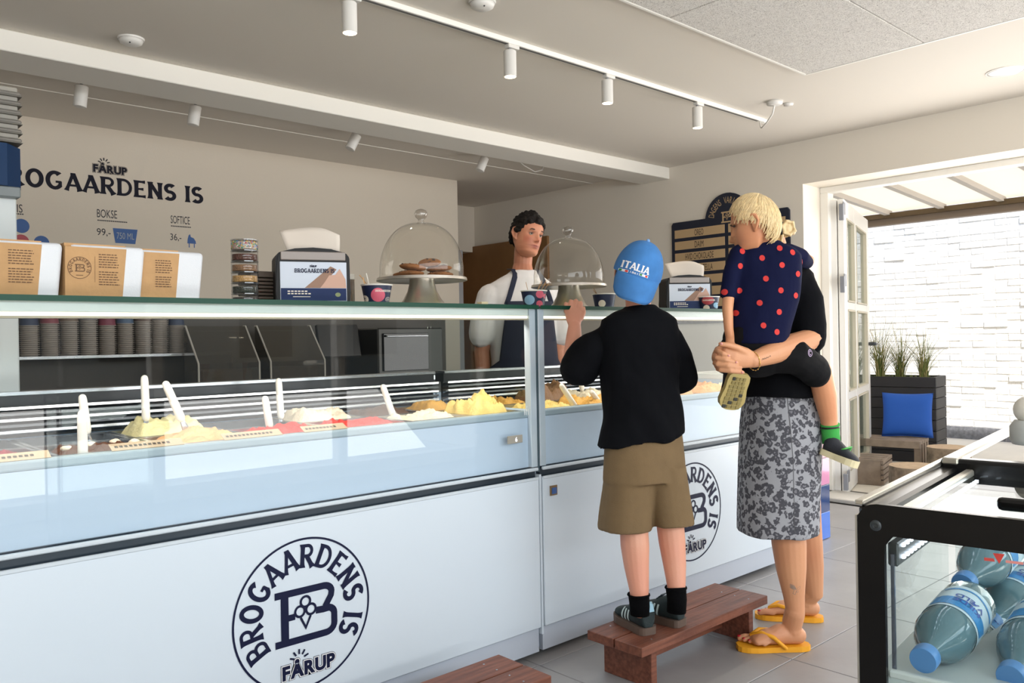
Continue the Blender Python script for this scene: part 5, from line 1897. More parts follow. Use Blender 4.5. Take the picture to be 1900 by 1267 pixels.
def strands(c, r, f, u, rad, n, limit, mat, parent, seed, rr=.004, lift=1.03, whorl=(0, -.25), wig=.12, startmax=.5, name='hair', base=True, bmat=None):
    """short hair: tapered locks combed from a whorl over an ellipsoid rad=(side, front-back, up); limit(phi) = polar end angle"""
    R2 = random.Random(seed)
    pieces = []

    def P(th, ph, k):
        x = math.sin(th) * math.sin(ph); y = math.sin(th) * math.cos(ph); z = math.cos(th)
        a = whorl[1]
        y, z = y * math.cos(a) + z * math.sin(a), -y * math.sin(a) + z * math.cos(a)
        return V(c) + (V(r) * (x * rad[0]) + V(f) * (y * rad[1]) + V(u) * (z * rad[2])) * k
    for i in range(n):
        ph = R2.uniform(0, 6.283)
        t1 = limit(ph) * R2.uniform(.86, 1.06)
        t0 = t1 * R2.uniform(0, startmax)
        sw = R2.uniform(-wig, wig) * 3
        k0 = lift + R2.uniform(-.015, .035)
        pts, rs = [], []
        for s in range(7):
            q = s / 6
            pts.append(P(t0 + (t1 - t0) * q, ph + sw * (q - .3) + .25 * math.sin(q * 4 + i) * wig, k0 + .02 * math.sin(q * 3.1) + (.02 if s == 6 else 0) * R2.random()))
            rs.append((rr * (1.9 - 1.2 * q), rr * (.8 - .45 * q)))
        pieces.append(limb(pts, rs, 6))
    verts, faces = joinp(pieces)
    if base:
        nb_, mb = 40, 14
        o = len(verts)
        for j in range(mb + 1):
            for i in range(nb_):
                ph = 2 * math.pi * i / nb_
                verts.append(P(max(.01, limit(ph) * .95 * j / mb), ph, lift - .012))
        for j in range(mb):
            for i in range(nb_):
                i2 = (i + 1) % nb_
                faces.append((o + j * nb_ + i, o + j * nb_ + i2, o + (j + 1) * nb_ + i2, o + (j + 1) * nb_ + i))
    return meshobj(name, verts, faces, mat, parent, smooth=True)


def shoe(parent, heel, T, U, L, wd, m_up, m_sole, m_tab, name='sneaker', stripes=None, hgt=.07, sole_h=.022, outline=True, label=None):
    """shoe parts in a frame: heel point on the ground, T towards the toe, U up"""
    T = V(T).normalized(); U = V(U); U = (U - T * U.dot(T)).normalized(); S = T.cross(U)
    F = Matrix(((S.x, T.x, U.x, heel[0]), (S.y, T.y, U.y, heel[1]), (S.z, T.z, U.z, heel[2]), (0, 0, 0, 1)))
    W_ = [(0, .40), (.02, .62), (.06, .8), (.2, .86), (.4, .84), (.6, .95), (.75, 1.0), (.88, .86), (.96, .6), (.985, .42), (1.0, .2)]
    ring = []
    for q in range(25):
        y = 1 - (1 - q / 24) ** 1.0
        y = .5 - .5 * math.cos(math.pi * y)
        ring.append((interp(W_, y) * wd / 2 + .003, y * L))
    pol = ring + [(-x, y) for x, y in ring[::-1]]
    n = len(pol)
    vv = [F @ V((x, y, 0)) for x, y in pol] + [F @ V((x * 1.03, y, sole_h + .004 * (y / L > .85))) for x, y in pol]
    ff = [tuple(range(n))[::-1], tuple(range(n, 2 * n))] + [(i, (i + 1) % n, (i + 1) % n + n, i + n) for i in range(n)]
    ctr = []
    for y, rx, rz in ((.02, .66, .98), (.10, .86, 1.02), (.22, .90, 1.0), (.40, .84, .80), (.58, .88, .60), (.74, .95, .48), (.88, .84, .38), (.97, .5, .25)):
        rzz = rz * hgt / 2
        ctr.append((V((0, y * L, sole_h + rzz - .006)), rx * wd / 2, rzz))
    secs = [(F @ p, S * a, U * b) for p, a, b in ctr]
    up = body(name, [loft(secs, 24, 2.4)], m_up, parent, .004, 3)
    if label: up['label'] = label
    meshobj('sole', vv, ff, m_sole, up)
    bv = bvh_of(up)
    if m_tab:
        wrapped('heel_tab', poly2([(-.022, -.014), (.022, -.014), (.016, .018), (-.016, .018)]), bv, F @ V((0, -.1, sole_h + hgt * .72)), S, U, m_tab, up, .0015, .006)
        for s in (-1, 1):
            wrapped('heel_tab', poly2([(-.02, -.010), (.022, -.006), (.018, .012), (-.018, .014)]), bv, F @ V((s * .1, .022, sole_h + hgt * .76)), T * -s * -1 if s < 0 else T, U, m_tab, up, .0015, .006)
    if stripes:
        for s in (-1, 1):
            for k in range(3):
                y = L * (.46 + .085 * k)
                wrapped('stripe', poly2([(-.004, -.02), (.004, -.02), (-.008, .022), (-.016, .022)] if s > 0 else [(.004, -.02), (-.004, -.02), (.008, .022), (.016, .022)]), bv, F @ V((s * .1, y, sole_h + .022)), T * (1 if s > 0 else -1), U, stripes, up, .0016, .005)
        v, f = limb([F @ V((x, L * (.40 + .05 * q), sole_h + hgt * (.80 - .045 * q * 2))) for q, x in ((0, -.016), (0, .016), (1, -.016), (1, .016), (2, -.016), (2, .016), (3, -.014), (3, .014))], [.0025] * 8, 6)
        meshobj('laces', v, f, m_up if False else M('lace_dark', '20303a', .7), up, smooth=True)
    return up, F


# ------------------------------------------------------------------ the boy on the bench
boy = root('person', (2.38, 1.86, BZ), 'boy in a blue cap, black tee and olive shorts standing on the step bench', 'person')
m_skb = skin('skin_boy', 'e0a184')
BSK = lin('dba287'); BRED = lin('d0806a')


def mixc(a, b, t): return tuple(a[i] + (b[i] - a[i]) * t for i in range(3))


Fb, Rb = hd(28), hd(118)
A3 = lambda x, y, d: at(x, y, d)
pcs = []
# legs
pcs.append(limb([A3(1165, 870, 2.92), A3(1176, 975, 2.905), A3(1178, 1012, 2.895), A3(1181, 1050, 2.885), A3(1186, 1095, 2.865), A3(1187, 1132, 2.86)], [.062, .050, .0505, .044, .034, .027], 16))
pcs.append(limb([A3(1228, 870, 2.93), A3(1243, 970, 2.925), A3(1247, 1005, 2.92), A3(1252, 1050, 2.90), A3(1255, 1088, 2.88), A3(1256, 1122, 2.87)], [.060, .049, .0475, .040, .032, .026], 16))
pcs.append(limb([A3(1197, 850, 2.93), A3(1194, 740, 2.96), A3(1188, 640, 2.98)], [(.12, .08), (.11, .075), (.10, .07)], 18, ref=Rb))
pcs.append(limb([A3(1187, 640, 2.99), A3(1186, 590, 2.995), A3(1183, 545, 3.0)], [.06, .046, .046], 16))
HC = A3(1181, 511, 3.01)
upc = (UPV * .93 + RIGHT * .28 + (-FWD) * .22).normalized(); bkc = (-FWD - upc * (-FWD).dot(upc)).normalized(); ric = upc.cross(-bkc) * -1
ric = (-bkc).cross(upc)
pcs.append(head_piece(HC + upc * .01, ric, -bkc, upc, .205))
for s in (-1, 1):
    pcs += ear_piece(HC + ric * (s * .071) + upc * (-.006), ric * s, bkc, upc, .055)
# left arm up to the glass edge
pcs.append(limb([A3(1128, 634, 2.985), A3(1090, 662, 2.985), A3(1064, 698, 3.0), A3(1063, 660, 3.06), A3(1065, 625, 3.12), A3(1066, 606, 3.15)], [.044, .042, .036, .036, .030, .025], 14))
pcs.append(limb([A3(1066, 606, 3.15), A3(1065, 590, 3.18), A3(1064, 576, 3.21)], [(.022, .018), (.033, .016), (.034, .014)], 14, ref=RIGHT))
for i, (x, y0, y1) in enumerate(((1049.5, 572, 563), (1059, 569, 558), (1068.5, 569, 557), (1077.5, 572, 561))):
    pcs.append(limb([A3(x, y0 + 6, 3.205), A3(x, y1, 3.22), A3(x + 1, y1 + 1, 3.25), A3(x + 2, y1 + 5, 3.275)], [.0079, .0079, .0075, .0065], 10))
pcs.append(limb([A3(1078, 592, 3.18), A3(1083, 580, 3.205), A3(1083, 571, 3.225)], [.010, .0095, .0075], 10))
# right arm bent forward, hand held before his chest
pcs.append(limb([A3(1243, 640, 3.0), A3(1262, 690, 3.04), A3(1254, 682, 3.12), A3(1236, 664, 3.2), A3(1228, 656, 3.23)], [.036, .034, .032, .026, .023], 14))
pcs.append(limb([A3(1228, 656, 3.23), A3(1222, 650, 3.27), A3(1217, 645, 3.30)], [(.020, .016), (.031, .014), (.032, .013)], 14, ref=UPV))
for i in range(4):
    y = 634 + 7.5 * i
    pcs.append(limb([A3(1217, y, 3.30), A3(1213, y - 1, 3.32), A3(1211, y, 3.345), A3(1213, y + 1, 3.36)], [.0076, .0074, .007, .006], 10))
pcs.append(limb([A3(1223, 640, 3.26), A3(1219, 630, 3.28), A3(1216, 626, 3.30)], [.0095, .0088, .007], 10))
boyb = body('body', pcs, m_skb, boy, .0038, 4, paint=lambda p: mixc(BSK, BRED, .35 + .4 * noise.noise(p * 9)))

m_black_tee = M('tee_black', '06070c', .9, bump=(500, .12), spec=.15)
Wd = lambda s: s
tee = [(A3(1188, 566, 3.0), .052, .055, 0), (A3(1188, 572, 2.995), .066, .062, 0), (A3(1187, 580, 2.99), .105, .074, 0), (A3(1186, 592, 2.985), .142, .086, 0), (A3(1186, 612, 2.98), .150, .096, 0),
       (A3(1188, 660, 2.97), .146, .106, 0), (A3(1190, 720, 2.955), .140, .108, 0), (A3(1190, 775, 2.94), .146, .112, .01), (A3(1189, 812, 2.93), .157, .118, .022), (A3(1188, 817, 2.93), .157, .118, .024)]
secs = [(c, Rb * a + V((0, 0, t)), Fb * b) for c, a, b, t in tee]
pieces = [loft(secs, 32, 2.2),
          limb([A3(1134, 626, 2.985), A3(1104, 645, 2.985), A3(1081, 670, 2.99), A3(1076, 682, 2.992)], [.056, .064, .068, .068], 18),
          limb([A3(1243, 626, 3.0), A3(1257, 660, 3.02), A3(1265, 704, 3.035)], [.048, .052, .055], 18)]


def teepost(co, n):
    d = noise.noise(V((co.x * 9 + co.z * 5, co.y * 9, co.z * 3.2))) + .5 * noise.noise(V((co.x * 20 + co.z * 9, co.y * 18, co.z * 7)))
    z = max(0, min(1, (1.33 - co.z) * 4))
    return co + n * (.013 * d * (.35 + .65 * z))


body('t_shirt', pieces, m_black_tee, boy, .006, 5, post=teepost)
m_short = M('shorts_olive', '715b3d', .85, bump=(400, .2), var=(12, .08))
pieces = [loft([(A3(1194, 800, 2.935), Rb * .140, Fb * .10), (A3(1196, 850, 2.93), Rb * .150, Fb * .112), (A3(1197, 890, 2.925), Rb * .155, Fb * .115)], 28),
          loft([(A3(1170, 860, 2.92), Rb * .088, Fb * .10), (A3(1164, 920, 2.915), Rb * .088, Fb * .098), (A3(1159, 975, 2.91), Rb * .089, Fb * .096), (A3(1159, 981, 2.91), Rb * .089, Fb * .096)], 24, 2.3),
          loft([(A3(1228, 860, 2.935), Rb * .080, Fb * .10), (A3(1236, 915, 2.93), Rb * .080, Fb * .096), (A3(1244, 966, 2.93), Rb * .076, Fb * .092), (A3(1245, 971, 2.93), Rb * .076, Fb * .092)], 24, 2.3)]
body('shorts', pieces, m_short, boy, .006, 4, post=folds(.006, 9, 9, 4, 3.0, .1))
m_sock = M('sock_black', '060608', .95, spec=.1, bump=(600, .4))
for pts, rr in (([A3(1185, 1103, 2.865), A3(1187, 1125, 2.86), A3(1187, 1140, 2.86)], [.0365, .0345, .033]), ([A3(1254, 1090, 2.88), A3(1256, 1112, 2.87), A3(1255, 1135, 2.87)], [.0355, .034, .033])):
    v, f = limb(pts, rr, 20, ends=False); o = meshobj('sock', v, f, m_sock, boy, smooth=True)
    v, f = limb([pts[0] + V((math.cos(a) * rr[0], math.sin(a) * rr[0], 0)) for a in [k * .3307 for k in range(20)]], [.004] * 20, 6); meshobj('sock_cuff', v, f, m_sock, o, smooth=True)
m_shoe = M('sneaker_green_black', '1b2a2c', .7, bump=(300, .2), var=(15, .2)); m_gum = M('gum_sole', '5b4a40', .6); m_tab = M('heel_blue', '9ec4d6', .6); m_str = M('stripe_pale', 'c4d6d6', .6)
shoe(boy, (2.268, 1.800, BZ + .001), (.30, .95, 0), (0, 0, 1), .20, .078, m_shoe, m_gum, m_tab, stripes=m_str, hgt=.092, sole_h=.026)
shoe(boy, (2.418, 1.770, BZ + .001), (-.05, 1, 0), (0, 0, 1), .20, .078, m_shoe, m_gum, m_tab, stripes=m_str, hgt=.092, sole_h=.026)

# cap, worn backwards
m_cap = M('cap_blue_denim', '3f7cbd', .85, var=(22, .09), bump=(700, .25)); m_capl = M('cap_piping', '79a6dc', .8)
CC = HC + upc * .012 + bkc * .004
ca_, cb_, ch_ = .0885, .100, .118
vv, ff = [], []
n, m = 72, 20
for j in range(m + 1):
    th_ = (j / m) * 1.66
    for i in range(n):
        ph = 2 * math.pi * i / n
        k = 1 - .010 * math.exp(-(math.sin(3 * ph) / .12) ** 2) * min(1, th_ * 2) + .006 * noise.noise(V((math.cos(ph) * 3, math.sin(ph) * 3, th_ * 3)))
        s_, c_ = math.sin(th_) ** .92 if th_ < 1.57 else math.sin(th_), math.cos(th_)
        vv.append(CC + (ric * (math.sin(ph) * s_ * ca_) + bkc * (math.cos(ph) * s_ * cb_) + upc * (c_ * ch_)) * k)
for j in range(m):
    for i in range(n):
        i2 = (i + 1) % n; ff.append((j * n + i, j * n + i2, (j + 1) * n + i2, (j + 1) * n + i))
cap = meshobj('cap', vv, ff, m_cap, boy, smooth=True)
v, f = ball(CC + upc * (ch_ + .001), .0075, 12, 8); meshobj('cap_button', v, f, m_capl, cap, smooth=True)
# brim: curved visor hanging at the back of the neck
vv, ff = [], []
nu, nv = 28, 10
for j in range(nv + 1):
    q = j / nv
    for i in range(nu + 1):
        s = i / nu * 2 - 1
        ph = s * 1.02
        edge = CC + ric * (math.sin(ph) * ca_ * 1.003) + bkc * (math.cos(ph) * cb_ * 1.003) - upc * .006
        ln = .078 * math.sqrt(max(0, 1 - (abs(s) ** 3.2))) + .004
        dirv = (bkc * (.50 * math.cos(ph * .9)) - upc * (.86) + ric * (-.02 * s)).normalized()
        drop = -upc * (.012 * q * q) - bkc * (.012 * q * q)
        vv.append(edge + dirv * (ln * q) + drop - upc * (.014 * (s * s) * q))
for j in range(nv):
    for i in range(nu):
        a = j * (nu + 1) + i; ff.append((a, a + 1, a + nu + 2, a + nu + 1))
br = meshobj('brim', vv, ff, m_cap, cap, smooth=True)
md = br.modifiers.new('thick', 'SOLIDIFY'); md.thickness = .004
v, f = limb(vv[nv * (nu + 1):][2:-2], [.0022] * (nu - 3), 6); meshobj('brim_piping', v, f, m_capl, cap, smooth=True)
bv = bvh_of(cap)
m_emb = M('embroidery_white', 'f2f3f5', .8); tl = math.radians(-19.5)
tr_ = RIGHT * math.cos(tl) + UPV * math.sin(tl); tu_ = UPV * math.cos(tl) - RIGHT * math.sin(tl)
o_ = A3(1189, 491, 2.8)
it, wd = wedge('ITALIA', .04)
wrapped('cap_lettering', shift2(fit(it, -.050, .052, -.0125, .0155), 0, 0), bv, o_, tr_, tu_, m_emb, cap, .0016, .006)
wrapped('cap_flag_ground', join2([quad2(-.053, -.020, -.0255, -.0165), quad2(.018, .051, -.0225, -.0145)]), bv, o_, tr_, tu_, m_emb, cap, .0014, .006)
wrapped('cap_flag_green', join2([quad2(-.051, -.0425, -.0245, -.0175), quad2(.020, .0285, -.0215, -.0155)]), bv, o_, tr_, tu_, M('flag_green', '2f8f4a', .8), cap, .0022, .006)
wrapped('cap_flag_red', join2([quad2(-.0315, -.022, -.0245, -.0175), quad2(.0405, .049, -.0215, -.0155)]), bv, o_, tr_, tu_, M('flag_red', 'd8322f', .8), cap, .0022, .006)
wrapped('cap_year', fit(txt('1861', .01, .01), -.014, .013, -.0235, -.0165), bv, o_, tr_, tu_, m_emb, cap, .0018, .004)
# a little hair below the cap
strands(HC, ric, -bkc, upc, (.073, .088, .10), 60, lambda ph: 2.02 if abs(math.sin(ph)) > .55 else 1.7, M('hair_brown', '6b4a33', .6), boy, 3, .003, 1.02, (0, 0), .05, .85, base=False)

# ------------------------------------------------------------------ the woman
wom = root('person', (2.86, 1.72, 0), 'woman in a black tee and grey leopard skirt carrying the toddler', 'person')
m_skw = skin('skin_woman', 'd49a70')
WSK = lin('d29a72'); WRED = lin('c07a58')
Fw, Rw = hd(-45), hd(45)
hl = V((2.934, 1.578, 0)); tl_ = (V((2.736, 1.768, 0)) - hl).normalized()
hr = V((3.262, 1.690, 0)); tr2 = V((-.55, .83, 0)).normalized()
pcs = []


def foot(h, T, side_in, ankle, shin_top, rs):
    """bare foot on a 2 cm sole: heel h, toe direction T, inner side vector"""
    U = V((0, 0, 1)); z0 = V((0, 0, .021))
    out = [limb([h + T * .03 + z0 + U * .032, h + T * .09 + z0 + U * .036, h + T * .15 + z0 + U * .028, h + T * .195 + z0 + U * .017], [(.030, .032), (.033, .036), (.040, .027), (.044, .016)], 16, ref=side_in),
           limb([h + T * .05 + z0 + U * .05, h + T * .055 + z0 + U * .085, ankle], [.035, .034, .036], 14)]
    out.append(limb([h + T * .10 + z0 + U * .055, h + T * .155 + z0 + U * .03], [(.026, .022), (.034, .018)], 12, ref=side_in))
    tips = []
    for i in range(5):
        x = .032 - .0165 * i - (.002 if i else 0)
        y1 = .243 - .010 * i - .0022 * i * i
        r_ = (.0125, .0092, .0088, .0084, .0080)[i]
        a = h + T * .19 + side_in * x + z0 + U * .014; b = h + T * (y1 - .018) + side_in * (x * 1.04) + z0 + U * .0165; c = h + T * y1 + side_in * (x * 1.06) + z0 + U * .0105
        out.append(limb([a, b, c], [r_ * 1.05, r_, r_ * .92], 10)); tips.append((c + U * (r_ * .72) + T * .002, r_))
    return out, tips


inL = Rw * 1.0; inL = (inL - tl_ * inL.dot(tl_)).normalized()
inR = -(Rw - tr2 * Rw.dot(tr2)).normalized()
kneeL, kneeR = A3(1462, 985, 3.13), A3(1500, 985, 3.30)
o1, tipL = foot(hl, tl_, inL, A3(1474, 1135, 3.13), None, None)
o2, tipR = foot(hr, tr2, inR, A3(1507, 1095, 3.44), None, None)
pcs += o1 + o2
pcs.append(limb([A3(1452, 860, 3.14), A3(1460, 965, 3.135), A3(1464, 1010, 3.135), A3(1468, 1055, 3.135), A3(1473, 1105, 3.133), A3(1476, 1140, 3.13), hl + tl_ * .052 + V((0, 0, .085))], [.085, .065, .064, .056, .040, .034, .034], 18))
pcs.append(limb([A3(1480, 860, 3.28), A3(1494, 965, 3.33), A3(1498, 1010, 3.37), A3(1504, 1050, 3.41), A3(1510, 1100, 3.44), hr + tr2 * .052 + V((0, 0, .085))], [.083, .062, .060, .052, .038, .033], 18))
pcs.append(limb([A3(1450, 800, 3.2), A3(1450, 700, 3.2), A3(1452, 600, 3.2), A3(1452, 510, 3.2)], [(.13, .10), (.115, .09), (.125, .09), (.11, .07)], 18, ref=Rw))
pcs.append(limb([A3(1450, 520, 3.2), A3(1440, 470, 3.19), A3(1432, 440, 3.18)], [.06, .047, .046], 14))
WH = A3(1397, 426, 3.17)
wf = (Fw * .8 + Rw * .2 - V((0, 0, .15))).normalized(); wu = (V((0, 0, 1)) - wf * wf.z).normalized(); wr = wf.cross(wu)
pcs.append(head_piece(WH, wr, wf, wu, .205))
for s in (-1, 1): pcs += ear_piece(WH + wr * (s * .062) + wu * -.01, wr * s, -wf, wu, .055)
# left arm around the toddler
sh, el, wr_ = A3(1490, 535, 3.12), A3(1508, 628, 3.02), A3(1397, 668, 2.845)
pcs.append(limb([sh, A3(1504, 580, 3.07), el, A3(1470, 642, 2.955), A3(1432, 656, 2.89), wr_], [.050, .049, .046, .045, .038, .0275], 16))
HU = (UPV * .97 + RIGHT * .2).normalized()
pcs.append(limb([wr_, A3(1383, 664, 2.825), A3(1362, 660, 2.81), A3(1346, 657, 2.81)], [(.027, .019), (.036, .017), (.042, .016), (.041, .015)], 16, ref=HU))
for i in range(4):           # her left fingers curl round the far side
    y = 645 + 9.5 * i
    pcs.append(limb([A3(1347, y, 2.815), A3(1334, y + 1, 2.822), A3(1330, y + 2, 2.85), A3(1338, y + 3, 2.875)], [.0098, .0092, .0088, .0078], 10))
pcs.append(limb([A3(1384, 655, 2.82), A3(1366, 644, 2.795), A3(1350, 640, 2.785), A3(1337, 638, 2.785)], [.0140, .0115, .0098, .0082], 10))
# right hand: fingers laid over the back of the left
for (x0, y0), (x1, y1) in (((1330, 650), (1353, 660)), ((1325.5, 661.5), (1367, 672.5)), ((1327, 673.5), (1374, 682)), ((1333, 684.5), (1378, 691))):
    pcs.append(limb([A3(x0 + 4, y0 - 1, 2.85), A3(x0 - 1, y0, 2.81), A3(x0 + 4, y0 + 2, 2.783), A3((x0 + x1) / 2, (y0 + y1) / 2 + .5, 2.768), A3(x1, y1, 2.772)], [.0088, .0088, .0086, .0083, .0072], 10))
shr, elr = A3(1408, 530, 3.34), A3(1360, 640, 3.2)
pcs.append(limb([shr, A3(1375, 590, 3.28), elr, A3(1338, 660, 3.0), A3(1334, 664, 2.90)], [.048, .045, .042, .033, .026], 14))
pcs.append(limb([A3(1334, 664, 2.90), A3(1331, 664, 2.86), A3(1331, 666, 2.835)], [(.034, .016), (.040, .017), (.038, .016)], 12, ref=UPV))
wob = body('body', pcs, m_skw, wom, .0034, 4, paint=lambda p: mixc(WSK, WRED, .3 + .35 * noise.noise(p * 8)))
m_nail = M('nail_red', 'b3222c', .25, coat=.5); m_nailp = M('nail_pink', 'dd9a92', .3)
for tips in (tipL, tipR):
    for c, r_ in tips:
        v, f = ball(c, (r_ * .7, r_ * .7, r_ * .35), 10, 6); meshobj('toenail', v, f, m_nail, wom, smooth=True)
for (x, y, d, k) in ((1338.5, 637.5, 2.778, 4.5), (1352, 659.5, 2.765, 3.5), (1366, 672, 2.765, 3.5), (1377, 690.5, 2.766, 3.5)):
    v, f = ball(A3(x, y, d), .0045 * k / 4, 10, 6); meshobj('fingernail', v, f, m_nailp, wom, smooth=True)
# flip-flops
m_ff = M('flip_flop_orange', 'e9a21e', .55)
for h, T, inn in ((hl, tl_, inL), (hr, tr2, inR)):
    W_ = [(-.012, .3), (.0, .62), (.03, .8), (.09, .8), (.14, .9), (.19, 1.02), (.225, .96), (.25, .72), (.262, .4)]
    ys = [-.012 + .274 * (.5 - .5 * math.cos(math.pi * q / 24)) for q in range(25)]
    pol = [(interp(W_, y) * .046, y) for y in ys] + [(-interp(W_, y) * .046, y) for y in ys[::-1]]
    n = len(pol)
    vv = [h + inn * x + T * y + V((0, 0, z)) for z in (.001, .021) for x, y in pol]
    o = meshobj('flip_flop', vv, [tuple(range(n))[::-1], tuple(range(n, 2 * n))] + [(i, (i + 1) % n, (i + 1) % n + n, i + n) for i in range(n)], m_ff, wom)
    U = V((0, 0, 1))
    post = h + T * .205 + inn * .018 + U * .052
    for sx in (1, -1):
        v, f = limb([h + T * .205 + inn * .02 + U * .025, post, h + T * .17 + inn * (.014 + sx * .018) + U * .066, h + T * .135 + inn * (sx * .044) + U * .060, h + T * .09 + inn * (sx * .044) + U * .020], [.004, .006, .008, .008, .007], 8)
        meshobj('strap', v, f, m_ff, o, smooth=True)
# skirt
m_leo = M('leopard_denim', 'a5a6a8', .9, spec=.15)
nt = m_leo.node_tree
tc = nt.nodes.new('ShaderNodeTexCoord'); nz = nt.nodes.new('ShaderNodeTexNoise'); nz.inputs['Scale'].default_value = 55; nz.inputs['Detail'].default_value = 2
mxv = nt.nodes.new('ShaderNodeMix'); mxv.data_type = 'VECTOR'; mxv.inputs[0].default_value = .022
vo = nt.nodes.new('ShaderNodeTexVoronoi'); vo.feature = 'F1'; vo.inputs['Scale'].default_value = 44
nt.links.new(tc.outputs['Object'], nz.inputs['Vector']); nt.links.new(tc.outputs['Object'], mxv.inputs[4]); nt.links.new(nz.outputs['Color'], mxv.inputs[5]); nt.links.new(mxv.outputs[1], vo.inputs['Vector'])
n2 = nt.nodes.new('ShaderNodeTexNoise'); n2.inputs['Scale'].default_value = 85; n2.inputs['Detail'].default_value = 1
ad = nt.nodes.new('ShaderNodeMath'); ad.operation = 'MULTIPLY_ADD'; ad.inputs[1].default_value = .55
nt.links.new(tc.outputs['Object'], n2.inputs['Vector']); nt.links.new(n2.outputs['Fac'], ad.inputs[0]); nt.links.new(vo.outputs['Distance'], ad.inputs[2])
cr_l = nt.nodes.new('ShaderNodeValToRGB')
e = cr_l.color_ramp.elements
e[0].position = .42; e[0].color = lin('78787e'); e[1].position = .52; e[1].color = lin('4c4c52')
for p_, c_ in ((.755, '505056'), (.83, '9c9da2')):
    q = e.new(p_); q.color = lin(c_)
nt.links.new(ad.outputs[0], cr_l.inputs[0]); nt.links.new(cr_l.outputs[0], nt.nodes['Principled BSDF'].inputs['Base Color'])
pieces = [loft([(A3(1448, 705, 3.19), Rw * .13, Fw * .128), (A3(1448, 730, 3.19), Rw * .142, Fw * .135), (A3(1447, 790, 3.19), Rw * .158, Fw * .146), (A3(1446, 860, 3.19), Rw * .160, Fw * .149),
                (A3(1444, 930, 3.19), Rw * .158, Fw * .149), (A3(1443, 980, 3.19), Rw * .156, Fw * .149), (A3(1443, 985, 3.19), Rw * .156, Fw * .149)], 36, 2.4)]
sk = body('skirt', pieces, m_leo, wom, .006, 3, post=folds(.005, 10, 10, 2.5, 5.0, .08))
bv = bvh_of(sk)
m_seam = M('seam_dark', '5a5a5e', .9)
for pl_px in (((1460, 728), (1463, 790), (1468, 850), (1472, 985)), ((1462, 745), (1478, 742), (1512, 746)), ((1461, 745), (1465, 815), (1492, 832), (1512, 815))):
    base = A3(1460, 800, 3.05)
    pts = [((A3(x, y, 3.05) - base).dot(RIGHT), (A3(x, y, 3.05) - base).dot(UPV)) for x, y in pl_px]
    wrapped('seam', ribbon(pts, .0022), bv, base, RIGHT, UPV, m_seam, sk, .001, .012)
v, f = limb([A3(1372 + q * 27, 984 + 5 * math.sin(q * 1.3), 3.05 - .0 * q) for q in range(1)] + [A3(1443, 990, 3.04)], [.001, .001], 4)
# black tee
pieces = [loft([(A3(1442, 478, 3.19), Rw * .06, Fw * .06), (A3(1446, 490, 3.195), Rw * .12, Fw * .085), (A3(1450, 510, 3.2), Rw * .175, Fw * .11), (A3(1453, 560, 3.2), Rw * .175, Fw * .13),
                (A3(1452, 640, 3.2), Rw * .165, Fw * .132), (A3(1447, 700, 3.19), Rw * .165, Fw * .14), (A3(1447, 728, 3.19), Rw * .163, Fw * .145), (A3(1447, 733, 3.19), Rw * .163, Fw * .145)], 32, 2.3),
          limb([A3(1478, 520, 3.10), A3(1494, 560, 3.08), A3(1500, 605, 3.05), A3(1500, 628, 3.035)], [(.066, .062), (.072, .066), (.070, .066), (.066, .062)], 18),
          limb([A3(1406, 525, 3.33), A3(1385, 580, 3.29), A3(1368, 630, 3.22)], [.06, .062, .062], 16)]
body('t_shirt', pieces, m_black_tee, wom, .0065, 4, post=folds(.008, 8, 8, 5, 11.0, .06))
# hair drawn back into a bun
m_blond = M('hair_blond', 'cfae78', .45, var=(60, .18)); m_blond2 = M('hair_straw', 'ddc393', .42, var=(70, .15))
strands(WH, wr, wf, wu, (.073, .101, .109), 220, lambda ph: 1.35 if math.cos(ph) > .3 else (1.75 if abs(math.sin(ph)) > .6 else 2.1), m_blond, wom, 5, .0035, 1.03, (0, -1.0), .05, .5)
bun = A3(1461, 424, 3.12)
pieces = [limb([WH - wf * .05, bun - RIGHT * .012], [.045, .016], 14), ball(bun, (.018, .018, .022), 14, 10), ball(bun + RIGHT * .018 + UPV * -.012, .014, 12, 8), ball(bun + RIGHT * .002 + UPV * .020, .014, 12, 8), ball(bun - RIGHT * .004 - UPV * .022, .012, 12, 8)]
pieces += [limb([bun + RIGHT * .02 * math.cos(a) + UPV * .024 * math.sin(a) - FWD * .012, bun + RIGHT * .026 * math.cos(a + .9) + UPV * .028 * math.sin(a + .9) - FWD * .016, bun + RIGHT * .02 * math.cos(a + 1.8) + UPV * .022 * math.sin(a + 1.8) - FWD * .01], [.006, .007, .005], 8) for a in (0, 1, 2, 3, 4, 5)]
body('hair_bun', pieces, m_blond2, wom, .0028, 1)
v, f = limb([A3(1451, 413, 3.11), A3(1449, 424, 3.10), A3(1451, 436, 3.11)], [.004] * 3, 8); meshobj('hair_tie', v, f, m_black, wom, smooth=True)
v, f = limb([A3(1452, 436, 3.11), A3(1450, 446, 3.11), A3(1453, 455, 3.12)], [.006, .004, .001], 8); meshobj('hair_lock', v, f, m_blond2, wom, smooth=True)
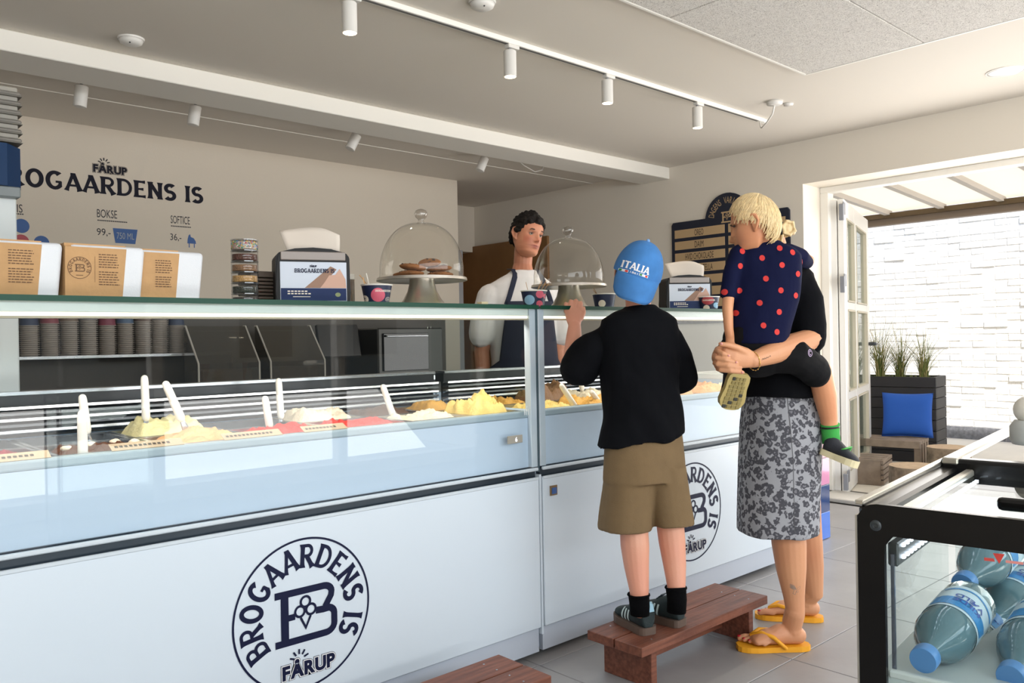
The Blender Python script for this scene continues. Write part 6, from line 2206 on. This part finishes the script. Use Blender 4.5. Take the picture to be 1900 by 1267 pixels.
# bracelet and tattoos
m_gold = M('gold', 'd9b26a', .25, .9)
ax = (A3(1432, 656, 2.89) - wr_).normalized(); s0 = HU - ax * HU.dot(ax); s0.normalize(); t0 = ax.cross(s0)
pc = wr_ + ax * .004
pts = [pc + s0 * (.034 * math.cos(a)) + t0 * (.029 * math.sin(a)) - HU * .004 for a in [k * .2094 for k in range(31)]]
br_ = limb(pts, [.0014] * 31, 6); o = meshobj('bracelet', br_[0], br_[1], m_gold, wom, smooth=True)
for k in range(0, 30, 2):
    v, f = ball(pts[k], .0026, 8, 6); meshobj('bracelet_link', v, f, m_gold, o, smooth=True)
bv = bvh_of(wob)
m_ink2 = M('tattoo_ink', '6f5a4c', .7)
base = A3(1476, 1092, 3.10)
wing = lambda sg: ribbon([(0, 0), (sg * .010, .016), (sg * .022, .020), (sg * .022, .006), (sg * .008, -.002), (sg * .012, -.016), (sg * .004, -.020), (0, -.004)], .0016)
wrapped('butterfly_tattoo', join2([wing(-1), shift2(wing(1), 0, 0, 0, .6), poly2([(0, 0), (-.010, .014), (-.020, .018), (-.020, .006), (-.008, 0)])]), bv, base, RIGHT, UPV, M('tattoo_shade', '9a8272', .7), wom, .0008, .004)
base = A3(1421, 664, 2.84)
sl = math.radians(17); q1 = RIGHT * math.cos(sl) + UPV * math.sin(sl); q2 = UPV * math.cos(sl) - RIGHT * math.sin(sl)
wrapped('script_tattoo', join2([ribbon([(-.018, -.002), (-.014, .003), (-.011, -.002), (-.007, .002), (-.003, -.002), (.002, .002), (.006, -.001), (.011, .001)], .0016), disc2(.016, .002, .002, n=8)]), bv, base, q1, q2, M('tattoo_dark', '5a4a3a', .7), wom, .0008, .003)

# ------------------------------------------------------------------ the toddler
tod = root('person', (2.62, 1.72, .62), 'blond toddler in a navy tee with red dots, carried on the woman\'s hip', 'person')
m_skt = skin('skin_toddler', 'd99a6e')
TSK = lin('d79a70'); TRED = lin('cc7f5c')
Ft, Rt = hd(58), hd(148)
TH = A3(1399, 413, 2.95)
tf = (-RIGHT * .90 + FWD * .38 - UPV * .22).normalized(); tu = (UPV * .97 - RIGHT * .10); tu = (tu - tf * tu.dot(tf)).normalized(); tr3 = tf.cross(tu)
pcs = [head_piece(TH, tr3, tf, tu, .192, face=True)]
pcs += ear_piece(TH + tr3 * (-.063 if tr3.dot(-FWD) < 0 else .063) + tu * -.010 - tf * .004, tr3 * (-1 if tr3.dot(-FWD) < 0 else 1), -tf, tu, .066)
pcs += ear_piece(TH - tr3 * (-.058 if tr3.dot(-FWD) < 0 else .058) + tu * -.010 - tf * .004, tr3 * (1 if tr3.dot(-FWD) < 0 else -1), -tf, tu, .056)
pcs.append(limb([A3(1410, 432, 2.96), A3(1422, 455, 2.97), A3(1425, 478, 2.975)], [.044, .043, .055], 14))
pcs.append(limb([A3(1420, 480, 2.98), A3(1415, 560, 2.98), A3(1405, 640, 2.97)], [(.09, .06), (.09, .065), (.088, .068)], 16, ref=Rt))
# left arm hanging, small fist on the woman's far side
pcs.append(limb([A3(1366, 480, 2.97), A3(1353, 530, 2.95), A3(1350, 575, 2.93), A3(1352, 610, 2.93), A3(1354, 622, 2.935)], [.026, .023, .0195, .017, .0165], 12))
pcs.append(limb([A3(1354, 622, 2.935), A3(1356, 636, 2.94)], [(.015, .013), (.021, .012)], 10, ref=RIGHT))
for i in range(4): pcs.append(limb([A3(1350 + 4 * i, 636, 2.94), A3(1350 + 4 * i, 644, 2.945), A3(1351 + 4 * i, 648, 2.955)], [.0055, .0052, .0045], 8))
pcs.append(limb([A3(1362, 630, 2.935), A3(1367, 637, 2.935), A3(1366, 643, 2.935)], [.006, .0058, .0045], 8))
# right arm over the woman's shoulder
pcs.append(limb([A3(1472, 475, 2.99), A3(1496, 486, 3.05), A3(1502, 484, 3.12), A3(1490, 474, 3.2)], [.026, .024, .02, .017], 12))
pcs.append(limb([A3(1490, 474, 3.2), A3(1482, 470, 3.235)], [(.015, .013), (.02, .012)], 10, ref=UPV))
for i in range(4): pcs.append(limb([A3(1482, 466 + 4 * i, 3.23), A3(1476, 466 + 4 * i, 3.25), A3(1473, 467 + 4 * i, 3.262)], [.0055, .0052, .0045], 8))
pcs.append(limb([A3(1484, 463, 3.22), A3(1480, 460, 3.235)], [.006, .005], 8))
# legs: right one hangs behind the woman's back, left one in front of her
pcs.append(limb([A3(1440, 645, 2.96), A3(1485, 660, 2.96), A3(1521, 690, 3.0), A3(1531, 735, 3.03), A3(1538, 775, 3.05), A3(1541, 812, 3.06)], [.058, .052, .044, .042, .032, .026], 16))
pcs.append(limb([A3(1380, 645, 2.96), A3(1362, 655, 3.02), A3(1352, 672, 3.04), A3(1362, 690, 2.95), A3(1372, 704, 2.92)], [.055, .048, .040, .034, .027], 16))
todb = body('body', pcs, m_skt, tod, .004, 5, paint=lambda p: mixc(TSK, TRED, .25 + .35 * noise.noise(p * 10)))
e_p = TH + tf * (.355 * .192) + tr3 * (.125 * .192 * (1 if tr3.dot(-FWD) > 0 else -1)) + tu * .003
v, f = ball(e_p - tf * .0015, .0045, 12, 8); meshobj('eye', v, f, M('eye_dark', '2a1d16', .3), tod, smooth=True)
v, f = limb([e_p + tf * .006 + tu * .006 - tr3 * .01, e_p + tf * .011 + tu * .006, e_p + tf * .006 + tu * .004 + tr3 * .012], [.002] * 3, 6); meshobj('eyelash', v, f, M('lash', '4a3322', .6), tod, smooth=True)
m_tod = M('tee_navy', '0d1233', .85, bump=(500, .12), spec=.15)
pieces = [loft([(A3(1424, 447, 2.97), Rt * .044, Ft * .045), (A3(1423, 453, 2.97), Rt * .058, Ft * .052), (A3(1421, 462, 2.975), Rt * .098, Ft * .062), (A3(1420, 476, 2.98), Rt * .124, Ft * .074), (A3(1419, 510, 2.98), Rt * .126, Ft * .082),
                (A3(1416, 560, 2.975), Rt * .120, Ft * .084), (A3(1410, 605, 2.97), Rt * .108, Ft * .084), (A3(1406, 634, 2.965), Rt * .102, Ft * .086), (A3(1406, 637, 2.965), Rt * .102, Ft * .086)], 30, 2.3),
          limb([A3(1372, 474, 2.975), A3(1356, 510, 2.955), A3(1351, 544, 2.945)], [.036, .030, .029], 16),
          limb([A3(1460, 470, 2.985), A3(1484, 478, 3.01), A3(1496, 486, 3.05)], [.040, .033, .030], 16)]
tt_ = body('t_shirt', pieces, m_tod, tod, .005, 4, post=folds(.006, 11, 11, 6, 2.0, .05))
bv = bvh_of(tt_)
m_dot = M('dot_red', 'cf3632', .8)
for (x, y) in ((1383, 464), (1448, 460), (1471, 468), (1416, 478), (1378, 492), (1450, 492), (1421, 517), (1377, 538), (1447, 539), (1409, 562), (1371, 580), (1443, 579), (1414, 604), (1372, 621), (1345, 488), (1344, 504), (1348, 541), (1477, 548), (1481, 508), (1497, 484), (1438, 616)):
    base = A3(x, y, 2.9)
    wrapped('printed_dot', disc2(0, 0, .0095, .0105, 14), bv, base, RIGHT, UPV, m_dot, tt_, .0012, .006)
m_sh2 = M('shorts_black', '0a0a0d', .8, bump=(400, .15), spec=.2)
pieces = [limb([A3(1402, 628, 2.97), A3(1404, 655, 2.97)], [(.106, .088), (.108, .09)], 20, ref=Rt),
          limb([A3(1430, 655, 2.955), A3(1475, 662, 2.955), A3(1508, 684, 2.98), A3(1513, 690, 2.985)], [.070, .066, .058, .057], 18),
          limb([A3(1385, 648, 2.965), A3(1362, 652, 3.01), A3(1350, 668, 3.03)], [.066, .060, .054], 18)]
o = body('shorts', pieces, m_sh2, tod, .005, 4, post=folds(.006, 12, 12, 9, 8.0, .05))
bv = bvh_of(o); base = A3(1505, 655, 2.89)
wrapped('shorts_emblem', join2([ribbon(arc(0, 0, .009, .012, 0, 360, 20)[:-1], .0022, closed=True), ribbon(arc(0, 0, .004, .007, 40, 320, 12), .002)]), bv, base, RIGHT, UPV, M('emblem_lilac', 'b9a6c4', .8), o, .0014, .004)
m_gsock = M('sock_green', '3fa64a', .9, bump=(600, .4))
v, f = limb([A3(1540, 786, 3.055), A3(1541, 805, 3.06), A3(1543, 822, 3.06)], [.034, .032, .033], 18, ends=False); o = meshobj('sock', v, f, m_gsock, tod, smooth=True)
v, f = limb([A3(1539.5, 791, 3.055), A3(1539.8, 794, 3.055)], [.0345, .0345], 18, ends=False); meshobj('sock_stripe', v, f, m_black, o, smooth=True)
v, f = limb([A3(1364, 690, 2.945), A3(1371, 702, 2.92)], [.033, .032], 16, ends=False); meshobj('sock', v, f, m_sock, tod, smooth=True)
m_sn = M('sneaker_dark_blue', '25272f', .75, bump=(300, .2)); m_sol = M('sole_cream', 'd8cda6', .6); m_gsole = M('sole_gum_yellow', 'b5a266', .6)
T = A3(1584, 866, 2.98) - A3(1526, 842, 3.06)
s3, F3 = shoe(tod, A3(1523, 842, 3.07), T, UPV + RIGHT * .25, .138, .070, m_sn, m_sol, None, hgt=.066)
v, f = limb([F3 @ V((-.037, .075, .04)), F3 @ V((-.01, .085, .062)), F3 @ V((.03, .08, .05))], [(.010, .003)] * 3, 8); meshobj('green_strap', v, f, M('strap_green', '55b85a', .7), s3, smooth=True)
v, f = limb([F3 @ V((-.012, -.004, .06)), F3 @ V((0, -.012, .075)), F3 @ V((.012, -.004, .06))], [.003] * 3, 6); meshobj('pull_tab', v, f, M('tab_grey', '8c8d92', .6), s3, smooth=True)
T = A3(1353, 762, 2.93) - A3(1375, 694, 2.875)
s4, F4 = shoe(tod, A3(1375, 694, 2.868), T, FWD * .95 + UPV * .1 + RIGHT * -.15, .142, .088, m_sn, m_gsole, None, hgt=.062, sole_h=.018)
# tread blocks on the upturned sole
for r in range(8):
    for c in range(4):
        y = .014 + r * .0155; wmax = .036 * (.72 if r < 2 else (.85 if r < 5 else .95)); x = -wmax + c * (2 * wmax / 4)
        bm = nb(); box(bm, x + .0012, x + 2 * wmax / 4 - .0012, y, y + .0125, -.003, .001, bev=.001, mtx=F4 @ Matrix.Shear('XY', 4, (0, 0)) if False else F4)
        fin('tread', bm, M('tread_olive', '8f8150', .7) if (r + c) % 7 else M('tread_dark', '3a3a34', .7), s4)
strands(TH, tr3, tf, tu, (.067, .085, .097), 760, lambda ph: 1.40 + .30 * math.sin(ph * 1.5) ** 2 - (.12 if math.cos(ph) > .6 else 0) + .58 * max(0, -math.cos(ph)), m_blond2, tod, 9, .0023, 1.045, (0, -.45), .17, .72)

# ------------------------------------------------------------------ the young man behind the counter
ven = root('person', (2.9, 3.07, 0), 'young man with dark curly hair in a white tee and navy apron behind the counter', 'person')
m_skv = skin('skin_vendor', 'c98c6c')
VSK = lin('c78a6b'); VRED = lin('b5604a'); VLIP = lin('9c4a45')
VD = 4.33
VH = A3(978, 437, VD)
yaw_ = math.radians(38)
vf = (-FWD * math.cos(yaw_) + RIGHT * math.sin(yaw_) - UPV * .06).normalized()
vu = (UPV * math.cos(math.radians(10)) + RIGHT * math.sin(math.radians(10))); vu = (vu - vf * vu.dot(vf)).normalized(); vr = vf.cross(vu)
HV = .226
pcs = [head_piece(VH, vr, vf, vu, HV, 88, 76)]
for s in (-1, 1): pcs += ear_piece(VH + vr * (s * .31 * HV) + vu * (-.02 * HV) - vf * (.03 * HV), vr * s, -vf, vu, .068)
pcs.append(limb([A3(972, 462, VD + .05), A3(970, 490, VD + .055), A3(969, 520, VD + .05)], [.050, .049, .07], 16))
Bf = (-FWD * .93 + RIGHT * .36); Bf.z = 0; Bf.normalize(); Bs = V((Bf.y, -Bf.x, 0))
tc0 = A3(968, 545, VD + .05)
pcs.append(limb([A3(970, 520, VD + .04), tc0 - V((0, 0, .1)), tc0 - V((0, 0, .45))], [(.085, .06), (.13, .085), (.12, .08)], 18, ref=Bs))
for s in (-1, 1):
    shd = tc0 + Bs * (s * .17) + V((0, 0, -.03)); elb = shd + Bs * (s * .05) - Bf * .03 + V((0, 0, -.27)); wri = elb + Bf * .035 + V((0, 0, -.22))
    pcs.append(limb([shd, (shd + elb) / 2, elb, (elb + wri) / 2, wri], [.052, .047, .04, .038, .028], 14))
    dn_ = V((0, 0, -1))
    pcs.append(limb([wri, wri + dn_ * .05, wri + dn_ * .085], [(.024, .018), (.038, .015), (.038, .013)], 12, ref=Bf))
    for i in range(4):
        k = wri + dn_ * .085 + Bf * ((1.5 - i) * .019); ln = (.062, .072, .068, .052)[i]
        pcs.append(limb([k, k + dn_ * ln * .5 - Bs * (s * .006), k + dn_ * ln * .9 - Bs * (s * .02)], [.0092, .0088, .0075], 8))
    pcs.append(limb([wri + dn_ * .03 + Bf * .03, wri + dn_ * .06 + Bf * .05, wri + dn_ * .09 + Bf * .054 - Bs * (s * .008)], [.012, .0105, .009], 8))


def vpaint(p):
    q = p - VH
    x, y, z = q.dot(vr) / HV, q.dot(vf) / HV, q.dot(vu) / HV
    c = mixc(VSK, VRED, .22 + .2 * noise.noise(p * 14))
    if y > .2:
        g = lambda px, pz, sx, sz: math.exp(-((x - px) / sx) ** 2 - ((z - pz) / sz) ** 2)
        c = mixc(c, VRED, min(.8, .7 * (g(.2, -.12, .09, .08) + g(-.2, -.12, .09, .08)) + .6 * g(0, -.14, .05, .05)))
        c = mixc(c, VLIP, min(.85, g(0, -.248, .125, .014) + g(0, -.292, .10, .018)))
        c = mixc(c, lin('5e2a26'), min(.8, .95 * g(0, -.268 + .25 * x * x, .14, .007)))
        c = mixc(c, lin('6e4030'), .55 * (g(.035, -.168, .018, .009) + g(-.035, -.168, .018, .009)))
    return c


body('body', pcs, m_skv, ven, .003, 2, paint=vpaint)
m_ew = M('eye_white', 'b0a298', .3); m_iris = M('iris_brown', '3b2a20', .25); m_hairv = M('hair_dark', '130d0a', .7, bump=(160, .5), spec=.25)
for s in (-1, 1):
    c = VH + vr * (s * .135 * HV) + vf * (.300 * HV) + vu * (.012 * HV)
    v, f = ball(c, .0105, 18, 12); o = meshobj('eye', v, f, m_ew, ven, smooth=True)
    look = (vf * .95 + vr * .12 * 1 - vu * .1).normalized()
    v, f = ball(c + look * .0054, .0062, 12, 8); meshobj('iris', v, f, m_iris, o, smooth=True)
    lid = [c + vf * (.0106 * math.cos(a * .9)) + vr * (.0130 * math.sin(a)) + vu * (.0040 * math.cos(a)) for a in (-1.3, -.7, 0, .7, 1.3)]
    v, f = limb(lid, [.0016, .0024, .0026, .0024, .0014], 6); meshobj('eyelid', v, f, M('lid_brown', '7a4a3a', .6), ven, smooth=True)
    eb = [VH + vr * (s * k * HV) + vf * ((.372 - .22 * max(0, k - .1)) * HV) + vu * (h_ * HV) for k, h_ in ((.055, .085), (.11, .105), (.17, .108), (.215, .085))]
    v, f = limb(eb, [(.0022, .0035), (.0022, .0042), (.002, .0036), (.0012, .002)], 8, ref=vf); meshobj('eyebrow', v, f, M('brow_brown', '4a2f22', .8), ven, smooth=True)
# curly hair
RV = random.Random(4)
pieces = []


def hp(th, ph, k):
    x = math.sin(th) * math.sin(ph) * .330; y = math.sin(th) * math.cos(ph) * .415 - .03; z = math.cos(th) * .47 + .02
    return VH + (vr * x + vf * y + vu * z) * (HV * k)


LIM = [(0, 1.05), (30, 1.08), (52, 1.22), (70, 1.5), (82, 1.58), (98, 1.46), (118, 1.72), (145, 2.02), (180, 2.08)]
lim = lambda ph: interp(LIM, abs((math.degrees(ph) + 180) % 360 - 180))
for i in range(420):
    ph = RV.uniform(0, 6.283); th = lim(ph) * math.sqrt(RV.random())
    big = 1.0 if th < 1.15 else .55
    pieces.append(ball(hp(th, ph, 1.0 + .085 * big * RV.uniform(.1, 1.3) * (1.35 if math.cos(ph) > .2 else 1)), .0105 * RV.uniform(.7, 1.3) * (1 if big == 1 else .75), 8, 6))
for j in range(14):
    for i in range(30):
        ph = 2 * math.pi * i / 30; pieces.append(ball(hp(lim(ph) * .97 * j / 13, ph, .985), .012, 6, 4))
body('hair', pieces, m_hairv, ven, .0032, 1)
# clothes
m_tw = M('tee_white', 'dedbdc', .85, bump=(500, .1))
down = lambda z: V((0, 0, z))
pieces = [loft([(A3(971, 502, VD + .035), Bs * .066, Bf * .062), (A3(970, 508, VD + .04), Bs * .085, Bf * .074), (A3(969, 517, VD + .045), Bs * .135, Bf * .09), (A3(968, 529, VD + .05), Bs * .185, Bf * .102), (tc0 - down(.02), Bs * .205, Bf * .115),
                (tc0 - down(.12), Bs * .195, Bf * .125), (tc0 - down(.35), Bs * .175, Bf * .115), (tc0 - down(.56), Bs * .18, Bf * .12), (tc0 - down(.57), Bs * .18, Bf * .12)], 32, 2.2)]
for s in (-1, 1):
    shd = tc0 + Bs * (s * .172) + V((0, 0, -.02)); pieces.append(limb([shd, shd + Bs * (s * .04) - down(.10), shd + Bs * (s * .055) - down(.19)], [.072, .068, .070], 18))
tee_b = bvh_of(body('t_shirt', pieces, m_tw, ven, .006, 4, post=folds(.006, 9, 9, 5, 4.0)))
m_ap = M('apron_navy', '1a2138', .8, bump=(400, .15))
vv, ff = [], []
NA = 16
for j in range(22):
    z = tc0.z - .045 - j * .038
    half = (.62 + .25 * min(1, j / 8)) if j < 9 else 1.25
    for i in range(NA + 1):
        a = (i / NA * 2 - 1) * half
        k = 1.06 + .02 * noise.noise(V((a * 3, z * 6, 0)))
        q = V((tc0.x, tc0.y, z)) + Bs * (math.sin(a) * .205 * k) + Bf * (math.cos(a) * .128 * k)
        vv.append(q)
for j in range(21):
    for i in range(NA): a = j * (NA + 1) + i; ff.append((a, a + 1, a + NA + 2, a + NA + 1))
ap = meshobj('apron', vv, ff, m_ap, ven, smooth=True); md = ap.modifiers.new('thick', 'SOLIDIFY'); md.thickness = .003
for s, e0 in ((-1, vv[0]), (1, vv[NA])):
    top = A3(969, 503, VD + .05) + Bs * (s * .068)
    pts = []
    for q in range(9):
        p = e0 + V((0, 0, -.02)) + (top - e0) * (q / 8)
        hit = tee_b.ray_cast(p + Bf * .4, -Bf, 1.0)
        pts.append((hit[0] if hit[0] is not None else p) + Bf * .004 + V((0, 0, .003)))
    pts += [pts[-1] - Bf * .03 + V((0, 0, .022)), pts[-1] - Bf * .09 + V((0, 0, .028))]
    v, f = limb(pts, [(.014, .0025)] * 11, 10, ref=Bs)
    meshobj('apron_strap', v, f, m_ap, ap, smooth=True)
bv = bvh_of(ap); base = A3(1019, 548, 3.6)
wrapped('apron_print', join2([quad2(-.02, .012, -.012 + .011 * k, -.005 + .011 * k) for k in range(3)] + [disc2(.022, .024, .006)]), bv, base, RIGHT, UPV, m_emb, ap, .0035, .01)
pieces = []
for s in (-1, 1):
    pieces.append(limb([tc0 - down(.55) + Bs * (s * .08), tc0 - down(.95) + Bs * (s * .09), V((tc0.x, tc0.y, .09)) + Bs * (s * .10)], [.095, .075, .062], 16))
pieces.append(limb([tc0 - down(.5), tc0 - down(.62)], [(.165, .105), (.16, .105)], 18, ref=Bs))
body('trousers', pieces, M('trousers_dark', '23252c', .85), ven, .009, 4, post=folds(.006, 8, 8, 5))
for s in (-1, 1):
    h_ = V((tc0.x, tc0.y, .001)) + Bs * (s * .10) - Bf * .08
    shoe(ven, h_, Bf, (0, 0, 1), .28, .10, M('shoe_white', 'c9c8c5', .6), M('sole_white', 'dddbd6', .6), None, name='shoe', hgt=.09)
